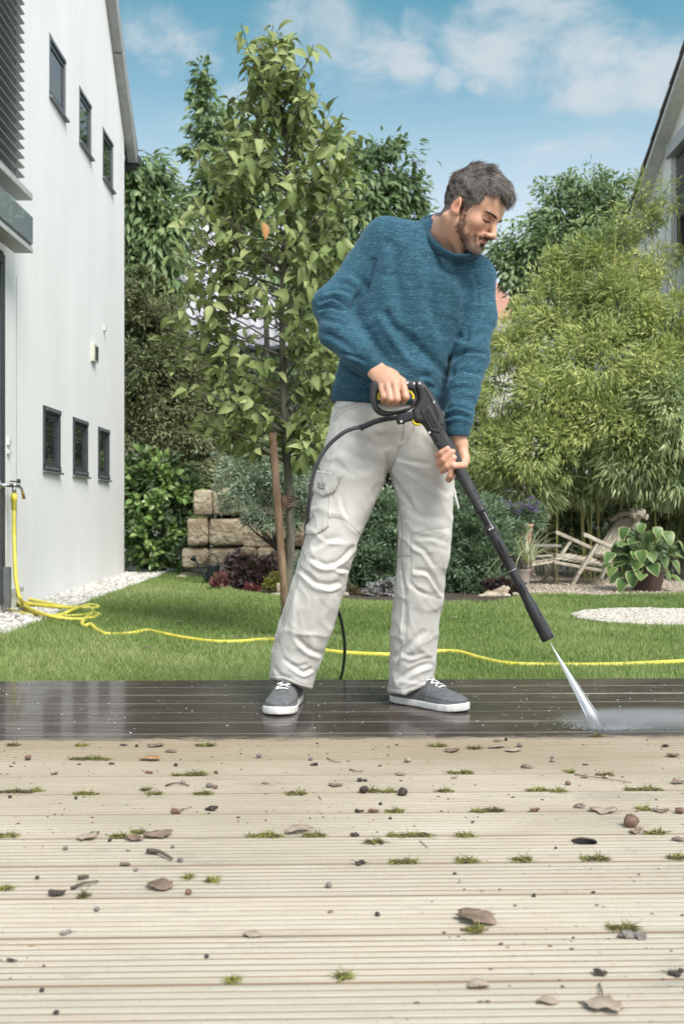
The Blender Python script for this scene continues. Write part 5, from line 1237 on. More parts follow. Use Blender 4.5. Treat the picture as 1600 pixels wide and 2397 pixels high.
def sd_leg(P, L, pw=2.15, shrink=0.0, tw=0.0):
    z, cx, cy, a, b = L; Z = P[:, 2]; x = np.interp(Z, z, cx); y = np.interp(Z, z, cy); A = np.interp(Z, z, a)-shrink; Bq = np.interp(Z, z, b)-shrink
    r = (np.abs((P[:, 0]-x)/A)**pw+np.abs((P[:, 1]-y)/Bq)**pw+1e-12)**(1/pw); return (r-1)*np.minimum(A, Bq)*.9
A_R = [.034, .030, .025, .025, .026, .0265]
g_arm_a = lambda P: s_chain(P, AP, A_R, .02)
g_arm_b = lambda P: s_chain(P, BPt, A_R, .02)
g_torso = lambda P: s_sweep(P, T_N, [x-.045 for x in T_A], [x-.045 for x in T_B], T_S)
def g_leg(L):
    return lambda P: np.maximum(np.maximum(sd_leg(P, L, 2, .022), P[:, 2]-.95), .075-P[:, 2])
BODY_G = [sd_head, sd_neck, g_torso, g_arm_a, g_arm_b, sd_hand_a, sd_hand_b, g_leg(LEG_A), g_leg(LEG_B)]
BODY_K = [.022, .022, .02, .01, .01, .006, .006, .02, .02]
def sd_body(P, ids=None):
    d = None
    for k in (range(len(BODY_G)) if ids is None else ids):
        e = BODY_G[k](P); d = e if d is None else smin(d, e, BODY_K[k])
    return d
def skin_mat():
    m, nt, b, out = bsdf_mat('skin')
    at = nd(nt, 'ShaderNodeAttribute'); at.attribute_name = 'col'
    tc = nd(nt, 'ShaderNodeTexCoord'); n = nd(nt, 'ShaderNodeTexNoise', i_Scale=90.0, i_Detail=5.0); lk(nt, tc.outputs[3], n.inputs[0])
    c = mixc(nt, .22, at.outputs['Color'], n.outputs[0], 'OVERLAY'); lk(nt, c, b.inputs['Base Color'])
    b.inputs['Roughness'].default_value = .46; b.inputs['Subsurface Weight'].default_value = .18; b.inputs['Subsurface Radius'].default_value = (.010, .004, .002); b.inputs['Subsurface Scale'].default_value = .6
    n2 = nd(nt, 'ShaderNodeTexNoise', i_Scale=420.0, i_Detail=3.0); lk(nt, tc.outputs[3], n2.inputs[0])
    bp = nd(nt, 'ShaderNodeBump'); bp.inputs['Strength'].default_value = .25; bp.inputs['Distance'].default_value = .001; lk(nt, n2.outputs[0], bp.inputs['Height']); lk(nt, bp.outputs[0], b.inputs['Normal'])
    return m
def smooth01(x, a, b): t = np.clip((x-a)/(b-a), 0, 1); return t*t*(3-2*t)
def beard_mask(q):
    ax = np.abs(q[:, 0]); n = .006*fbm(q, 3, 2, 160)
    side = smooth01(q[:, 2]+n, -.012, -.030)*0
    # jaw line band: along the jaw from the ear to the chin
    jl = s_cap(np.stack([ax, q[:, 1], q[:, 2]], 1), (.064, .014, -.016), (.056, .032, -.062), .0135, .0160)
    jl = np.minimum(jl, s_cap(np.stack([ax, q[:, 1], q[:, 2]], 1), (.052, .038, -.074), (.018, .085, -.098), .0185, .0235))
    jl = np.minimum(jl, s_cap(np.stack([ax, q[:, 1], q[:, 2]], 1), (.029, .080, -.062), (.022, .082, -.092), .0125, .0175))     # side of the mouth
    jl = np.minimum(jl, s_cap(np.stack([ax, q[:, 1], q[:, 2]], 1), (.0, .108, -.0495), (.027, .088, -.058), .0072, .010))      # moustache
    m = smooth01(-(jl+n), -.006, .013)
    burn = s_cap(np.stack([ax, q[:, 1], q[:, 2]], 1), (.068, .012, .02), (.062, .010, -.025), .012, .013); m = np.maximum(m, smooth01(-(burn+n), -.004, .008))
    soul = s_ell(q, (0, .098, -.082), (.011, .013, .009)); m = np.maximum(m, smooth01(-soul, -.004, .003)); m = np.maximum(m, smooth01(-s_ell(q, (0, .088, -.102), (.026, .022, .017)), -.004, .004)*.8)
    lip = np.minimum(s_cap(np.stack([ax, q[:, 1], q[:, 2]], 1), (0, .101, -.0600), (.019, .087, -.0632), .0048, .0025), s_cap(np.stack([ax, q[:, 1], q[:, 2]], 1), (0, .100, -.0690), (.016, .087, -.0665), .0062, .003))
    lm = smooth01(-lip, -.0035, .0008)
    return m*(1-lm), lm
def build_body():
    V, Q = surface_net(sd_body, (-.36, 2.84, .06), (.50, 3.36, 1.76), .0026, groups=(BODY_G,))
    V = lap(V, Q, 1, .4); N = vnormals(V, Q)
    q = to_head(V); ax = np.abs(q[:, 0]); px, py = pxy(V)
    base = np.array(s2l(205, 157, 130)); col = np.tile(base, (len(V), 1))
    blotch = fbm(V, 4, 3, 40)
    col *= (1+.05*blotch)[:, None]
    def tint(mask, c, k): 
        nonlocal col; mm = (mask*k)[:, None]; col = col*(1-mm)+np.array(c)*mm
    hm = np.linalg.norm(q, axis=1) < .22
    g = lambda c, r: np.exp(-(((np.stack([ax, q[:, 1], q[:, 2]], 1)-np.array(c))/r)**2).sum(1))*hm
    tint(g((.042, .075, -.03), .022), s2l(206, 142, 120), .35); tint(g((0, .12, -.03), .014), s2l(218, 158, 138), .35)
    tint(g((.078, -.01, -.005), .025), s2l(205, 120, 98), .45); tint(g((.0, .06, .07), .04), s2l(236, 200, 178), .5)
    tint(g((.032, .085, -.016), .010), s2l(165, 110, 92), .4); tint(g((.020, .088, .008), .009), s2l(150, 98, 80), .5); tint(g((.034, .084, -.003), .010), s2l(150, 98, 80), .35)  # eye socket shading painted into the skin colour
    tint(g((.078, -.006, -.002), .011), s2l(150, 82, 64), .6)  # shade in the hollow of the ear, put in as darker skin
    bm, lm = beard_mask(q); bm = bm*hm; lm = lm*hm
    tint(lm, s2l(168, 100, 90), .8)
    chin = smooth01(q[:, 2], -.080, -.100)*smooth01(q[:, 1], .05, .075)
    bc = np.array(s2l(98, 70, 58))*(1-chin[:, None]*.9)+np.array(s2l(150, 130, 120))*chin[:, None]*.9
    am_ = np.stack([ax, q[:, 1], q[:, 2]], 1); dk = smooth01(-np.minimum(np.minimum(s_cap(am_, (0, .105, -.0510), (.028, .088, -.060), .009, .010), s_cap(am_, (.029, .082, -.062), (.024, .084, -.084), .009, .011)), s_ell(q, (0, .098, -.082), (.012, .013, .009))), -.003, .004); mm = (np.clip(bm*.66+bm*dk*.26, 0, 1))[:, None]; bc = bc*(1-.45*dk[:, None]); col = col*(1-mm)+bc*mm
    scalp = (smooth01(hair_line(q), .004, -.004))*hm; tint(scalp, s2l(70, 58, 52), .9)
    # brows and lash line painted where they grow
    am = np.stack([ax, q[:, 1], q[:, 2]], 1)
    bt_ = np.clip((ax-.012)/.037, 0, 1); brow = np.where((ax > .011) & (ax < .050) & (q[:, 1] > .04), np.abs(q[:, 2]-(.0185+.0040*np.sin(bt_*2.4)-.003*bt_))-.0013*(1-.5*bt_), .01); tint(smooth01(-brow, -.002, .001)*hm, s2l(120, 88, 72), .6)
    lz_ = -.0048+((ax-.031)/.0165)**2*.0022-(ax-.031)*.10; lash = np.where((ax > .0145) & (ax < .0485) & (q[:, 1] > .05), np.abs(q[:, 2]-lz_)-.0019, .01)
    tint(smooth01(-lash, -.0012, .0008)*hm, s2l(38, 28, 25), .95)
    tint(g((.032, .088, .010), .010), s2l(170, 115, 95), .35)  # hollow under the brow darkened too, painted socket shading
    # nails and knuckles
    for ch, (c, r) in list(HA.items())+list(HB.items()):
        for k, p in enumerate(c[1:-1]): d = np.linalg.norm(V-p, axis=1); mk_ = np.exp(-(d/.011)**2); tint(mk_, s2l(206, 138, 116), .35)
        d = np.linalg.norm(V-c[-1]-np.array([0, -.006, 0]), axis=1); tint(np.exp(-(d/.008)**2), s2l(232, 176, 160), .55)
    hands = (V[:, 2] < 1.05) & (V[:, 1] < 3.06)
    # finger creases: faint valleys between tendons on the back of the hand
    o = mk('body', V, Q, skin_mat(), man, smooth=True, attrs={'col': col.astype(np.float32)})
    return V, Q, N, q, bm
def hair_line(q):
    """positive outside the haired scalp, negative inside"""
    ax = np.abs(q[:, 0]); y = q[:, 1]; n = .0035*fbm(q, 13, 2, 210)
    front = .070-.013*smooth01(ax, .02, .045)*0+.022*smooth01(ax, .018, .040)*(1-smooth01(ax, .048, .060))
    side = np.interp(y, [-.12, -.06, -.035, -.015, .005, .022, .045, .058, .07, .12], [-.062, -.060, -.040, .022, .026, -.012, .022, .034, .066, .070])
    line = np.where(y > .058, front, side)
    line = line*(1-smooth01(y, .050, .066))+front*smooth01(y, .050, .066) if False else line
    return line-q[:, 2]+n
def sd_hair(P):
    q = to_head(P); ax = np.abs(q[:, 0])
    d = s_ell(q, (0, -.009, .0490), (.0795, .1000, .0945))
    d = smin(d, s_ell(q, (0, .038, .052), (.0690, .0650, .0740)), .02)
    d = smin(d, s_ell(q, (0, .054, .089), (.052, .045, .029)), .022)
    d = smin(d, s_ell(q, (.004, .082, .082), (.040, .015, .019)), .014)
    d = smin(d, s_ell(q, (0, .0, .117), (.052, .06, .021)), .02)
    nn = .0028*fbm(q*np.array([1.6, .7, 1]), 5, 3, 110)
    d = d-nn
    return smax(d, hair_line(q), .006)*HS
M_hair = None
def hair_mat(name, cols):
    m, nt, b, out = bsdf_mat(name)
    at = nd(nt, 'ShaderNodeAttribute'); at.attribute_name = 'tint'
    c = ramp(nt, at.outputs['Fac'], [(i/(len(cols)-1), cc) for i, cc in enumerate(cols)]); lk(nt, c, b.inputs['Base Color'])
    b.inputs['Roughness'].default_value = .42; b.inputs['Specular IOR Level'].default_value = .45
    return m
def strands(name, P0, N0, flow, L, r, mat, parent, seed, lift=.25, nseg=5, curl=.15, attr=None, kind='stuff'):
    rng = np.random.default_rng(seed); n = len(P0); L = np.broadcast_to(L, (n,)); pts = [P0]; d = flow/(np.linalg.norm(flow, axis=1)[:, None]+1e-9)
    w1 = rng.normal(size=(n, 3))
    for k in range(nseg):
        t = k/nseg; dd = d+N0*lift*(1-1.7*t)+w1*curl*math.sin(2.2*t+.4)+rng.normal(size=(n, 3))*curl*.25
        dd /= np.linalg.norm(dd, axis=1)[:, None]; pts.append(pts[-1]+dd*(L/nseg)[:, None])
    pts = np.stack(pts, 1); s = np.cross(d, N0); s /= np.linalg.norm(s, axis=1)[:, None]+1e-9; up = np.cross(s, d)
    V = []; m = nseg+1
    ang = [0, 2.094, 4.188]
    rad = r*np.linspace(1, .25, m)
    V = np.stack([pts+rad[None, :, None]*(s[:, None]*math.cos(a)+up[:, None]*math.sin(a)) for a in ang], 2).reshape(-1, 3)   # n,m,3 ring
    base = (np.arange(n)*m*3)[:, None, None, None]; k = np.arange(m-1)[None, :, None, None]; j = np.arange(3)[None, None, :, None]; j2 = (j+1) % 3
    Fc = np.concatenate([base+k*3+j, base+k*3+j2, base+(k+1)*3+j2, base+(k+1)*3+j], 3).reshape(-1, 4)
    tt = rng.random(n) if attr is None else attr
    o = mk(name, V, Fc, mat, parent, smooth=True, attrs={'tint': np.repeat(tt, m*3)})
    if kind: o['kind'] = kind
    return o
def build_hair(bV, bQ, bN, bq, bm):
    lo = from_head((0, 0, .03)); V, Q = surface_net(sd_hair, lo-.17, lo+.17, .0030)
    V = lap(V, Q, 1, .4); N = vnormals(V, Q); q = to_head(V)
    cols = [(.045, .034, .029), (.11, .088, .077), (.23, .195, .175), (.50, .45, .42)]
    M = hair_mat('hair', cols); tt = np.clip(.34+.14*fbm(q*np.array([2, .6, 1]), 9, 3, 160), 0, 1)
    o = mk('hair', V, Q, M, man, smooth=True, attrs={'tint': tt})
    rng = np.random.default_rng(4); vis = np.where(hair_line(q) < .002)[0]; idx = rng.choice(vis, 11500)
    P0 = V[idx]; n0 = N[idx]; ql = q[idx]; ax = np.abs(ql[:, 0])
    # combed: top goes forward and to his left, sides go down and back
    top = smooth01(ql[:, 2], .07, .115)[:, None]; sgn = np.sign(ql[:, 0])[:, None]
    fl = top*np.array([[-.25, 1.0, .12]])+(1-top)*(np.array([[0, -.35, -.9]])*(1-smooth01(ql[:, 1], .03, .07)[:, None])+np.array([[0, .55, -.35]])*smooth01(ql[:, 1], .03, .07)[:, None])
    sw = np.stack([fbm(ql, 40+k_, 2, 55) for k_ in range(3)], 1); fl = fl+sw*.45+rng.normal(size=fl.shape)*.10
    fl = fl@HR_.T; fl -= n0*(fl*n0).sum(1)[:, None]
    L = .015+.020*smooth01(ql[:, 2], .05, .11)+.010*smooth01(ql[:, 1], .05, .09)*smooth01(ql[:, 2], .06, .09); L *= rng.uniform(.6, 1.2, len(L))*(1-.35*smooth01(ql[:, 1], .06, .09))
    wave = .5+.5*np.sin(ql[:, 0]*260+ql[:, 1]*50+3.5*fbm(ql*np.array([2, .7, 1]), 2, 3, 70))
    at = np.clip(rng.beta(1.3, 2.6, len(L))*.75+.45*wave-.04+.2*smooth01(ql[:, 1], .05, .1), 0, 1)
    strands('hair_strands', P0-n0*.0010, n0, fl, L, .00075, M, man, 5, lift=.10, curl=.07, attr=at)
    # fluffy front
    k = np.where((ql[:, 1] > .055) & (ql[:, 2] > .06))[0]; k = rng.choice(k, 700)
    fl2 = (np.array([[-.1, .55, .55]])+rng.normal(size=(len(k), 3))*.55)@HR_.T
    strands('hair_strands', P0[k], n0[k], fl2, rng.uniform(.007, .012, len(k)), .0005, M, man, 6, lift=.1, curl=.55, attr=np.clip(rng.random(len(k))*.6+.4, 0, 1))
    # beard
    w = np.where(bm > .25)[0]; idx = rng.choice(w, min(4200, 3*len(w))); ql = bq[idx]; n0 = bN[idx]
    fl = (np.array([[0, .25, -1.0]])+rng.normal(size=(len(idx), 3))*.35)@HR_.T
    chin = smooth01(ql[:, 2], -.080, -.100)*smooth01(ql[:, 1], .05, .075)
    at = np.clip(rng.random(len(idx))*.35+chin*.75, 0, 1)
    strands('beard', bV[idx], n0, fl, rng.uniform(.003, .006, len(idx)), .0004, hair_mat('beard_hair', [(.025, .017, .014), (.07, .048, .038), (.16, .12, .10), (.42, .37, .33)]), man, 8, lift=.6, nseg=3, curl=.3, attr=at)
    # brows
    fr = np.where((bq[:, 1] > .035) & (np.abs(bq[:, 0]) < .07) & (np.abs(bq[:, 2]) < .05))[0]
    def snap(x, z, out):
        x = np.atleast_1d(x); z = np.atleast_1d(z); r_ = []
        for a_, b_ in zip(x, z):
            d_ = (bq[fr, 0]-a_)**2+(bq[fr, 2]-b_)**2; near_ = fr[d_ < .0022**2]; 
            y_ = bq[near_, 1].max() if len(near_) else bq[fr[np.argmin(d_)], 1]; r_.append((a_, y_+out, b_))
        return np.array(r_)
    for sx in (1, -1):
        t = rng.random(430); zz = .0185+.0040*np.sin(t*2.4)-.003*t+rng.normal(size=430)*.0010*(1-.4*t); p = snap(sx*(.013+.040*t), zz, .0008)
        fl = (np.stack([sx*np.ones(430), -.35*np.ones(430), rng.normal(size=430)*.3+.25*(1-t)], 1))@HR_.T
        n0 = np.tile(h_f, (430, 1)); strands('eyebrow', from_head(p), n0, fl, .007, .00036, M, man, 9+sx, lift=.15, nseg=3, attr=rng.random(430)*.45, kind=None)
        lp_ = snap(sx*np.array([.0165, .0215, .0265, .0315, .037, .0425, .0480]), np.array([-.0022, -.0036, -.0046, -.0052, -.0056, -.0056, -.0050]), .0004)
        sp_ = spline([from_head(p_) for p_ in lp_], 3); mk('eyelash', *tube(sp_, .0012*np.sin(np.linspace(.5, 2.7, len(sp_))), 6), plain('dark_lash', (.010, .007, .006), .7), man)
# ---------------------------------------------------------------- cloth tools
SHARP, AMP = 1.0, 1.0
def folds(V, N, lst, front=True):
    """lst: (points px, width px, amplitude mm, mode) mode g groove, r ridge, s step fold"""
    px, py = pxy(V); dsp = np.zeros(len(V)); fm = smooth01(-N[:, 1], -.05, .35)
    for pts, w, a, mode in lst:
        w = w*SHARP; a = a*AMP
        lo = np.min(pts, 0)-3*w; hi = np.max(pts, 0)+3*w
        k = np.where((px > lo[0]) & (px < hi[0]) & (py > lo[1]) & (py < hi[1]) & (N[:, 1] < .1))[0]
        if not len(k): continue
        sp = [(v[0], v[1]) for v in spline([(p[0], p[1], 0) for p in pts], 4)]
        d, sg, t = seg_d(px[k], py[k], sp); e = np.exp(-(d/w)**2); end = np.clip(np.sin(np.pi*np.clip(t, .0, 1)), 0, 1)**.5 if mode != 'l' else 1
        if mode in 'gl': q = -e*end
        elif mode == 'r': q = e*end
        else: q = sg*(d/w)*np.exp(-(d/w)**2*.8)*1.6*end-e*end*.35
        dsp[k] += q*a*.001*fm[k]
    return dsp
def seam_attr(V, N, lines, w=1.1):
    px, py = pxy(V); s = np.zeros(len(V))
    for pts in lines:
        sp = [(v[0], v[1]) for v in spline([(p[0], p[1], 0) for p in pts], 4)]
        lo = np.min(sp, 0)-6; hi = np.max(sp, 0)+6; k = np.where((px > lo[0]) & (px < hi[0]) & (py > lo[1]) & (py < hi[1]) & (N[:, 1] < .2))[0]
        if len(k): d, _, _ = seg_d(px[k], py[k], sp); s[k] = np.maximum(s[k], np.exp(-(d/w)**2))
    return s
def shell(name, V, Q, N, fm, off, mat, parent, thick=.004, attrs=None):
    """a separate piece of cloth lying on the faces fm of a garment, with its own edge thickness"""
    q = Q[fm]; u, inv = np.unique(q.ravel(), return_inverse=True); q = inv.reshape(-1, 4); n = len(u)
    o_ = V[u]+N[u]*off; i_ = V[u]+N[u]*(off-thick)
    e = np.concatenate([q[:, [0, 1]], q[:, [1, 2]], q[:, [2, 3]], q[:, [3, 0]]]); ks = np.sort(e, 1); kk = ks[:, 0].astype(np.int64)*n+ks[:, 1]
    un, ix, cn = np.unique(kk, return_index=True, return_counts=True); b = e[ix[cn == 1]]
    side = np.stack([b[:, 1], b[:, 0], b[:, 0]+n, b[:, 1]+n], 1)
    at = None
    if attrs: at = {k: np.concatenate([v[u], v[u]]) for k, v in attrs.items()}
    return mk(name, np.concatenate([o_, i_]), np.concatenate([q, side]), mat, parent, smooth=True, attrs=at)
def clear_loc(o): o.location = (0, 0, 0); return o
# ---------------------------------------------------------------- sweater
def sweater_mat(name='heather_blue_knit', rib=0.0, dark=1.0):
    m, nt, b, out = bsdf_mat(name)
    tc = nd(nt, 'ShaderNodeTexCoord')
    def nz(scale, st, det=4, rot=(0, 0, 0)):
        mp = nd(nt, 'ShaderNodeMapping'); mp.inputs['Scale'].default_value = st; mp.inputs['Rotation'].default_value = rot; lk(nt, tc.outputs[3], mp.inputs[0])
        n = nd(nt, 'ShaderNodeTexNoise', i_Scale=scale, i_Detail=det, i_Roughness=.65); lk(nt, mp.outputs[0], n.inputs[0]); return n.outputs[0]
    r = (0, math.radians(14), 0)
    a = nz(150, (.20, .5, 1.5), 5, r); f = nz(360, (.26, .6, 1.6), 3, r); l = nz(7, (1, 1, 1), 3)
    c = ramp(nt, a, [(.22, tuple(v*dark for v in (.009, .040, .062))), (.5, tuple(v*dark for v in (.021, .075, .112))), (.82, tuple(v*dark for v in (.066, .160, .215)))])
    c = mixc(nt, ramp(nt, f, [(.56, (0, 0, 0)), (.72, (.5,)*3)]), c, (.30, .43, .50))
    c = mixc(nt, ramp(nt, l, [(.4, (0, 0, 0)), (.7, (.2,)*3)]), c, (.05, .15, .21))
    lk(nt, c, b.inputs['Base Color']); b.inputs['Roughness'].default_value = .88; b.inputs['Specular IOR Level'].default_value = .2
    b.inputs['Sheen Weight'].default_value = .18; b.inputs['Sheen Roughness'].default_value = .5; b.inputs['Sheen Tint'].default_value = (.5, .75, 1, 1)
    bp = nd(nt, 'ShaderNodeBump'); bp.inputs['Strength'].default_value = .28; bp.inputs['Distance'].default_value = .0012
    h = math_n(nt, 'ADD', f, a)
    if rib:
        wv_ = nd(nt, 'ShaderNodeAttribute'); wv_.attribute_name = 'rib'
        s = math_n(nt, 'SINE', math_n(nt, 'MULTIPLY', wv_.outputs['Fac'], rib)); h = math_n(nt, 'ADD', h, math_n(nt, 'MULTIPLY', s, 1.3))
        c = mixc(nt, math_n(nt, 'MULTIPLY', math_n(nt, 'ADD', s, 1), .22), c, (.012, .05, .08)); lk(nt, c, b.inputs['Base Color'])
    lk(nt, h, bp.inputs['Height']); lk(nt, bp.outputs[0], b.inputs['Normal'])
    return m
HEM_L, HEM_R = (780, 938), (1042, 962)
def sd_sweater(P):
    d = s_sweep(P, T_N, T_A, T_B, T_S)
    d = smin(d, s_cap(P, wv(905, 556, 3.15), wv(985, 560, 3.15), .062, .054), .03)
    d = smin(d, s_cap(P, wv(1105, 640, 3.15), wv(1066, 602, 3.13), .062, .052), .03)
    px = CX+P[:, 0]/3.15*F; py = CY-(P[:, 2]-CH)/3.15*F
    hem = (py-(HEM_L[1]+(px-HEM_L[0])*(HEM_R[1]-HEM_L[1])/(HEM_R[0]-HEM_L[0])+3*np.sin((px-780)/40)))/F*3.15
    d = smax(d, hem, .008)
    d = smin(d, s_chain(P, AP, [r for p, r in ARM_A], .02), .018)
    return smin(d, s_chain(P, BPt, [r for p, r in ARM_B], .02), .018)
SW_FOLDS = [([(923, 767), (971, 815), (1019, 863), (1044, 891)], 13, 9, 's'), ([(891, 729), (923, 783), (960, 835), (985, 862)], 12, 8, 's'), ([(997, 659), (1004, 735), (1032, 799)], 16, 5, 's'),
            ([(940, 790), (990, 845), (1020, 880)], 8, 5, 'g'), ([(1010, 870), (1036, 893), (1046, 900)], 8, 6, 'g'), ([(905, 640), (925, 700), (935, 760)], 18, 4, 's'), ([(850, 770), (880, 830), (930, 872)], 14, 5, 's'),
            ([(796, 847), (828, 869), (866, 892)], 9, 7, 'g'), ([(790, 880), (830, 900), (870, 908)], 9, 5, 's'), ([(965, 895), (1000, 885), (1035, 915)], 7, 4, 's'), ([(975, 920), (1010, 905), (1040, 925)], 7, 4, 'g'),
            ([(872, 600), (858, 660), (830, 715), (824, 760)], 9, 9, 'g'), ([(745, 712), (777, 700), (806, 716), (820, 730)], 6, 8, 's'), ([(738, 728), (775, 722), (810, 735)], 6, 6, 's'), ([(748, 745), (785, 752), (815, 760)], 7, 5, 'g'), ([(760, 690), (790, 680), (822, 694)], 7, 5, 's'),
            ([(745, 780), (790, 800), (830, 830)], 9, 4, 's'), ([(815, 640), (840, 660), (850, 690)], 10, 4, 's'), ([(770, 660), (810, 665), (835, 680)], 8, 3, 'g'), ([(800, 830), (835, 840), (858, 850)], 5, 4, 's'),
            ([(1048, 856), (1076, 831), (1115, 828), (1140, 836)], 7, 7, 's'), ([(1051, 888), (1083, 872), (1127, 882)], 7, 6, 's'), ([(1052, 915), (1085, 905), (1125, 912)], 7, 4, 'g'), ([(1038, 965), (1067, 952), (1108, 965)], 5, 6, 's'), ([(1042, 985), (1070, 975), (1104, 985)], 5, 5, 's'), ([(1065, 790), (1095, 800), (1145, 780)], 9, 4, 's'), ([(1060, 940), (1085, 930), (1115, 938)], 6, 4, 'g'),
            ([(1095, 760), (1088, 800), (1060, 850), (1046, 890)], 7, 5, 'g'), ([(1080, 598), (1105, 624), (1118, 703), (1108, 745)], 2.5, 2, 'g'), ([(904, 509), (884, 560), (872, 610)], 2.5, 2, 'g'),
            ([(1020, 620), (1060, 650), (1090, 700)], 16, 4, 's'), ([(900, 560), (915, 600), (910, 650)], 14, 4, 's'), ([(960, 590), (985, 640), (1000, 700)], 14, 3, 'r'), ([(1075, 640), (1080, 700), (1070, 750)], 12, 3, 's')]
def build_sweater():
    V, Q = surface_net(sd_sweater, (-.36, 2.9, .82), (.52, 3.36, 1.62), .0040)
    V = lap(V, Q, 2, .5); N = vnormals(V, Q)
    V = V+N*folds(V, N, SW_FOLDS)[:, None]*1.7
    V = V+N*(.0022*fbm(V*np.array([1, 1, 1.6]), 77, 3, 26)+.0030*np.clip(.45-np.abs(fbm(V*np.array([.8, 1, 1.3]), 78, 2, 17)), 0, 1))[:, None]
    V = lap(V, Q, 1, .5); N = vnormals(V, Q); px, py = pxy(V)
    M1 = sweater_mat(); M2 = sweater_mat('rib_knit', rib=1900.0, dark=.75)
    sw = mk('sweater', V, Q, M1, man, smooth=True)
    # ribbed cuffs, hem and collar
    fc = V[Q].mean(1); fx, fy = pxy(fc)
    def along(p, a, b): a, b = np.asarray(a), np.asarray(b); d = (b-a)/np.linalg.norm(b-a); return (p-b)@d
    for pts in (AP, BPt):
        a, b = pts[-2], pts[-1]; s = along(fc, a, b); r = np.linalg.norm(np.cross(fc-b, (b-a)/np.linalg.norm(b-a)), axis=1)
        m = (s > -.032) & (r < .062) & (np.linalg.norm(fc-b, axis=1) < .075)
        ax_ = (b-a)/np.linalg.norm(b-a); u = np.cross(ax_, (0, 1, 0)); u /= np.linalg.norm(u); w = np.cross(ax_, u)
        rib = np.arctan2((V-b)@u, (V-b)@w)*.034
        clear_loc(shell('cuff', V, Q, N, m, .0022, M2, sw, .004, {'rib': rib}))
    hy = HEM_L[1]+(fx-HEM_L[0])*(HEM_R[1]-HEM_L[1])/(HEM_R[0]-HEM_L[0])
    tors = s_sweep(fc, T_N, [a-.03 for a in T_A], T_B, T_S) < s_chain(fc, BPt, [r for p, r in ARM_B], .02)+.02
    m = (fy > hy-34) & (fx < 1046) & (fx > 760) & (fc[:, 1] > 3.035) & (fx < 1046)
    m &= ~((s_chain(fc, AP, [r for p, r in ARM_A], .02) < .006)) & ~((s_chain(fc, BPt, [r for p, r in ARM_B], .02) < .006))
    c = T_N[0]; rib = np.arctan2((V-c)[:, 0], (V-c)[:, 1])*.15
    clear_loc(shell('hem_rib', V, Q, N, m, .0022, M2, sw, .004, {'rib': rib}))
    ring = [(988, 515, 3.17), (1000, 548, 3.075), (1022, 577, 3.035), (1052, 596, 3.018), (1085, 601, 3.02), (1112, 592, 3.04), (1128, 578, 3.09), (1118, 556, 3.17), (1075, 525, 3.21), (1025, 507, 3.21), (988, 515, 3.17)]
    sp = spline([W(*q) for q in ring], 8); pts = np.array([tuple(p) for p in sp]); cen = pts.mean(0)
    # flat band: elliptical tube
    n = len(pts); T = np.gradient(pts, axis=0); T /= np.linalg.norm(T, axis=1)[:, None]; axis = NECK_A-NECK_B; axis /= np.linalg.norm(axis)
    R_ = np.cross(T, axis); R_ /= np.linalg.norm(R_, axis=1)[:, None]; k = 12; VV = []; rib = []; L = 0
    for i in range(n):
        if i: L += np.linalg.norm(pts[i]-pts[i-1])
        for j in range(k):
            a = 2*math.pi*j/k; VV.append(pts[i]+R_[i]*math.cos(a)*.0065+axis*math.sin(a)*.0150+axis*(-.004)); rib.append(L)
    Fc = [(i*k+j, i*k+(j+1) % k, (i+1)*k+(j+1) % k, (i+1)*k+j) for i in range(n-1) for j in range(k)]
    clear_loc(mk('collar', np.array(VV), Fc, M2, sw, smooth=True, attrs={'rib': np.array(rib)}))
# ---------------------------------------------------------------- trousers
def trouser_mat():
    m, nt, b, out = bsdf_mat('pale_grey_cotton')
    tc = nd(nt, 'ShaderNodeTexCoord'); n = nd(nt, 'ShaderNodeTexNoise', i_Scale=9.0, i_Detail=6.0, i_Roughness=.6); lk(nt, tc.outputs[3], n.inputs[0])
    c = ramp(nt, n.outputs[0], [(.35, (.53, .51, .475)), (.65, (.61, .59, .555))])
    at = nd(nt, 'ShaderNodeAttribute'); at.attribute_name = 'seam'
    n3 = nd(nt, 'ShaderNodeTexNoise', i_Scale=260.0, i_Detail=2.0); lk(nt, tc.outputs[3], n3.inputs[0])
    st = math_n(nt, 'MULTIPLY', at.outputs['Fac'], math_n(nt, 'ADD', math_n(nt, 'MULTIPLY', n3.outputs[0], 1.2), -.12), clamp=True)
    c = mixc(nt, math_n(nt, 'MULTIPLY', st, .95), c, (.20, .185, .165)); lk(nt, c, b.inputs['Base Color'])
    b.inputs['Roughness'].default_value = .85; b.inputs['Specular IOR Level'].default_value = .25
    wv_ = nd(nt, 'ShaderNodeTexNoise', i_Scale=700.0, i_Detail=2.0); lk(nt, tc.outputs[3], wv_.inputs[0])
    n4 = nd(nt, 'ShaderNodeTexNoise', i_Scale=26.0, i_Detail=6.0, i_Roughness=.6, i_Distortion=.8); lk(nt, tc.outputs[3], n4.inputs[0])
    bp = nd(nt, 'ShaderNodeBump'); bp.inputs['Strength'].default_value = .55; bp.inputs['Distance'].default_value = .002
    lk(nt, math_n(nt, 'ADD', math_n(nt, 'MULTIPLY', wv_.outputs[0], .10), math_n(nt, 'ADD', n4.outputs[0], math_n(nt, 'MULTIPLY', at.outputs['Fac'], -.25))), bp.inputs['Height']); lk(nt, bp.outputs[0], b.inputs['Normal'])
    return m
PEL = [wv(908, 905, 3.17), wv(909, 975, 3.17), wv(911, 1015, 3.17), wv(911, 1050, 3.17)]
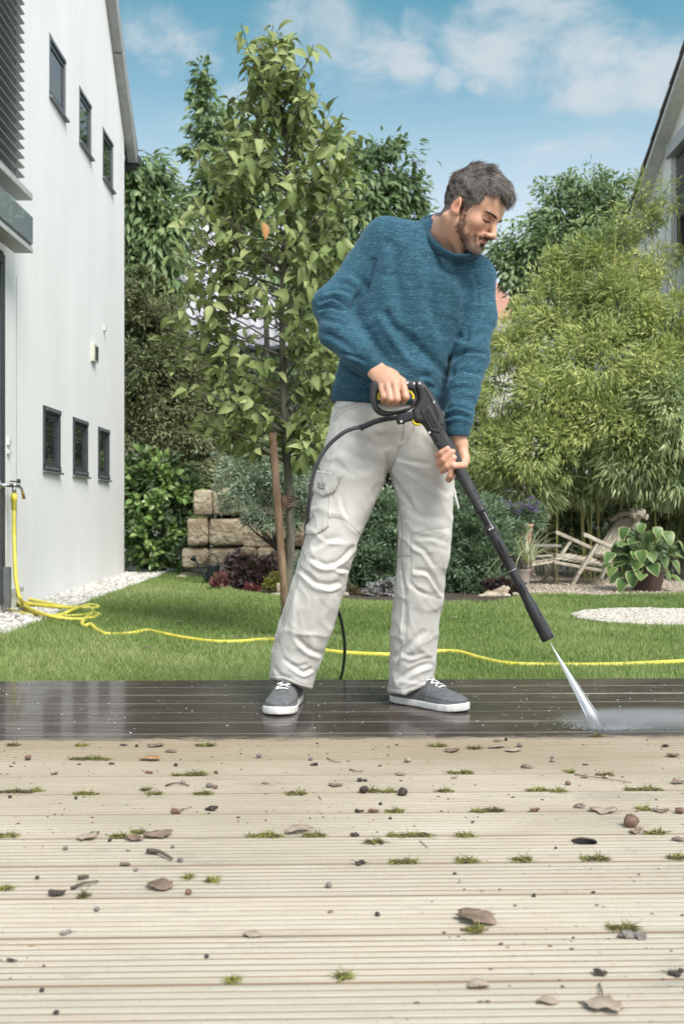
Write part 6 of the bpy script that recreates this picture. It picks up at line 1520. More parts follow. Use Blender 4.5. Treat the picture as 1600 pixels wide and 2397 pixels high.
def sd_trousers(P):
    a = sd_leg(P, LEG_A); b = sd_leg(P, LEG_B)
    px = CX+P[:, 0]/P[:, 1]*F; py = CY-(P[:, 2]-CH)/P[:, 1]*F
    ha = (py-np.interp(px, [630, 665, 700, 726], [1590, 1592, 1606, 1614]))/F*3.2; hb = (py-np.interp(px, [905, 945, 985, 1014], [1622, 1627, 1612, 1601]))/F*3.2
    a = smax(a, ha, .006); b = smax(b, hb, .006)
    pel = s_sweep(P, PEL, [.150, .158, .128, .040], [.108, .114, .108, .085], [(1, 0, 0)]*4, pw=2.3)
    d = smin(smin(a, b, .009), pel, .014)
    top = P[:, 2]-1.01; return smax(d, top, .01)
TR_FOLDS = [([(781, 1326), (811, 1302), (828, 1278)], 7, 9, 's'), ([(787, 1336), (805, 1335), (820, 1340)], 6, 7, 's'), ([(726, 1309), (760, 1328), (783, 1319)], 9, 7, 's'), ([(699, 1333), (736, 1367), (767, 1375), (800, 1368)], 10, 10, 's'), ([(735, 1290), (765, 1270), (800, 1262)], 10, 4, 's'),
            ([(689, 1493), (719, 1523), (753, 1537)], 9, 8, 's'), ([(678, 1557), (709, 1578), (733, 1567)], 7, 8, 's'), ([(660, 1540), (690, 1560), (720, 1555)], 7, 5, 'g'), ([(689, 1380), (686, 1440), (684, 1500)], 10, 4, 'r'), ([(750, 1400), (735, 1470), (730, 1520)], 12, 4, 's'), ([(640, 1560), (655, 1580), (690, 1590)], 6, 4, 'g'),
            ([(931, 1087), (982, 1118), (1016, 1145), (1050, 1162)], 12, 9, 's'), ([(925, 1072), (965, 1085), (1010, 1092)], 9, 6, 's'), ([(918, 1120), (940, 1160), (965, 1190)], 9, 5, 's'), ([(912, 1112), (895, 1150), (862, 1200)], 12, 4, 's'), ([(770, 1090), (830, 1110), (880, 1100)], 16, 4, 's'), ([(905, 1090), (860, 1080), (800, 1050)], 14, 4, 'g'), ([(900, 1050), (860, 1030), (810, 1010)], 14, 3, 's'),
            ([(963, 1275), (992, 1295), (1014, 1330)], 8, 8, 's'), ([(965, 1339), (999, 1343), (1019, 1373), (1034, 1397)], 8, 11, 's'), ([(955, 1360), (985, 1385), (1020, 1395)], 6, 6, 'g'), ([(975, 1262), (1010, 1262), (1045, 1275)], 8, 4, 's'), ([(938, 1330), (948, 1370), (950, 1400)], 6, 5, 'g'),
            ([(948, 1411), (944, 1460), (944, 1506)], 7, 5, 's'), ([(924, 1547), (965, 1510), (999, 1479)], 11, 7, 's'), ([(931, 1598), (971, 1571), (1012, 1557)], 9, 9, 's'), ([(950, 1560), (985, 1545), (1016, 1540)], 7, 5, 'g'), ([(935, 1530), (965, 1540), (1000, 1530)], 8, 4, 's'),
            ([(940, 1180), (980, 1210), (1040, 1220)], 14, 4, 's'), ([(990, 1000), (1020, 1030), (1045, 1070)], 12, 3, 's'), ([(795, 1160), (800, 1190), (812, 1215)], 7, 4, 's'), ([(790, 980), (850, 1000), (900, 1000)], 16, 3, 's'), ([(944, 995), (936, 1036)], 3, 3, 'g'), ([(934, 1046), (910, 1106)], 3, 4, 'g')]
SEAMS = [[(776, 1212), (808, 1220), (842, 1251)], [(694, 1343), (726, 1370), (777, 1389), (808, 1370)], [(961, 1254), (999, 1241), (1050, 1235)], [(961, 1254), (961, 1300), (961, 1360)], [(958, 1367), (992, 1390), (1033, 1402)], [(932, 1302), (961, 1302)], [(932, 1306), (961, 1306)],
         [(719, 1261), (685, 1377), (668, 1431), (651, 1486), (641, 1523)], [(725, 1263), (691, 1377), (674, 1431), (657, 1486), (647, 1523)], [(634, 1581), (665, 1583), (702, 1599), (726, 1604)], [(910, 1608), (944, 1614), (982, 1599), (1012, 1588)],
         [(776, 982), (794, 961), (842, 941)], [(779, 988), (798, 967), (848, 946)], [(944, 975), (942, 1010), (937, 1036)], [(968, 980), (966, 1005), (948, 1040), (936, 1046)], [(935, 1046), (922, 1080), (910, 1106)], [(910, 1112), (930, 1172), (940, 1240), (938, 1309), (948, 1411), (940, 1500), (930, 1560)], [(940, 1030), (955, 1026)], [(780, 950), (795, 955), (845, 938)]]
def build_trousers():
    V, Q = surface_net(sd_trousers, (-.26, 3.0, .02), (.42, 3.38, 1.05), .0038)
    V = lap(V, Q, 2, .5); N = vnormals(V, Q)
    global SHARP, AMP
    SHARP, AMP = .72, .80
    V = V+N*folds(V, N, TR_FOLDS)[:, None]*1.25
    SHARP, AMP = 1.0, 1.0
    rid = 1-np.abs(fbm(V*np.array([1, 1, 1.5]), 88, 3, 22)); rid2 = 1-np.abs(fbm(V*np.array([1.3, 1, 1.0]), 89, 2, 46))
    V = V+N*(.0046*np.clip(rid-.5, 0, 1)**1.5*2.2+.0030*np.clip(rid2-.45, 0, 1)+.0018*fbm(V, 90, 2, 12))[:, None]
    V = lap(V, Q, 1, .5); N = vnormals(V, Q); px, py = pxy(V)
    s = seam_attr(V, N, SEAMS, 1.6); V = V-N*(s*.0012)[:, None]
    M = trouser_mat(); tr = mk('trousers', V, Q, M, man, smooth=True, attrs={'seam': s})
    fc = V[Q].mean(1); fx, fy = pxy(fc); nf = N[Q].mean(1)
    pocket = [(735, 1120), (797, 1124), (776, 1155), (770, 1232), (737, 1253), (700, 1246), (706, 1190)]
    flap = [(740, 1102), (799, 1112), (789, 1140), (780, 1153), (759, 1163), (736, 1148), (715, 1150), (722, 1105)]
    pp = poly_sd(px, py, pocket); pf = poly_sd(px, py, flap)
    ok = nf[:, 1] < .25
    clear_loc(shell('cargo_pocket', V, Q, N, (poly_sd(fx, fy, pocket) < 0) & ok, .0055, M, tr, .007, {'seam': np.exp(-((pp+3.2)/1.3)**2)}))
    clear_loc(shell('pocket_flap', V, Q, N, (poly_sd(fx, fy, flap) < 0) & ok, .0115, M, tr, .007, {'seam': np.exp(-((pf+3.2)/1.3)**2)}))
    badge = [(752, 1127), (768, 1130), (766, 1146), (751, 1144)]
    clear_loc(shell('flap_label', V, Q, N, (poly_sd(fx, fy, badge) < 0) & ok, .0128, plain('grey_patch', (.30, .30, .27), .7), tr, .002))
    # the T on the flap label
    t = MB(); 
    for (a, b) in (((755, 1132), (765, 1133.5)), ((760, 1133), (759, 1142))):
        pts = []
        for k in range(2):
            q = (a, b)[k]; i = np.argmin((px-q[0])**2+(py-q[1])**2+np.where(N[:, 1] < 0, 0, 1e6)); pts.append(V[i]+N[i]*.0135)
        t.tube(pts, .0012, 6)
    clear_loc(t.build('label_letter', plain('label_print', (.55, .55, .52), .7), tr))
    # tool loop hanging off the right thigh
    lp = MB(); lp.tube([W(1061, 1140, 3.14), W(1066, 1165, 3.135), W(1073, 1190, 3.135)], [.003, .0045, .003], 6); clear_loc(lp.build('drawstring_end', M, tr))
# ---------------------------------------------------------------- shoes
def build_shoe(heel, toe, lift=0.0):
    hx, hy = heel; d = np.array([toe[0]-hx, toe[1]-hy]); L = np.linalg.norm(d); d /= L; s = np.array([-d[1], d[0]])
    def loc(P): q = P[:, :2]-np.array([hx, hy]); return q@d, q@s, P[:, 2]
    wx = [0, .012, .035, .08, .13, .18, .215, .245, .265, .279, .285]; ww = [.003, .024, .0325, .034, .036, .045, .0495, .047, .038, .020, .003]
    sc_ = L/.285
    def sole(P):
        x, y, z = loc(P); x = x/sc_; w = np.interp(x, wx, ww)+.0025; base = .005*np.clip((x-.20)/.08, 0, 1)**2
        d2 = np.abs(y)-w; d2 = np.maximum(d2, np.maximum(-x, x-.286)); return smax(d2*.9, np.abs(z-.0125-base)-.0125, .006)
    def upper(P):
        x, y, z = loc(P); x = x/sc_; w = np.interp(x, wx, ww)+.001; h = np.interp(x, [0, .02, .06, .10, .125, .16, .20, .24, .27, .285], [.070, .084, .098, .098, .084, .062, .044, .033, .024, .012])
        zz = np.maximum(z-.018, 0)/h; r = (np.abs(y/w)**2.5+zz**2.1+1e-9)**(1/2.3); q = (r-1)*np.minimum(w, .03)*.8
        q = smax(q, np.maximum(-x+.002, x-.283), .006)
        return smax(q, .015-z, .004)
    c = np.array([(hx+toe[0])/2, (hy+toe[1])/2, .06]); e = np.array([.17, .17, .075])
    root = bpy.data.objects.new('shoe', None); COL.objects.link(root); root.parent = man; root.location = (-man.location[0], -man.location[1], -man.location[2])
    Ms = noisy('white_rubber', (.62, .61, .58), (.74, .73, .70), scale=30, rough=.5, bump=.1)
    V, Q = surface_net(sole, c-e, c+e, .0030); V = lap(V, Q, 1, .5); clear_loc(mk('sole', V, Q, Ms, root, smooth=True))
    m, nt, b, out = bsdf_mat('grey_canvas'); tc = nd(nt, 'ShaderNodeTexCoord'); n = nd(nt, 'ShaderNodeTexNoise', i_Scale=60.0, i_Detail=6.0, i_Roughness=.7); lk(nt, tc.outputs[3], n.inputs[0])
    cc = ramp(nt, n.outputs[0], [(.35, (.085, .087, .092)), (.7, (.17, .172, .18))]); at = nd(nt, 'ShaderNodeAttribute'); at.attribute_name = 'seam'; cc = mixc(nt, math_n(nt, 'MULTIPLY', at.outputs['Fac'], .7), cc, (.03, .03, .032)); lk(nt, cc, b.inputs['Base Color']); b.inputs['Roughness'].default_value = .75
    n2 = nd(nt, 'ShaderNodeTexNoise', i_Scale=500.0); lk(nt, tc.outputs[3], n2.inputs[0]); bp = nd(nt, 'ShaderNodeBump'); bp.inputs['Strength'].default_value = .4; bp.inputs['Distance'].default_value = .001; lk(nt, n2.outputs[0], bp.inputs['Height']); lk(nt, bp.outputs[0], b.inputs['Normal'])
    V, Q = surface_net(upper, c-e, c+e, .0028); V = lap(V, Q, 1, .5); x, y, z = loc(V); x /= sc_
    cap = np.exp(-((z-.028-.006*np.clip(1-(np.abs(y)/.05)**2, 0, 1)-.008*np.clip((.285-x)/.06-.2, 0, 1))/.0016)**2)*(x > .14)
    vamp = np.exp(-((np.abs(y)-(.016+.08*np.clip(.19-x, 0, 1)*.12))/.0015)**2)*((x > .12) & (x < .208) & (z > .04)); vm2 = np.exp(-((x-.208)/.0016)**2)*(np.abs(y) < .017)*(z > .035)
    sm = np.clip(cap+vamp+vm2, 0, 1); Nn = vnormals(V, Q); V = V-Nn*(sm*.0010)[:, None]
    up = clear_loc(mk('upper', V, Q, m, root, smooth=True, attrs={'seam': sm}))
    Ml = plain('white_lace', (.66, .66, .65), .8)
    def surf(xx, yy):
        w = np.interp(xx, wx, ww)+.001; h = np.interp(xx, [0, .02, .06, .10, .125, .16, .20, .24, .27, .285], [.070, .084, .098, .098, .084, .062, .044, .033, .024, .012])
        t = max(1-abs(yy/w)**2.5, 0)**(1/2.1); z = .018+h*t; p = np.array([hx, hy])+d*xx*sc_+s*yy; return Vector((p[0], p[1], z+.0022))
    for k in range(5):
        xa = .124+k*.0170; mb = MB(); hw = .0190+.0005*(4-k)
        for sg in (1, -1):
            if k == 4 and sg == -1: pass
            pts = [surf(xa+(.0085 if k < 4 else .0)*((j/6)-.5)*2*sg, hw*((j/6)*2-1)) for j in range(7)]
            pts = [p+Vector((0, 0, .0006*(1+sg))) for p in pts]
            a = np.array([tuple(p) for p in pts]); T = np.gradient(a, axis=0); T /= np.linalg.norm(T, axis=1)[:, None]
            fwd = np.array([d[0], d[1], -.35]); fwd /= np.linalg.norm(fwd); VV = []
            for i in range(7):
                nn = np.cross(T[i], fwd); nn /= np.linalg.norm(nn); ff = np.cross(nn, T[i])
                if nn[2] < 0: nn = -nn
                for (u_, v_) in ((-.0034, 0), (-.002, .0016), (.002, .0016), (.0034, 0), (0, -.0012)): VV.append(a[i]+ff*u_+nn*v_)
            mb.add(VV, [(i*5+j, i*5+(j+1) % 5, (i+1)*5+(j+1) % 5, (i+1)*5+j) for i in range(6) for j in range(5)]+[(0, 1, 2, 3, 4), (30, 34, 33, 32, 31)])
        clear_loc(mb.build('lace', Ml, root, smooth=True))
build_shoe((-.152, 3.305), (-.196, 3.022))
build_shoe((.158, 3.278), (.378, 3.088))
build_sweater(); build_trousers(); 
_b = build_body(); build_hair(*_b); 
# ================================================================ pressure washer lance
lance = thing('pressure_lance', 'black pressure washer gun and lance with a yellow trigger held in both hands', 'pressure washer lance', tuple(W(1150, 1250, 2.94)))
M_blk = noisy('black_plastic', (.014, .014, .015), (.024, .024, .026), scale=40, rough=.42, bump=.12, bscale=500, bdist=.0006)
M_gun = noisy('dark_grey_plastic', (.022, .022, .023), (.036, .036, .038), scale=40, rough=.5, bump=.15, bscale=500, bdist=.0006)
M_yel = noisy('yellow_plastic', (.78, .62, .02), (.86, .70, .04), scale=30, rough=.45)
M_scr = plain('steel_screw', (.6, .6, .6), .3, .9)
GD = 2.952
q1 = lambda x, y: (820+x*.1913, 820+y*.1913)
def poly3(P, D=GD): return [((x-CX)/F*D, CH-(y-CY)/F*D) for x, y in P]
def sd_plate(poly, D, half, r, holes=(), k=.0):
    pl = poly3([q1(*p) for p in poly], D); hs = [poly3([q1(*p) for p in h], D) for h in holes]
    def f(P):
        d2 = poly_sd(P[:, 0], P[:, 2], pl)
        for h in hs: d2 = np.maximum(d2, -poly_sd(P[:, 0], P[:, 2], h))
        dy = np.abs(P[:, 1]-D)-half
        a = np.maximum(d2+r, 0); b = np.maximum(dy+r, 0); return np.sqrt(a*a+b*b)+np.minimum(np.maximum(d2+r, dy+r), 0)-r
    return f, pl
def smooth_poly(P, n=3):
    return [(v[0], v[1]) for v in spline([(p[0], p[1], 0) for p in P]+[(P[0][0], P[0][1], 0)], n)[:-1]]
def build_lance():
    HANDLE = [(238, 470), (246, 415), (275, 382), (330, 372), (520, 368), (700, 370), (780, 374), (850, 368), (800, 480), (820, 560), (800, 660), (720, 735), (600, 772), (500, 800), (420, 806), (350, 790), (295, 748), (262, 680), (243, 590)]
    HOLE = [(322, 590), (325, 650), (345, 692), (390, 728), (450, 746), (530, 746), (610, 732), (690, 704), (738, 688), (738, 625), (752, 602), (786, 592), (788, 540), (760, 498), (715, 480), (550, 474), (400, 475), (345, 495), (324, 540)]
    f, pl = sd_plate(smooth_poly(HANDLE), GD, .0155, .008, [smooth_poly(HOLE)])
    x0, z0 = np.min(pl, 0); x1, z1 = np.max(pl, 0)
    V, Q = surface_net(f, (x0-.01, GD-.03, z0-.01), (x1+.01, GD+.03, z1+.01), .0022); mk('handle', V, Q, M_gun, lance, smooth=True)
    BODY = [(790, 366), (850, 366), (884, 388), (935, 445), (995, 525), (1045, 605), (1092, 690), (1130, 775), (1154, 860), (1163, 940), (1164, 1000), (1215, 1090), (1262, 1190), (1310, 1290), (1345, 1370), (1250, 1420), (1195, 1420), (1130, 1320), (1090, 1240), (1040, 1160), (990, 1075), (935, 990), (885, 912), (840, 895), (795, 890), (768, 862), (750, 800), (748, 730), (790, 680), (820, 600), (815, 520), (780, 440)]
    f, pl = sd_plate(smooth_poly(BODY, 2), GD, .0215, .0135)
    x0, z0 = np.min(pl, 0); x1, z1 = np.max(pl, 0)
    V, Q = surface_net(f, (x0-.01, GD-.035, z0-.01), (x1+.01, GD+.035, z1+.01), .0022); mk('gun_body', V, Q, M_gun, lance, smooth=True)
    # swept ridge on the right of the shell
    mb = MB(); mb.tube(spline([W(*q1(*p), GD-.0215) for p in ((905, 450), (985, 590), (1040, 720), (1075, 830), (1060, 850))], 4), [.002]*17, 8); mb.build('shell_ridge', M_blk, lance, smooth=True)
    PLATE = [(853, 736), (905, 706), (948, 677), (972, 694), (1030, 800), (1112, 965), (1090, 1010), (1040, 1000), (985, 985), (925, 880)]
    f, pl = sd_plate(PLATE, GD-.022, .004, .002); x0, z0 = np.min(pl, 0); x1, z1 = np.max(pl, 0)
    V, Q = surface_net(f, (x0-.006, GD-.03, z0-.006), (x1+.006, GD-.012, z1+.006), .0016); mk('name_plate', V, Q, M_gun, lance, smooth=True)
    CONN = [(560, 800), (565, 775), (640, 765), (760, 745), (780, 850), (745, 862), (672, 878), (664, 900), (576, 905), (560, 868)]
    f, pl = sd_plate(CONN, GD, .017, .006); x0, z0 = np.min(pl, 0); x1, z1 = np.max(pl, 0)
    V, Q = surface_net(f, (x0-.01, GD-.03, z0-.01), (x1+.01, GD+.03, z1+.01), .0022); mk('hose_connector', V, Q, M_blk, lance, smooth=True)
    mb = MB(); mb.tube(spline([W(*q1(*p), GD-.004) for p in ((342, 604), (343, 560), (365, 520), (540, 503), (712, 501), (748, 522), (768, 560), (768, 600))], 6), .0042, 10); mb.build('trigger', M_yel, lance, smooth=True)
    LOCK = [(750, 852), (762, 850), (772, 878), (798, 898), (856, 903), (856, 918), (790, 916), (762, 893)]
    f, pl = sd_plate(LOCK, GD, .016, .001); x0, z0 = np.min(pl, 0); x1, z1 = np.max(pl, 0)
    V, Q = surface_net(f, (x0-.006, GD-.03, z0-.006), (x1+.006, GD+.03, z1+.006), .0014); mk('safety_catch', V, Q, M_yel, lance)
    for (x, y, dd, m) in ((845, 400, .0217, M_scr), (1020, 630, .0217, M_scr), (968, 1003, .0205, M_scr), (622, 868, .0172, M_scr), (700, 392, .0157, M_scr), (325, 716, .0157, M_blk), (1115, 915, .0217, M_blk), (778, 402, .0157, M_scr)):
        c = W(*q1(x, y), GD-dd); r = .0030 if m is M_scr else .0042
        v, fc = lathe([(r*1.35, -.001), (r*1.3, .0010), (r, .0012), (r*.9, .0002), (.0005, .0002)], c, 14, Euler((math.pi/2, 0, 0)).to_matrix())
        mk('screw', v, fc, m, lance, smooth=True)
    # seam lines pressed in the shell
    mb = MB(); mb.tube(spline([W(*q1(*p), GD-.0214) for p in ((1015, 1140), (1060, 1138), (1105, 1160), (1135, 1200))], 4), .0008, 5); mb.tube([W(*q1(*p), GD-.0216) for p in ((985, 1060), (1035, 1068), (1033, 1040))], .0007, 5); mb.build('shell_seam', M_blk, lance, kind='stuff')
    # text: mirrored on the gun, upright on the nozzle
    def text(body, size, M, mat, name, ext=.0004):
        c = bpy.data.curves.new(name, 'FONT'); c.body = body; c.size = size; c.extrude = ext; c.align_x = 'CENTER'; c.align_y = 'CENTER'; c.offset = size*.012
        o = bpy.data.objects.new(name, c); COL.objects.link(o); dg = bpy.context.evaluated_depsgraph_get(); dg.update(); me = bpy.data.meshes.new_from_object(o.evaluated_get(dg)); bpy.data.objects.remove(o)
        me.transform(M); me.materials.clear(); me.materials.append(mat); me.name = name; o = bpy.data.objects.new(name, me); COL.objects.link(o); o.parent = lance; o.location = -lance.location; return o
    def frame(c, r, u):
        r = Vector(r).normalized(); u = Vector(u); u = (u-r*u.dot(r)).normalized(); n = r.cross(u); return Matrix.Translation(c) @ Matrix((r, u, n)).transposed().to_4x4()
    M_txt = plain('text_black', (.004, .004, .004), .35)
    a = W(*q1(1052, 945), GD); b = W(*q1(925, 735), GD); r_ = (b-a); up = Vector((.86, 0, .5))       # K at the lower end, letters standing to the right: mirrored
    c = W(*q1(992, 832), GD-.0265)
    L = r_.length
    text('KÄRCHER', .0135, frame(c, r_, up), M_txt, 'lettering')
    c2 = W(*q1(963, 858), GD-.0265); mb = MB(); d = r_.normalized(); mb.beam(c2-d*L*.46, c2+d*L*.46, .0009, .0038, up=(0, 1, 0)); mb.build('lettering_bar', M_txt, lance)
    # lance tube
    P0 = W(1073, 1097, GD-.004); P1 = W(1283, 1497, 2.905); ax_ = (P1-P0); LL = ax_.length; ax_.normalize()
    R = ax_.to_track_quat('Z', 'Y').to_matrix(); k = LL/452; m_ = .00122
    def seg(name, prof, mat): v, fc = lathe([(.0002, prof[0][0]*k)]+[(r*m_, s*k) for s, r in prof]+[(.0002, prof[-1][0]*k)], P0, 28, R); return mk(name, v, fc, mat, lance, smooth=False)
    def sm(o):
        o.data.polygons.foreach_set('use_smooth', np.ones(len(o.data.polygons), bool)); md = o.modifiers.new('e', 'EDGE_SPLIT'); md.split_angle = math.radians(35); return o
    sm(seg('grip_tube', [(-75, 18.5), (-40, 18), (-12, 16), (0, 13.6), (45, 13.2), (84, 13.0), (85, 12), (108, 12)], M_gun))
    sm(seg('coupling', [(108, 13.2), (110, 14), (115, 14), (117, 13), (117.5, 9.6), (151, 9.6), (151.5, 13.4), (153, 14.4), (168, 14.8), (170, 14.2)], M_blk))
    sm(seg('lance_tube', [(170.5, 13.4), (215, 13.2), (234, 12.8), (236, 11.8), (269, 11.6)], M_blk))
    sm(seg('tube_ring', [(269.2, 12.2), (271.5, 12.2)], plain('ring_highlight', (.35, .35, .36), .35, .8)))  # ring line on the tube; its thin highlight is put in as pale colour
    sm(seg('extension_tube', [(272, 10.9), (310, 10.9), (340, 11.4), (358, 12.8)], M_blk))
    sm(seg('nozzle', [(358.5, 13.6), (362, 13.9), (400, 15.0), (441, 15.9), (449, 15.8), (452, 14.9), (452, 9), (446, 8.5)], M_blk))
    for j in range(9):
        s = 120+j*3.6; v, fc = lathe([(9.4*m_, s*k), (12.0*m_, s*k), (12.3*m_, (s+.7)*k), (12.0*m_, (s+1.5)*k), (9.4*m_, (s+1.5)*k)], P0, 20, R); mk('spring_rib', v, fc, M_blk, lance)
    side = ax_.cross(Vector((0, 1, 0))).normalized()
    sgn = 1 if side.x > 0 else -1; side *= sgn
    def onface(s, u, rr): return P0+ax_*s*k+side*u*m_+Vector((0, -1, 0))*math.sqrt(max(rr*rr-u*u, 0))*m_
    for j in range(9): mk('rib_mark', *lathe([(.0013, -.0004), (.0011, .0009), (.0002, .001)], onface(121+j*3.6, 4.5, 12.4), 8, Euler((math.pi/2, 0, 0)).to_matrix()), plain('white_print', (.7, .7, .7), .6), lance)
    Mw = plain('white_arrow', (.75, .75, .75), .6)
    for j, sg in ((-1, -1), (1, 1)):
        c = onface(160, j*3.2, 14.9)-Vector((0, .0005, 0)); pts = [(0, 0), (sg*-.0, .0)]
        tri = [(sg*.0042, 0), (sg*.0012, .0026), (sg*.0012, .0010), (sg*-.0030, .0010), (sg*-.0030, -.0010), (sg*.0012, -.0010), (sg*.0012, -.0026)]
        VV = [c+side*x+ax_*y for x, y in tri]+[c+side*x+ax_*y+Vector((0, -.0006, 0)) for x, y in tri]; n = 7
        mk('arrow_mark', VV, [tuple(range(n)), tuple(range(2*n-1, n-1, -1))]+[(i, (i+1) % n, n+(i+1) % n, n+i) for i in range(n)], Mw, lance)
    for s, u, rr in ((62, 6, 13.3), (72, -8, 13.2), (178, 9, 13.6), (240, 9, 12), (390, 8, 14.9), (446, 9, 16)):
        c = onface(s, u, rr); mk('screw_hole', *lathe([(.0034, -.0004), (.0030, .0008), (.0022, .0002), (.0003, .0001)], c, 12, Euler((math.pi/2, 0, 0)).to_matrix()), M_txt, lance, smooth=True)
    c = onface(412, 5, 15.4)-Vector((0, .0009, 0)); text('KÄRCHER', .0088, frame(c, ax_, side), plain('nozzle_text', (.07, .07, .07), .4), 'lettering')
    c = onface(412, -2.5, 15.4)-Vector((0, .0006, 0)); mb = MB(); mb.beam(c-ax_*.021, c+ax_*.021, .0008, .0022, up=(0, 1, 0)); mb.build('lettering_bar', plain('nozzle_text', (.07, .07, .07), .4), lance)
    for s, u, w, h in ((205, 3, .0015, .034), (318, 2, .0015, .03)):
        c = onface(s, u, 13.4 if s < 300 else 11.2); mb = MB(); mb.beam(c-ax_*h/2, c+ax_*h/2, w, .009, up=(0, 1, 0)); mb.build('side_rail', M_gun, lance, bevel=.0006)
    # ribbed sleeve
    sp = spline([W(*q1(*p), GD-.002) for p in ((575, 828), (470, 836), (380, 850), (290, 876), (200, 914), (118, 950))], 10); n = len(sp)
    rad = np.interp(np.arange(n), [0, 10, n-1], [.0060, .0062, .0075]); mb = MB(); mb.tube(sp, rad, 14); mb.build('kink_sleeve', M_blk, lance, smooth=True)
    for j in range(6, n, 2):
        d = (sp[min(j+1, n-1)]-sp[j-1]).normalized(); Rr = d.to_track_quat('Z', 'Y').to_matrix(); r = rad[j]+.0022
        v, fc = lathe([(r-.003, -.0013), (r, -.0009), (r, .0009), (r-.003, .0013)], sp[j], 16, Rr); mk('sleeve_rib', v, fc, M_blk, lance, smooth=False)
    return P0, P1, ax_, sp[-1]
LP0, LP1, LAX, SLV = build_lance()
# high pressure hose
def build_hose():
    M = plain('grey_rubber_hose', (.070, .072, .078), .5); t = thing('pressure_hose', 'dark grey high pressure hose curving from the gun behind the leg down to the lawn', 'hose', tuple(W(795, 1592, 4.22)))
    P = [SLV+Vector((.012, 0, .004)), W(826, 1003, 2.955), W(800, 1015, 2.965), W(768, 1043, 2.985), W(744, 1080, 3.0), W(731, 1120, 3.02), W(724, 1165, 3.045), W(720, 1205, 3.09), W(716, 1245, 3.20), W(722, 1290, 3.32), W(745, 1350, 3.42), (W(777, 1395, 3.52)), W(797, 1450, 3.68), W(806, 1505, 3.88), W(804, 1555, 4.06), W(795, 1592, 4.20)]
    P += [Vector((-.03, 4.25, -.094)), Vector((-.12, 4.28, -.092)), G(640, 1587.5, -.092), G(580, 1588, -.092), G(540, 1594, -.092), G(480, 1612, -.092), Vector((-.9, 3.8, -.092))]
    mb = MB(); mb.tube(spline(P, 8), .0062, 12); mb.build('hose_line', M, t, smooth=True)
    t = thing('black_cable', 'thin dark cable lying in the grass near the right edge behind the deck', 'cable', tuple(G(1560, 1578, GZ)))
    mb = MB(); mb.tube(spline([G(1485, 1586, -.088), G(1520, 1582, -.086), G(1560, 1577, -.086), G(1605, 1569, -.088), G(1700, 1562, -.09)], 6), .006, 8); mb.build('cable_line', plain('black_cable_rubber', (.03, .032, .034), .5), t, smooth=True)
build_hose()
# yellow garden hose
def build_yellow():
    t = thing('garden_hose', 'yellow garden hose from the wall tap, coiled on the pebbles and running across the lawn', 'garden hose', tuple(G(30, 1420, GZ)))
    M = noisy('yellow_rubber', (.62, .54, .05), (.76, .68, .12), scale=12, rough=.45, spec=.5); z = GZ+.018
    tp = Vector(hp(TAP_D+.1, TAP_Z-.055, .065)); c = MB(); v, f = lathe([(.012, 0), (.022, -.005), (.022, -.05), (.018, -.055), (.018, -.11), (.009, -.115)], tp, 14); c.add(v, f); c.build('hose_coupling', M, t, smooth=True)
    def g(x, y, h=0): return G(x, y, z+h)
    p = [tp+Vector((0, 0, -.10)), tp+Vector((.0, 0, -.3)), W(33, 1260, 7.06), W(36, 1340, 7.0), W(41, 1380, 6.95), W(48, 1402, 6.9)]
    P = p+[g(60, 1412, .03), g(110, 1418, .02), g(170, 1423, .01), g(222, 1424), g(228, 1419), g(205, 1417), g(170, 1428, .02), g(140, 1440), g(100, 1441), g(60, 1428), g(42, 1408, .02), g(60, 1402, .03), g(110, 1412, .02), g(165, 1422, .01), g(205, 1421), g(218, 1432), g(200, 1440), g(150, 1443), g(90, 1442),
             g(35, 1432), g(12, 1420, .01), g(14, 1412, .02), g(38, 1409, .03), g(80, 1430, .03), g(120, 1443, .02), g(170, 1450), g(210, 1448), g(232, 1440), g(222, 1437), g(205, 1444), g(192, 1458), g(198, 1466), g(212, 1462, .01), g(225, 1474), g(245, 1484), g(270, 1486, -.008), g(310, 1483), g(345, 1477), g(380, 1484), g(430, 1494), g(500, 1503), g(560, 1503), g(610, 1499), g(650, 1500), g(700, 1510), g(760, 1524), g(830, 1531), g(920, 1534), g(980, 1530), g(1030, 1526), g(1075, 1528), g(1120, 1541), g(1180, 1554), g(1260, 1558), g(1400, 1558), g(1500, 1555), g(1600, 1550), g(1720, 1546)]
    mb = MB(); mb.tube(spline(P, 7), .0135, 10); mb.build('hose_line', M, t, smooth=True)
build_yellow()
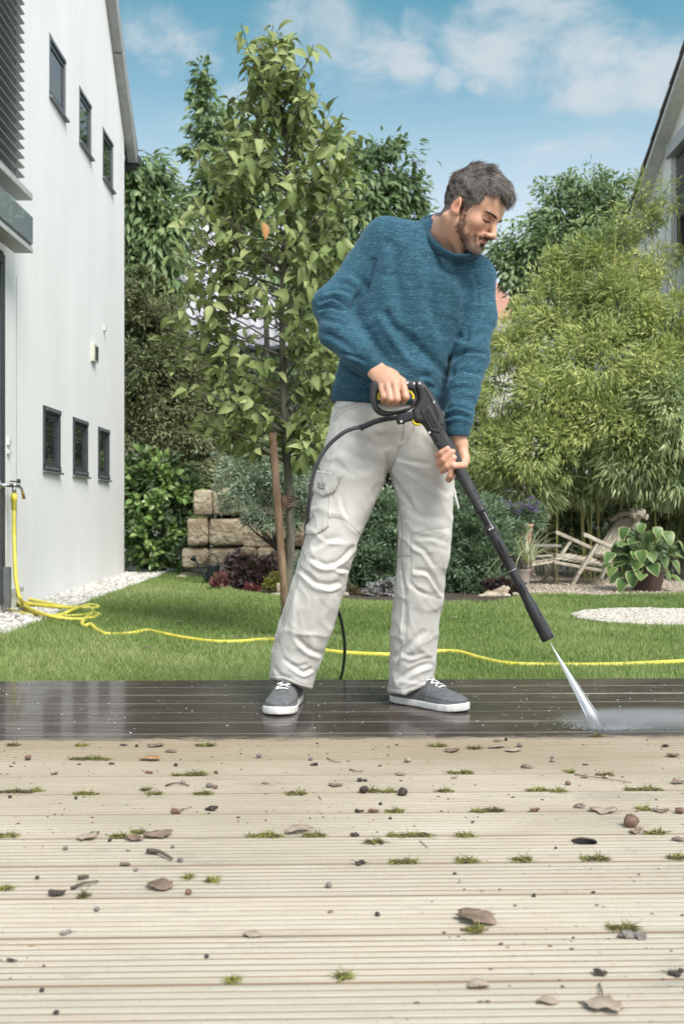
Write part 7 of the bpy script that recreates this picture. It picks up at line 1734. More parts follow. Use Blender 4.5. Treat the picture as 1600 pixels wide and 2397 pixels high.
# ================================================================ water jet
def build_jet():
    a = LP1+LAX*.012; b = W(1402, 1709, 2.842); b.z = .004
    M, nt, bs, out = bsdf_mat('white_water'); bs.inputs['Base Color'].default_value = (.93, .95, .97, 1); bs.inputs['Roughness'].default_value = .6
    tl = nd(nt, 'ShaderNodeBsdfTranslucent'); tl.inputs[0].default_value = (.95, .97, 1, 1); tr = nd(nt, 'ShaderNodeBsdfTransparent'); m1 = nd(nt, 'ShaderNodeMixShader'); m1.inputs[0].default_value = .5; lk(nt, bs.outputs[0], m1.inputs[1]); lk(nt, tl.outputs[0], m1.inputs[2])
    m2 = nd(nt, 'ShaderNodeMixShader'); m2.inputs[0].default_value = .18; lk(nt, m1.outputs[0], m2.inputs[1]); lk(nt, tr.outputs[0], m2.inputs[2]); lk(nt, m2.outputs[0], out.inputs[0])
    t = thing('water_jet', 'white fan of water shooting from the lance nozzle onto the deck', 'water jet', tuple(b))
    rng = np.random.default_rng(12); mb = MB(); d = (b-a); L = d.length; u = Vector((1, 0, 0)); u = (u-d.normalized()*u.dot(d.normalized())).normalized(); w = d.normalized().cross(u)
    for k in range(520):
        r = abs(rng.normal())*.0040 if k % 4 else abs(rng.normal())*.0075; th = rng.uniform(0, 6.28); e = b+u*(math.cos(th)*r*1.15)+w*(math.sin(th)*r)
        s0 = rng.uniform(0, .5) if k % 2 else rng.uniform(0, .12); s1 = rng.uniform(max(s0+.25, .6), 1.0); p = a.lerp(e, s0); q = a.lerp(e, s1); rr = rng.uniform(.0005, .0011)
        mb.tube([p, p.lerp(q, .5), q], [rr*(.5+s0), rr*(1.0), rr*1.5], 4)
    mb.build('water_streaks', M, t, kind='stuff')
    # droplets thrown off at the impact
    N = 2200; ang = rng.uniform(-.35, .5, N); sp = rng.gamma(1.3, .05, N); x = b.x+np.where(rng.random(N) < .82, 1, -.55)*sp*np.cos(ang)*1.2; y = b.y+sp*np.sin(ang)*.6+rng.normal(size=N)*.012
    z = np.abs(rng.normal(size=N))*(.008+.06*sp)*.8; P = np.stack([x, y, z+.002], 1)
    iv, jf = ico(1, 1); S = rng.uniform(.0003, .0008, N); V = iv[None]*S[:, None, None]*np.array([2.2, 1, 1])+P[:, None, :]; Fc = (jf[None]+(np.arange(N)*len(iv))[:, None, None]).reshape(-1, 3)
    o = mk('spray_droplets', V.reshape(-1, 3), Fc, M, t); o['kind'] = 'stuff'
    # mist: a thin real volume over the impact spot
    mv = bpy.data.materials.new('mist'); mv.use_nodes = True; nt = mv.node_tree; nt.nodes.clear(); out = nd(nt, 'ShaderNodeOutputMaterial'); pv = nd(nt, 'ShaderNodeVolumePrincipled'); lk(nt, pv.outputs[0], out.inputs['Volume'])
    pv.inputs['Color'].default_value = (.97, .98, 1, 1); pv.inputs['Anisotropy'].default_value = .1
    tc = nd(nt, 'ShaderNodeTexCoord'); ln = nd(nt, 'ShaderNodeVectorMath', operation='LENGTH'); lk(nt, tc.outputs[3], ln.inputs[0])
    nz = nd(nt, 'ShaderNodeTexNoise', i_Scale=3.0, i_Detail=3.0); lk(nt, tc.outputs[3], nz.inputs[0])
    de = math_n(nt, 'MULTIPLY', math_n(nt, 'POWER', math_n(nt, 'SUBTRACT', 1.0, ln.outputs[1], clamp=True), 1.3), 42.0); de = math_n(nt, 'MULTIPLY', de, math_n(nt, 'ADD', nz.outputs[0], .2)); lk(nt, de, pv.inputs['Density'])
    V, Fc = ico(1.0, 3); me = bpy.data.meshes.new('mist'); me.from_pydata([tuple(v) for v in V], [], [tuple(f) for f in Fc]); me.materials.append(mv); me.update()
    for (cx_, cy_, cz, sx, sy, sz) in ((b.x+.15, b.y+.01, .028, .30, .09, .034), (b.x+.01, b.y, .022, .09, .05, .040)):
        o = bpy.data.objects.new('mist', me); COL.objects.link(o); o.parent = t; o.location = Vector((cx_, cy_, cz))-t.location; o.scale = (sx, sy, sz); o['kind'] = 'stuff'
build_jet()
# ================================================================ garden furniture and pots
def build_chair():
    t = thing('deck_chair', 'weathered grey slatted wooden steamer chair on the gravel in front of the bamboo', 'deck chair', tuple(G(1340, 1372, GZ)))
    M = noisy('weathered_teak', (.34, .29, .22), (.58, .53, .44), scale=12, rough=.85, bump=.5, bscale=60, stretch=(1, 1, 1), obj_rand=.12)
    N_, F_ = 9.7, 10.3
    def beam(name, a, b, w=.03, h=.06, par=t, up=(0, 1, 0)):
        mb = MB(); mb.beam(a, b, w, h, up=up); return mb.build(name, M, par, bevel=.006)
    for (a, b, D) in (((1304, 1247), (1385, 1284), F_), ((1369, 1252), (1442, 1288), N_)):
        beam('armrest', W(*a, D), W(*b, D-.02), .035, .075); mb = MB(); c = W(*a, D); mb.tube([c+Vector((-.004, -.04, 0)), c+Vector((-.004, .04, 0))], .020, 10); mb.build('arm_tip', M, t)
    beam('leg', W(1397, 1273, N_), W(1352, 1345, N_), .03, .075); beam('leg', W(1352, 1345, N_), W(1336, 1374, N_), .03, .07)
    beam('leg', W(1334, 1267, F_), W(1269, 1361, F_), .03, .07)
    beam('leg', W(1433, 1300, N_-.03), W(1404, 1357, N_-.03), .03, .06); beam('leg', W(1400, 1292, F_+.03), W(1375, 1345, F_+.03), .03, .06)
    beam('stretcher', W(1271, 1361, F_-.02), W(1334, 1371, N_+.04), .03, .055)
    beam('seat_rail', W(1295, 1316, N_+.05), W(1424, 1339, N_+.05), .03, .05); beam('seat_rail', W(1322, 1303, F_-.05), W(1436, 1324, F_-.05), .03, .05)
    s0a, s0b = W(1300, 1314, N_+.1), W(1424, 1335, N_+.1); s1a, s1b = W(1326, 1302, F_-.1), W(1436, 1322, F_-.1)
    for k in range(9):
        u = (k+.5)/9; beam('seat_slat', s0a.lerp(s0b, u)+Vector((0, 0, .025)), s1a.lerp(s1b, u)+Vector((0, 0, .025)), .05, .014, up=(0, 0, 1))
    # leg rest
    a0, a1 = W(1222, 1326, N_+.1), W(1300, 1314, N_+.1); b0, b1 = W(1248, 1308, F_-.1), W(1326, 1302, F_-.1)
    for p, q in ((a0, a1), (b0, b1)): beam('rest_rail', p, q, .025, .04)
    for k in range(7): u = (k+.5)/7; beam('rest_slat', a0.lerp(a1, u)+Vector((0, 0, .025)), b0.lerp(b1, u)+Vector((0, 0, .025)), .065, .012, up=(0, 0, 1))
    # back
    for k in range(7):
        u = k/6; beam('back_slat', W(1394+46*u, 1300+2*u, F_-.1-(F_-N_-.2)*u), W(1450+44*u, 1214+2*u, F_+.25-(F_-N_-.2)*u), .052, .016, up=(0, 1, .3))
    beam('back_crossbar', W(1390, 1300, F_-.06), W(1444, 1303, N_+.06), .03, .05)
    pts = spline([W(1436, 1211, F_+.28), W(1455, 1204, F_+.15), W(1480, 1203, F_), W(1500, 1205, N_+.25), W(1514, 1210, N_+.2)], 4)
    mb = MB()
    for p, q in zip(pts[:-1], pts[1:]): mb.beam(p, q+(q-p)*.1, .04, .12, up=(0, 1, 0))
    mb.build('headboard', M, t)
build_chair()
def pot(name, label, c, r0, r1, h, mat, cat='pot', rim=.012):
    t = thing(name, label, cat, tuple(c))
    v, f = lathe([(.001, 0), (r0, 0), (r1*.97, h*.86), (r1+rim, h*.88), (r1+rim, h), (r1, h), (r1*.95, h*.85), (.001, h*.84)], c, 28); o = mk('vessel', v, f, mat, t, smooth=False)
    o.data.polygons.foreach_set('use_smooth', np.ones(len(o.data.polygons), bool)); e = o.modifiers.new('e', 'EDGE_SPLIT'); e.split_angle = .6
    mk('potting_soil', *lathe([(r1*.95, h*.86), (.001, h*.88)], c, 20), M_soil, t); return t
M_ter = noisy('terracotta', (.40, .22, .15), (.52, .33, .25), scale=20, rough=.85, bump=.3)
def build_hosta():
    c = G(1512, 1384, GZ); pot('plant_pot', 'dark brown round pot holding the variegated hosta', c, .12, .165, .20, noisy('brown_glaze', (.035, .020, .017), (.075, .045, .038), scale=10, rough=.45))
    t = thing('hosta_plant', 'hosta with cream edged heart shaped leaves growing out of the brown pot', 'plant', tuple(c+Vector((0, 0, .17))))
    m, nt, b, out = bsdf_mat('hosta_leaf'); at = nd(nt, 'ShaderNodeAttribute'); at.attribute_name = 'edge'; oi = nd(nt, 'ShaderNodeObjectInfo')
    g = mixc(nt, oi.outputs['Random'], (.07, .14, .04), (.17, .27, .07)); c_ = mixc(nt, ramp(nt, at.outputs['Fac'], [(.66, (0, 0, 0)), (.92, (1, 1, 1))]), g, (.42, .46, .22)); lk(nt, c_, b.inputs['Base Color']); b.inputs['Roughness'].default_value = .42
    tr = nd(nt, 'ShaderNodeBsdfTranslucent'); lk(nt, c_, tr.inputs[0]); ms = nd(nt, 'ShaderNodeMixShader'); ms.inputs[0].default_value = .25; lk(nt, b.outputs[0], ms.inputs[1]); lk(nt, tr.outputs[0], ms.inputs[2]); lk(nt, ms.outputs[0], out.inputs[0])
    V = []; Fc = []; ed = []; n = 8; cols = (-1, -.6, 0, .6, 1)
    for i in range(n+1):
        u = i/n; w = .5*(math.sin(math.pi*u**.62)**.75 if 0 < u < 1 else 0)
        for q in cols: V.append((u-.08*abs(q)*(1-u), w*q*1.15, .10*abs(q)*w*2-.42*u*u)); ed.append(max(abs(q), .4 if u < .92 else .9))
    for i in range(n):
        for j in range(4): a = i*5+j; Fc.append((a, a+1, a+6, a+5))
    me = bpy.data.meshes.new('leaf'); me.from_pydata(V, [], Fc); me.materials.append(m); a_ = me.attributes.new('edge', 'FLOAT', 'POINT'); a_.data.foreach_set('value', ed); me.polygons.foreach_set('use_smooth', np.ones(len(me.polygons), bool)); me.update()
    Mo = plain('orange_hosta_leaf', (.62, .38, .12), .6)
    rng = np.random.default_rng(81); top = c+Vector((0, 0, .18)); st = MB()
    pos = [(1458, 1245), (1500, 1235), (1480, 1265), (1540, 1245), (1440, 1290), (1510, 1275), (1470, 1285), (1550, 1270), (1575, 1290), (1590, 1300), (1445, 1315), (1430, 1335), (1470, 1310), (1500, 1300), (1525, 1300), (1555, 1310), (1585, 1325), (1470, 1335), (1490, 1320), (1530, 1330), (1560, 1340), (1440, 1350), (1455, 1365), (1480, 1350), (1545, 1350), (1515, 1320), (1500, 1345), (1420, 1320), (1595, 1275), (1565, 1255), (1455, 1270), (1425, 1300), (1520, 1255), (1580, 1350), (1535, 1285), (1488, 1295)]
    for i, (x, y) in enumerate(pos):
        Dp = c.y+rng.uniform(-.30, .12); p = W(x, y, Dp); d = Vector((p.x-top.x, p.y-top.y-.12, -.10+.5*rng.random()-.35)); d.normalize()
        up = Vector((rng.normal()*.25, -.35, 1)); s = up.cross(d).normalized(); nrm = d.cross(s); L = rng.uniform(.10, .145)*(.9 if y < 1290 else 1.05)
        R = Matrix((d, s, nrm)).transposed().to_4x4(); M = Matrix.Translation(p-d*L*.45) @ R @ Matrix.Diagonal((L, L*.82, L, 1))
        o = bpy.data.objects.new('leaf', me); COL.objects.link(o); o.parent = t; o.matrix_local = Matrix.Translation(-t.location) @ M
        if i == 6: o2 = me.copy(); o2.materials.clear(); o2.materials.append(Mo); o.data = o2; o['label'] = 'yellow orange withered leaf'
        q = p-d*L*.45; st.tube(spline([top+Vector((rng.normal()*.03, rng.normal()*.03, -.02)), top.lerp(q, .5)+Vector((0, 0, .05)), q], 3), .004, 5)
    st.build('stalks', plain('hosta_stalk', (.14, .22, .06), .5), t)
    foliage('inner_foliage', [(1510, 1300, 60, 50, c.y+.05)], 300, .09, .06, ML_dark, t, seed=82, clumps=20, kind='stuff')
build_hosta()
def blades(name, root, n, L, spread, mat, parent, seed, w=.006, up=.8):
    rng = np.random.default_rng(seed); V = []; Fc = []; tint = []
    for k in range(n):
        a = rng.uniform(0, 6.28); l = L*rng.uniform(.6, 1.15); sp = spread*rng.uniform(.4, 1.1); m = 8; b0 = len(V); tt = rng.random()
        for i in range(m+1):
            u = i/m; r = sp*l*(u+.4*u*u); z = l*(up*u-1.0*u*u*rng.uniform(.85, .9)*sp*1.3)
            p = Vector(root)+Vector((math.cos(a)*r, math.sin(a)*r, z)); s = Vector((-math.sin(a), math.cos(a), 0))*w*(1-u)**.6
            V += [tuple(p-s), tuple(p+s)]; tint += [tt, tt]
        for i in range(m): q = b0+2*i; Fc.append((q, q+1, q+3, q+2))
    return mk(name, V, Fc, mat, parent, attrs={'tint': np.array(tint)})
def build_pots():
    c = Vector(W(1228, 1273, 9.75)); pot('terracotta_pot', 'tall terracotta pot standing behind the striped grass', c, .055, .075, .19, M_ter, rim=.006)
    # low shelf/table the pot stands on
    s = thing('wall_shelf', 'thin grey board below the terracotta pot', 'board', tuple(W(1250, 1274, 9.8)))
    mb = MB(); mb.box(W(1256, 1277, 9.85), (.42, .25, .02)); mb.build('board', noisy('grey_board', (.2, .19, .17), (.34, .32, .29), scale=20, rough=.9), s)
    mb = MB(); z1 = W(1256, 1277, 9.85).z
    for dx in (-.17, .17): mb.beam((W(1256, 1277, 9.85).x+dx, 9.85, GZ), (W(1256, 1277, 9.85).x+dx, 9.85, z1-.01), .03, .03, up=(0, 1, 0))
    mb.build('board_post', M_bark, s)
    c = G(1218, 1374, GZ); t = pot('plant_pot', 'beige pot with pinkish flowers beside the driftwood', c, .075, .095, .17, noisy('beige_pot', (.34, .28, .24), (.46, .40, .35), scale=15, rough=.8), rim=.004)
    p = thing('sedum_plant', 'pale pinkish flowering plant in the beige pot', 'plant', (c.x, c.y, .04)); foliage('flowers', [(1218, 1325, 26, 18, c.y), (1200, 1335, 18, 14, c.y), (1236, 1330, 18, 14, c.y)], 900, .022, .018, leaf_mat('pale_pink_petal', [(.28, .20, .20), (.42, .32, .32), (.5, .42, .40)]), p, seed=91, clumps=40, shell=.3)
    mb = MB(); mb.tube([(c.x, c.y, .04), (c.x, c.y, .16)], .01, 6); mb.build('stem', M_bark, p)
    g = thing('striped_grass', 'pale striped ornamental grass arching over the pots left of the deck chair', 'ornamental grass', (c.x+.06, c.y+.05, .05))
    blades('blades', W(1232, 1322, 9.3), 60, .58, .70, leaf_mat('striped_blade', [(.30, .36, .18), (.52, .55, .36), (.62, .62, .46)]), g, 92, .0070, 1.0)
    blades('blades', W(1240, 1322, 9.2), 30, .66, .85, leaf_mat('striped_blade', [(.45, .48, .28), (.62, .62, .46)]), g, 93, .0065, .9)
build_pots()
def build_can():
    D = 10.0; c = G(498.5, 1367, GZ); t = thing('watering_can', 'black watering can standing at the lawn edge by the stone wall', 'watering can', tuple(c)); M = plain('dark_green_metal', (.018, .026, .026), .4, .3)
    v, f = lathe([(.001, 0), (.072, 0), (.073, .012), (.066, .175), (.068, .185), (.064, .185), (.062, .17), (.001, .165)], c, 28); mk('can_body', v, f, M, t, smooth=True)
    mb = MB(); sp = spline([W(483, 1358, D), W(474, 1340, D), W(464, 1322, D), W(456, 1311, D)], 5); mb.tube(sp, np.linspace(.017, .009, len(sp)), 10); o = mb.build('spout', M, t, smooth=True)
    d = (W(452, 1307, D)-W(458, 1313, D)).normalized(); v, f = lathe([(.010, -.015), (.030, .025), (.034, .032), (.030, .038), (.001, .040)], W(456, 1311, D), 16, d.to_track_quat('Z', 'Y').to_matrix()); mk('rose', v, f, M, o, smooth=True).location = (0, 0, 0)
    mb = MB(); mb.tube(spline([W(484, 1326, D), W(486, 1310, D), W(492, 1299, D), W(502, 1299, D), W(510, 1312, D), W(512, 1326, D)], 5), .0055, 8); mb.build('top_handle', M, t, smooth=True)
    mb = MB(); mb.tube(spline([W(514, 1326, D), W(524, 1332, D), W(525, 1346, D), W(516, 1356, D)], 5), .005, 8); mb.build('back_handle', M, t, smooth=True)
build_can()
# ================================================================ what lies on the deck
M_moss = leaf_mat('moss', [(.06, .045, .03), (.17, .15, .06), (.26, .25, .08), (.38, .40, .10)], trans=.25, rough=.7)
M_leafc = {k: noisy('dead_leaf_'+k, a, b, scale=30, rough=.7, bump=.4, bscale=120, bdist=.001) for k, (a, b) in dict(brown=((.13, .085, .060), (.27, .19, .14)), orange=((.28, .14, .06), (.42, .25, .13)), pale=((.28, .21, .155), (.42, .34, .265)), dark=((.035, .025, .022), (.08, .06, .05))).items()}
M_nut = {k: noisy('nut_'+k, a, b, scale=120, rough=.75, bump=.6, bscale=300, bdist=.001) for k, (a, b) in dict(grey=((.12, .105, .095), (.26, .235, .21)), brown=((.11, .06, .04), (.22, .13, .09)), dark=((.03, .022, .02), (.07, .05, .042)), pale=((.25, .2, .155), (.42, .35, .28))).items()}
M_twig = noisy('twig_bark', (.07, .05, .04), (.18, .14, .11), scale=60, rough=.9, bump=.6, bscale=200)
used_labels = {}
def place(px, py):
    p = G(px, py, 0); row = int((3.6925-p.y)/PITCH); dry = row-6
    return p, dry
def where(px, py, dry):
    n = ['the wet edge', 'the first dry board', 'the second dry board', 'the third dry board', 'the fourth dry board', 'the fifth dry board', 'the sixth dry board', 'the seventh dry board', 'the eighth dry board', 'the ninth dry board', 'the tenth dry board', 'the nearest boards'][max(0, min(dry, 11))]
    return n
deb = []
def wind(px): 
    return 'at the left edge' if px < 60 else 'at the right edge' if px > 1540 else None
def reg(o, kind, px, py, w, desc, cat): deb.append((o, kind, px, py, w, desc, cat))
def moss(px, py, w, kind='g', seed=0):
    rng = np.random.default_rng(int(px*7+py)); p, dry = place(px, py); t = thing('moss_tuft', '', '', tuple(p)); Wm = w/F*p.y; n = int(30+w*2.6)
    V = []; Fc = []; tint = []
    for k in range(n):
        u = rng.uniform(-.5, .5); x = p.x+u*Wm; y = p.y+rng.normal()*.004; h = rng.uniform(.002, .0075)*(1.15-1.2*abs(u))*(2.0 if rng.random() < .10 else 1)*(1+.5*math.sin(u*9+seed)); ln = rng.normal(size=2)*np.array([.007, .004])
        q = Vector((x, y, .0)); tip = Vector((x+ln[0], y+ln[1], h)); m = q.lerp(tip, .5)+Vector((rng.normal()*.002, rng.normal()*.002, .001)); r = rng.uniform(.0004, .0009)
        v, f = tube([q, m, tip], [r, r*.9, r*.3], 3, False); b0 = sum(len(a) for a in V); V.append(v); Fc += [tuple(i+b0 for i in ff) for ff in f]; tt = np.clip(rng.normal(.55 if kind == 'g' else .30 if kind == 'd' else .75, .34), 0, 1); tint += [tt]*len(v)
    # low cushion the sprigs stand in
    for k in range(max(2, int(w/9))):
        iv, jf = ico(1, 1); u = rng.uniform(-.42, .42); r = Wm*.07+.002; v = iv*(1+rng.normal(size=(len(iv), 1))*.25)*np.array([r*1.5, .004, .0032])+np.array([p.x+u*Wm, p.y+rng.normal()*.002, .0015]); b0 = sum(len(a) for a in V); V.append(v); Fc += [tuple(int(i)+b0 for i in ff) for ff in jf]; tint += [.05]*len(v)
    o = mk('moss_sprigs', np.concatenate(V), Fc, M_moss, t, attrs={'tint': np.array(tint)}); reg(t, 'moss', px, py, w, {'g': 'green', 'd': 'dark olive', 'y': 'bright yellow green'}[kind], 'moss')
def dleaf(px, py, w, col='brown', curl=.5, rot=None, h=None):
    rng = np.random.default_rng(int(px*3+py*5)); p, dry = place(px, py); L = max(w/F*p.y, .008); n = 9; V = []; Fc = []; Wd = L*rng.uniform(.5, .8)
    a = rng.uniform(-.6, .6) if rot is None else rot; nf = rng.uniform(0, 6.28, 6); jag = 1+rng.normal(size=(n+1, 2))*.16; tw = rng.uniform(-.8, .8); arch = rng.choice((-1, 1))
    for i in range(n+1):
        u = i/n; w0 = .5*Wd*(math.sin(math.pi*(.05+.9*u))**.6)
        for q in (-1, -.5, 0, .5, 1):
            ww = w0*(jag[i, 0] if q < 0 else jag[i, 1]); x = (u-.5)*L+.05*L*math.sin(q*4+nf[0]); y = ww*q
            cr = math.sin(u*7+q*2.2+nf[1])*.5+math.sin(u*11-q*5+nf[2])*.35+math.sin(q*6+u*3+nf[3])*.4
            z = .0012+L*.035+curl*L*(.055*cr+.10*tw*q*(u-.3)+.13*(abs(q)**1.4)*(.5+.5*math.sin(u*4+nf[4]))+(.16*(1-((u-.5)*2)**2) if arch > 0 else .12*((u-.45)*1.8)**2))
            V.append((p.x+x*math.cos(a)-y*math.sin(a), p.y+x*math.sin(a)+y*math.cos(a), max(z, .0006)))
    for i in range(n):
        for j in range(4): k = i*5+j; Fc.append((k, k+1, k+6, k+5))
    o = mk('dead_leaf', V, Fc, M_leafc[col], None, smooth=True); m = o.modifiers.new('s', 'SOLIDIFY'); m.thickness = .0006
    reg(o, 'leaf', px, py, w, {'brown': 'brown', 'orange': 'orange brown', 'pale': 'pale tan', 'dark': 'dark curled'}[col], 'dead leaf'); return o
def nut(px, py, d, col='grey', fl=.85):
    p, dry = place(px, py+d*.3); r = max(d/F*p.y/2*.88, .0024); c = (p.x, p.y, r*fl*.92); o = rock_mesh('nut', c, (2*r, 2*r*.9, 2*r*fl), int(px*3+py), M_nut[col], None, .17, .15, 2); reg(o, 'nut', px, py, d, {'grey': 'grey', 'brown': 'reddish brown', 'dark': 'nearly black', 'pale': 'pale brown'}[col], 'nut'); return o
def crumb(px, py, w, col='dark'):
    rng = np.random.default_rng(int(px+py*3)); p, dry = place(px, py); Wm = w/F*p.y; iv, jf = ico(1, 1); V = []; Fc = []; n = 7
    for k in range(n):
        r = Wm*rng.uniform(.10, .22); q = np.array([p.x+rng.uniform(-.35, .35)*Wm, p.y+rng.normal()*.003, r*rng.uniform(.5, 1.1)]); v = iv*(1+rng.normal(size=(len(iv), 1))*.28)*r*np.array([1.3, .9, .8])+q; b0 = sum(len(a) for a in V); V.append(v); Fc += [tuple(int(i)+b0 for i in ff) for ff in jf]
    for k in range(4):
        q = Vector((p.x+rng.uniform(-.4, .4)*Wm, p.y, .002)); v, f = tube([q, q+Vector((rng.normal()*Wm*.3, rng.normal()*.004, rng.uniform(.002, .3*Wm)))], [.0007, .0003], 3, False); b0 = sum(len(a) for a in V); V.append(v); Fc += [tuple(i+b0 for i in ff) for ff in f]
    o = mk('debris_clump', np.concatenate(V), Fc, M_nut[col], None, smooth=False); reg(o, 'clump', px, py, w, {'dark': 'dark crumbly', 'brown': 'brown crumbly', 'grey': 'grey crumbly', 'pale': 'pale crumbly'}[col], 'plant debris')
def twig(pts, r, desc='thin'):
    P = [G(x, y, 0)+Vector((0, 0, r+.0008+ (.003 if 0 < i < len(pts)-1 else 0))) for i, (x, y) in enumerate(pts)]; sp = spline(P, 4); n = len(sp); rng = np.random.default_rng(int(pts[0][0]))
    v, f = tube(sp, r*(1+.2*rng.normal(size=n)*.6)*np.linspace(1, .6, n), 7); o = mk('twig', v, f, M_twig, None, smooth=True); x, y = pts[len(pts)//2]; reg(o, 'twig', x, y, abs(pts[-1][0]-pts[0][0]), desc, 'twig')
for q in ((189, 1746, 22, 'y'), (480, 1746, 40, 'g'), (212, 1778, 92, 'g'), (441, 1816, 74, 'g'), (470, 1813, 26, 'y'), (30, 1856, 90, 'd'), (86, 1852, 24, 'y'), (201, 1860, 50, 'g'), (339, 1851, 15, 'd'), (362, 1860, 30, 'g'), (477, 1860, 42, 'g'), (694, 1860, 48, 'g'), (18, 1959, 42, 'g'), (278, 1960, 32, 'g'), (326, 1950, 34, 'g'), (618, 1959, 78, 'y'), (735, 1958, 46, 'g'),
          (1394, 1725, 30, 'd'), (1024, 1747, 34, 'g'), (1111, 1753, 30, 'd'), (1078, 1811, 60, 'g'), (1334, 1808, 14, 'y'), (1416, 1816, 32, 'd'), (905, 1855, 48, 'g'), (870, 1853, 14, 'g'), (1042, 1854, 36, 'g'), (1256, 1852, 40, 'y'), (1305, 1854, 36, 'g'), (1506, 1850, 85, 'g'), (924, 1902, 38, 'g'), (1119, 1901, 26, 'g'), (1154, 1899, 42, 'd'), (1505, 1895, 26, 'y'), (1532, 1952, 42, 'g'), (955, 1958, 100, 'g'), (875, 1974, 42, 'd'), (1088, 1958, 36, 'y'),
          (945, 2020, 56, 'g'), (1091, 2018, 42, 'g'), (1223, 2014, 36, 'g'), (1392, 2012, 60, 'g'), (1583, 2010, 34, 'g'), (1112, 2180, 32, 'g'), (1458, 2175, 64, 'g'), (11, 2082, 24, 'y'), (440, 2056, 14, 'y'), (497, 2064, 22, 'y'), (545, 2297, 12, 'y'), (805, 2290, 30, 'y'), (194, 2100, 16, 'd'), (32, 1746, 24, 'd')): moss(*q)
for q in ((289, 1746, 18, 'dark'), (365, 1747, 36, 'brown', .25), (400, 1761, 28, 'brown'), (350, 1780, 50, 'orange', .5), (128, 1814, 17, 'brown', 1.2), (621, 1836, 18, 'brown', .3), (786, 1841, 32, 'brown', .6), (204, 1966, 46, 'pale', 1.0), (221, 1955, 24, 'dark', 1.0), (314, 1968, 46, 'brown', .9), (370, 1958, 66, 'brown', .5), (699, 1950, 66, 'pale', .8),
          (1058, 1760, 34, 'brown', .9), (1165, 1736, 20, 'brown'), (1162, 1750, 44, 'pale', .15), (1200, 1758, 40, 'pale', .2), (1233, 1799, 27, 'brown', .9), (1575, 1771, 32, 'brown', .7), (1063, 1823, 18, 'pale', .8), (935, 1815, 24, 'brown', .2), (1369, 1822, 20, 'brown', .9), (1417, 1821, 18, 'pale', .9), (1588, 1836, 32, 'brown', 1.0), (1355, 1892, 26, 'brown', 1.1), (1412, 1902, 62, 'pale', .7), (1546, 1901, 36, 'brown', .8), (1489, 1949, 36, 'brown', 1.0), (1588, 1969, 30, 'brown', .8),
          (293, 2026, 28, 'brown', .2), (372, 2079, 64, 'brown', .6), (134, 2096, 42, 'dark', 1.0), (773, 2138, 14, 'brown'), (74, 2215, 14, 'orange'), (28, 2252, 26, 'dark', .6), (1114, 2158, 96, 'brown', .6), (1119, 2312, 52, 'pale', .5), (1282, 2350, 46, 'pale', .5), (1407, 2362, 88, 'pale', .6, -.6), (591, 2191, 44, 'pale', .12)): dleaf(*q)
for q in ((320, 1746, 9, 'dark'), (606, 1770, 14, 'grey'), (727, 1777, 12, 'grey'), (66, 1774, 17, 'brown'), (411, 1791, 10, 'dark'), (428, 1832, 12, 'grey'), (490, 1839, 18, 'grey'), (504, 1843, 13, 'brown'), (257, 1967, 10, 'dark'), (153, 1986, 14, 'grey'), (301, 1989, 10, 'pale'), (404, 1983, 10, 'grey'), (1216, 1744, 15, 'grey'), (1184, 1731, 10, 'dark'), (953, 1780, 16, 'pale'), (1292, 1781, 11, 'grey'), (1292, 1773, 9, 'grey'), (1328, 1834, 15, 'brown'), (852, 1850, 24, 'dark'), (942, 1855, 25, 'dark'), (890, 1882, 10, 'dark'), (1591, 1899, 22, 'brown'), (1476, 1924, 40, 'brown'),
          (1249, 2097, 12, 'dark'), (883, 2141, 14, 'dark'), (441, 2089, 18, 'brown'), (227, 2129, 14, 'grey'), (770, 2073, 18, 'grey'), (484, 2239, 13, 'dark'), (98, 2319, 13, 'dark'), (131, 2371, 14, 'dark'), (421, 2014, 15, 'grey'), (23, 1866, 10, 'dark'), (178, 1868, 9, 'dark'), (87, 2055, 11, 'dark'), (318, 2036, 12, 'grey'), (1300, 1985, 8, 'dark'), (1106, 1924, 9, 'grey'), (913, 1916, 9, 'dark')): nut(*q)
for q in ((260, 1790, 16, 'dark'), (411, 1903, 32, 'brown'), (490, 1898, 30, 'dark'), (846, 1830, 26, 'dark'), (840, 1902, 22, 'dark'), (876, 1903, 28, 'brown'), (841, 2023, 30, 'dark'), (1476, 2196, 60, 'grey'), (1402, 2284, 36, 'dark'), (1573, 2280, 42, 'dark'), (153, 2187, 27, 'grey'), (1249, 1900, 26, 'brown'), (830, 1958, 22, 'dark'), (358, 1998, 26, 'grey'), (735, 1793, 22, 'dark'), (348, 1811, 18, 'brown'), (1558, 1748, 18, 'dark'), (1370, 1792, 12, 'dark'), (505, 1810, 12, 'brown')): crumb(*q)
twig([(387, 1842), (415, 1839), (443, 1842)], .0020, 'short grey'); twig([(345, 1999), (372, 2004), (402, 2017)], .0042, 'thick knobbly grey'); twig([(166, 2085), (196, 2077), (230, 2068)], .0026, 'dark crooked'); twig([(182, 2061), (208, 2058)], .0036, 'short stubby'); twig([(1345, 1815), (1400, 1826), (1478, 1834)], .0012, 'long hair thin'); twig([(818, 1803), (836, 1811), (850, 1806)], .0014, 'crooked'); twig([(1402, 2306), (1407, 2330), (1412, 2345)], .0014, 'leaf stalk like'); twig([(765, 1775), (778, 1786), (800, 1787)], .0012, 'tangled'); twig([(983, 1971), (1000, 1987)], .0010, 'fine bent'); twig([(420, 1901), (449, 1890)], .0009, 'slanting fine'); twig([(745, 1866), (752, 1875)], .001, 'tiny')
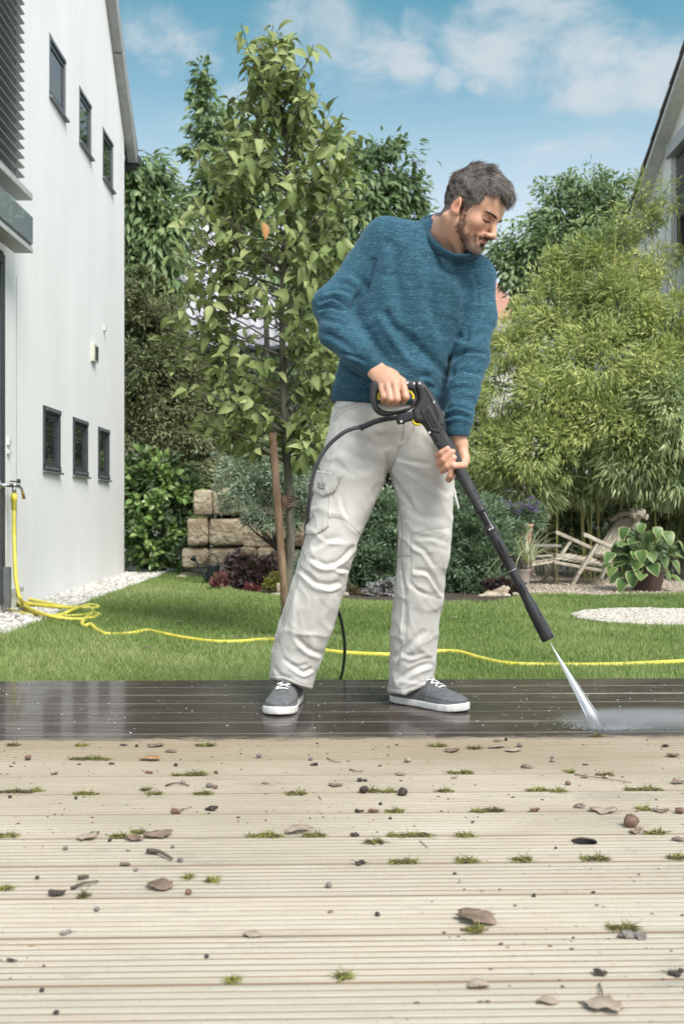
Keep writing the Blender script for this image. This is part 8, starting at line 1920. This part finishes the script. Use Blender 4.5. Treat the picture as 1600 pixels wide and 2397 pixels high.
# labels: what sets each piece apart, else the board it lies on and its neighbours
def label_debris():
    rowname = lambda y: (['wet edge of the dry boards'] if y < 1735 else []) 
    refs = [('left edge of the picture', 0), ('left shoe', 648), ('right shoe', 1000), ('water jet', 1402), ('right edge of the picture', 1600)]
    groups = {'moss': 'moss tufts growing in the deck joints', 'leaf': 'dead leaves on the deck', 'nut': 'nuts and pebbles on the deck', 'clump': 'crumbs of plant debris on the deck', 'twig': 'twigs on the deck'}
    noun = {'moss': 'moss tuft', 'leaf': 'leaf', 'nut': 'nut', 'clump': 'clump', 'twig': 'twig'}; seen = {}
    for (o, kind, px, py, w, desc, cat) in deb:
        size = 'tiny' if w < 13 else 'small' if w < 24 else '' if w < 45 else 'wide' if kind in ('moss', 'twig') else 'large'
        dist = 'just in front of the wet boards' if py < 1770 else 'in the far dry boards' if py < 1830 else 'on the middle far boards' if py < 1880 else 'on the boards above the round hole' if py < 1940 else 'level with the round hole' if py < 1990 else 'on the board just below the round hole' if py < 2060 else 'in the lower part of the deck' if py < 2210 else 'on the nearest boards'
        side = 'at the left edge' if px < 60 else 'far left' if px < 170 else 'left, under the house reflection' if px < 300 else 'left of centre' if px < 520 else 'below the left shoe' if px < 760 else 'at centre between the shoes' if px < 905 else 'below the right shoe' if px < 1100 else 'right of the right shoe' if px < 1270 else 'below the water jet' if px < 1440 else 'near the right edge' if px < 1540 else 'at the right edge'
        lab = ' '.join(f"{size} {desc} {noun[kind]} {dist}, {side}".split()); k = (lab)
        if k in seen:
            # tell twins apart by their nearest neighbour of another kind
            c = list((math.hypot(px-d[2], (py-d[3])*2), d) for d in deb if d[0] is not o and d[1] != kind); c.sort(key=lambda e: e[0])
            for _, d in c[:6]:
                rel = 'left of' if px < d[2] else 'right of'
                lab2 = ' '.join(f"{size} {desc} {noun[kind]} {rel} a {d[5]} {noun[d[1]]} {side}".split())
                if lab2 not in seen: lab = lab2; break
        seen[lab] = 1; w_ = lab.split(); o['label'] = ' '.join(w_[:16]); o['category'] = cat; o['group'] = groups[kind]
label_debris()
def specks():
    rng = np.random.default_rng(99); N = 1500; y = 1.1+(rng.random(N))*(2.72-1.1); x = rng.uniform(-1, 1, N)*(y*.34+.05); iv, jf = ico(1, 1)
    cl = fbm(np.c_[x, y, x*0], 3, 3, 5) > -.35; x, y = x[cl], y[cl]; N = len(x); S = rng.gamma(1.4, .00045, N)+.0003
    V = iv[None]*(1+rng.normal(size=(N, len(iv), 1))*.3)*S[:, None, None]*np.array([1.6, 1, .6])+np.stack([x, y, S*.4], 1)[:, None, :]; Fc = (jf[None]+(np.arange(N)*len(iv))[:, None, None]).reshape(-1, 3)
    m = stone_mat('speck', [(.04, .03, .025), (.12, .075, .05), (.22, .15, .10)]); o = mk('dirt_specks', V.reshape(-1, 3), Fc, m, attrs={'tint': np.repeat(rng.random(N), len(iv))}); tag(o, 'tiny crumbs of dirt scattered over the dry boards', kind='stuff')
specks()
# fallen leaves on the lawn
LL = [('small brown leaf on the lawn near the left edge below the hose coil', 78, 1560, 16, 'brown'), ('reddish leaf on the lawn close to the deck at the left', 118, 1574, 20, 'brown'), ('tan leaf on the lawn above the hose left of the tree', 345, 1519, 20, 'brown'), ('second tan leaf right beside the hose left of the tree', 372, 1531, 14, 'orange'), ('orange leaf on the lawn between stones and tree', 448, 1423, 10, 'orange'), ('light leaf on the lawn below the pebble strip', 422, 1455, 14, 'pale'), ('pale leaf standing at the deck edge left of the left shoe', 562, 1584, 18, 'pale'),
      ('pale leaf on the lawn between the legs near the yellow hose', 912, 1545, 12, 'pale'), ('light tan leaf in the grass right of the right trouser leg', 1060, 1447, 16, 'pale'), ('small leaf in the grass left of the lance tip', 1110, 1490, 10, 'pale'), ('dry leaf on the lawn at the right edge behind the yellow hose', 1575, 1567, 20, 'brown'), ('pale leaf at the deck edge right of the water jet', 1440, 1586, 22, 'pale'), ('small pale leaf on the lawn below the round paving', 1380, 1420, 10, 'pale'), ('white bit in the grass right of the soil patch', 814, 1494, 9, 'pale')]
for lb, px, py, w, col in LL:
    p = G(px, py, GZ+.03); n_ = len(deb); o = dleaf(px, py, w, col, .6); deb.pop(); q = G(px, py, 0); s = p.y/q.y
    o.data.transform(Matrix.Translation(p) @ Matrix.Diagonal((s, s, s, 1)) @ Matrix.Translation(-q)); tag(o, lb, 'dead leaf', 'fallen leaves on the lawn')
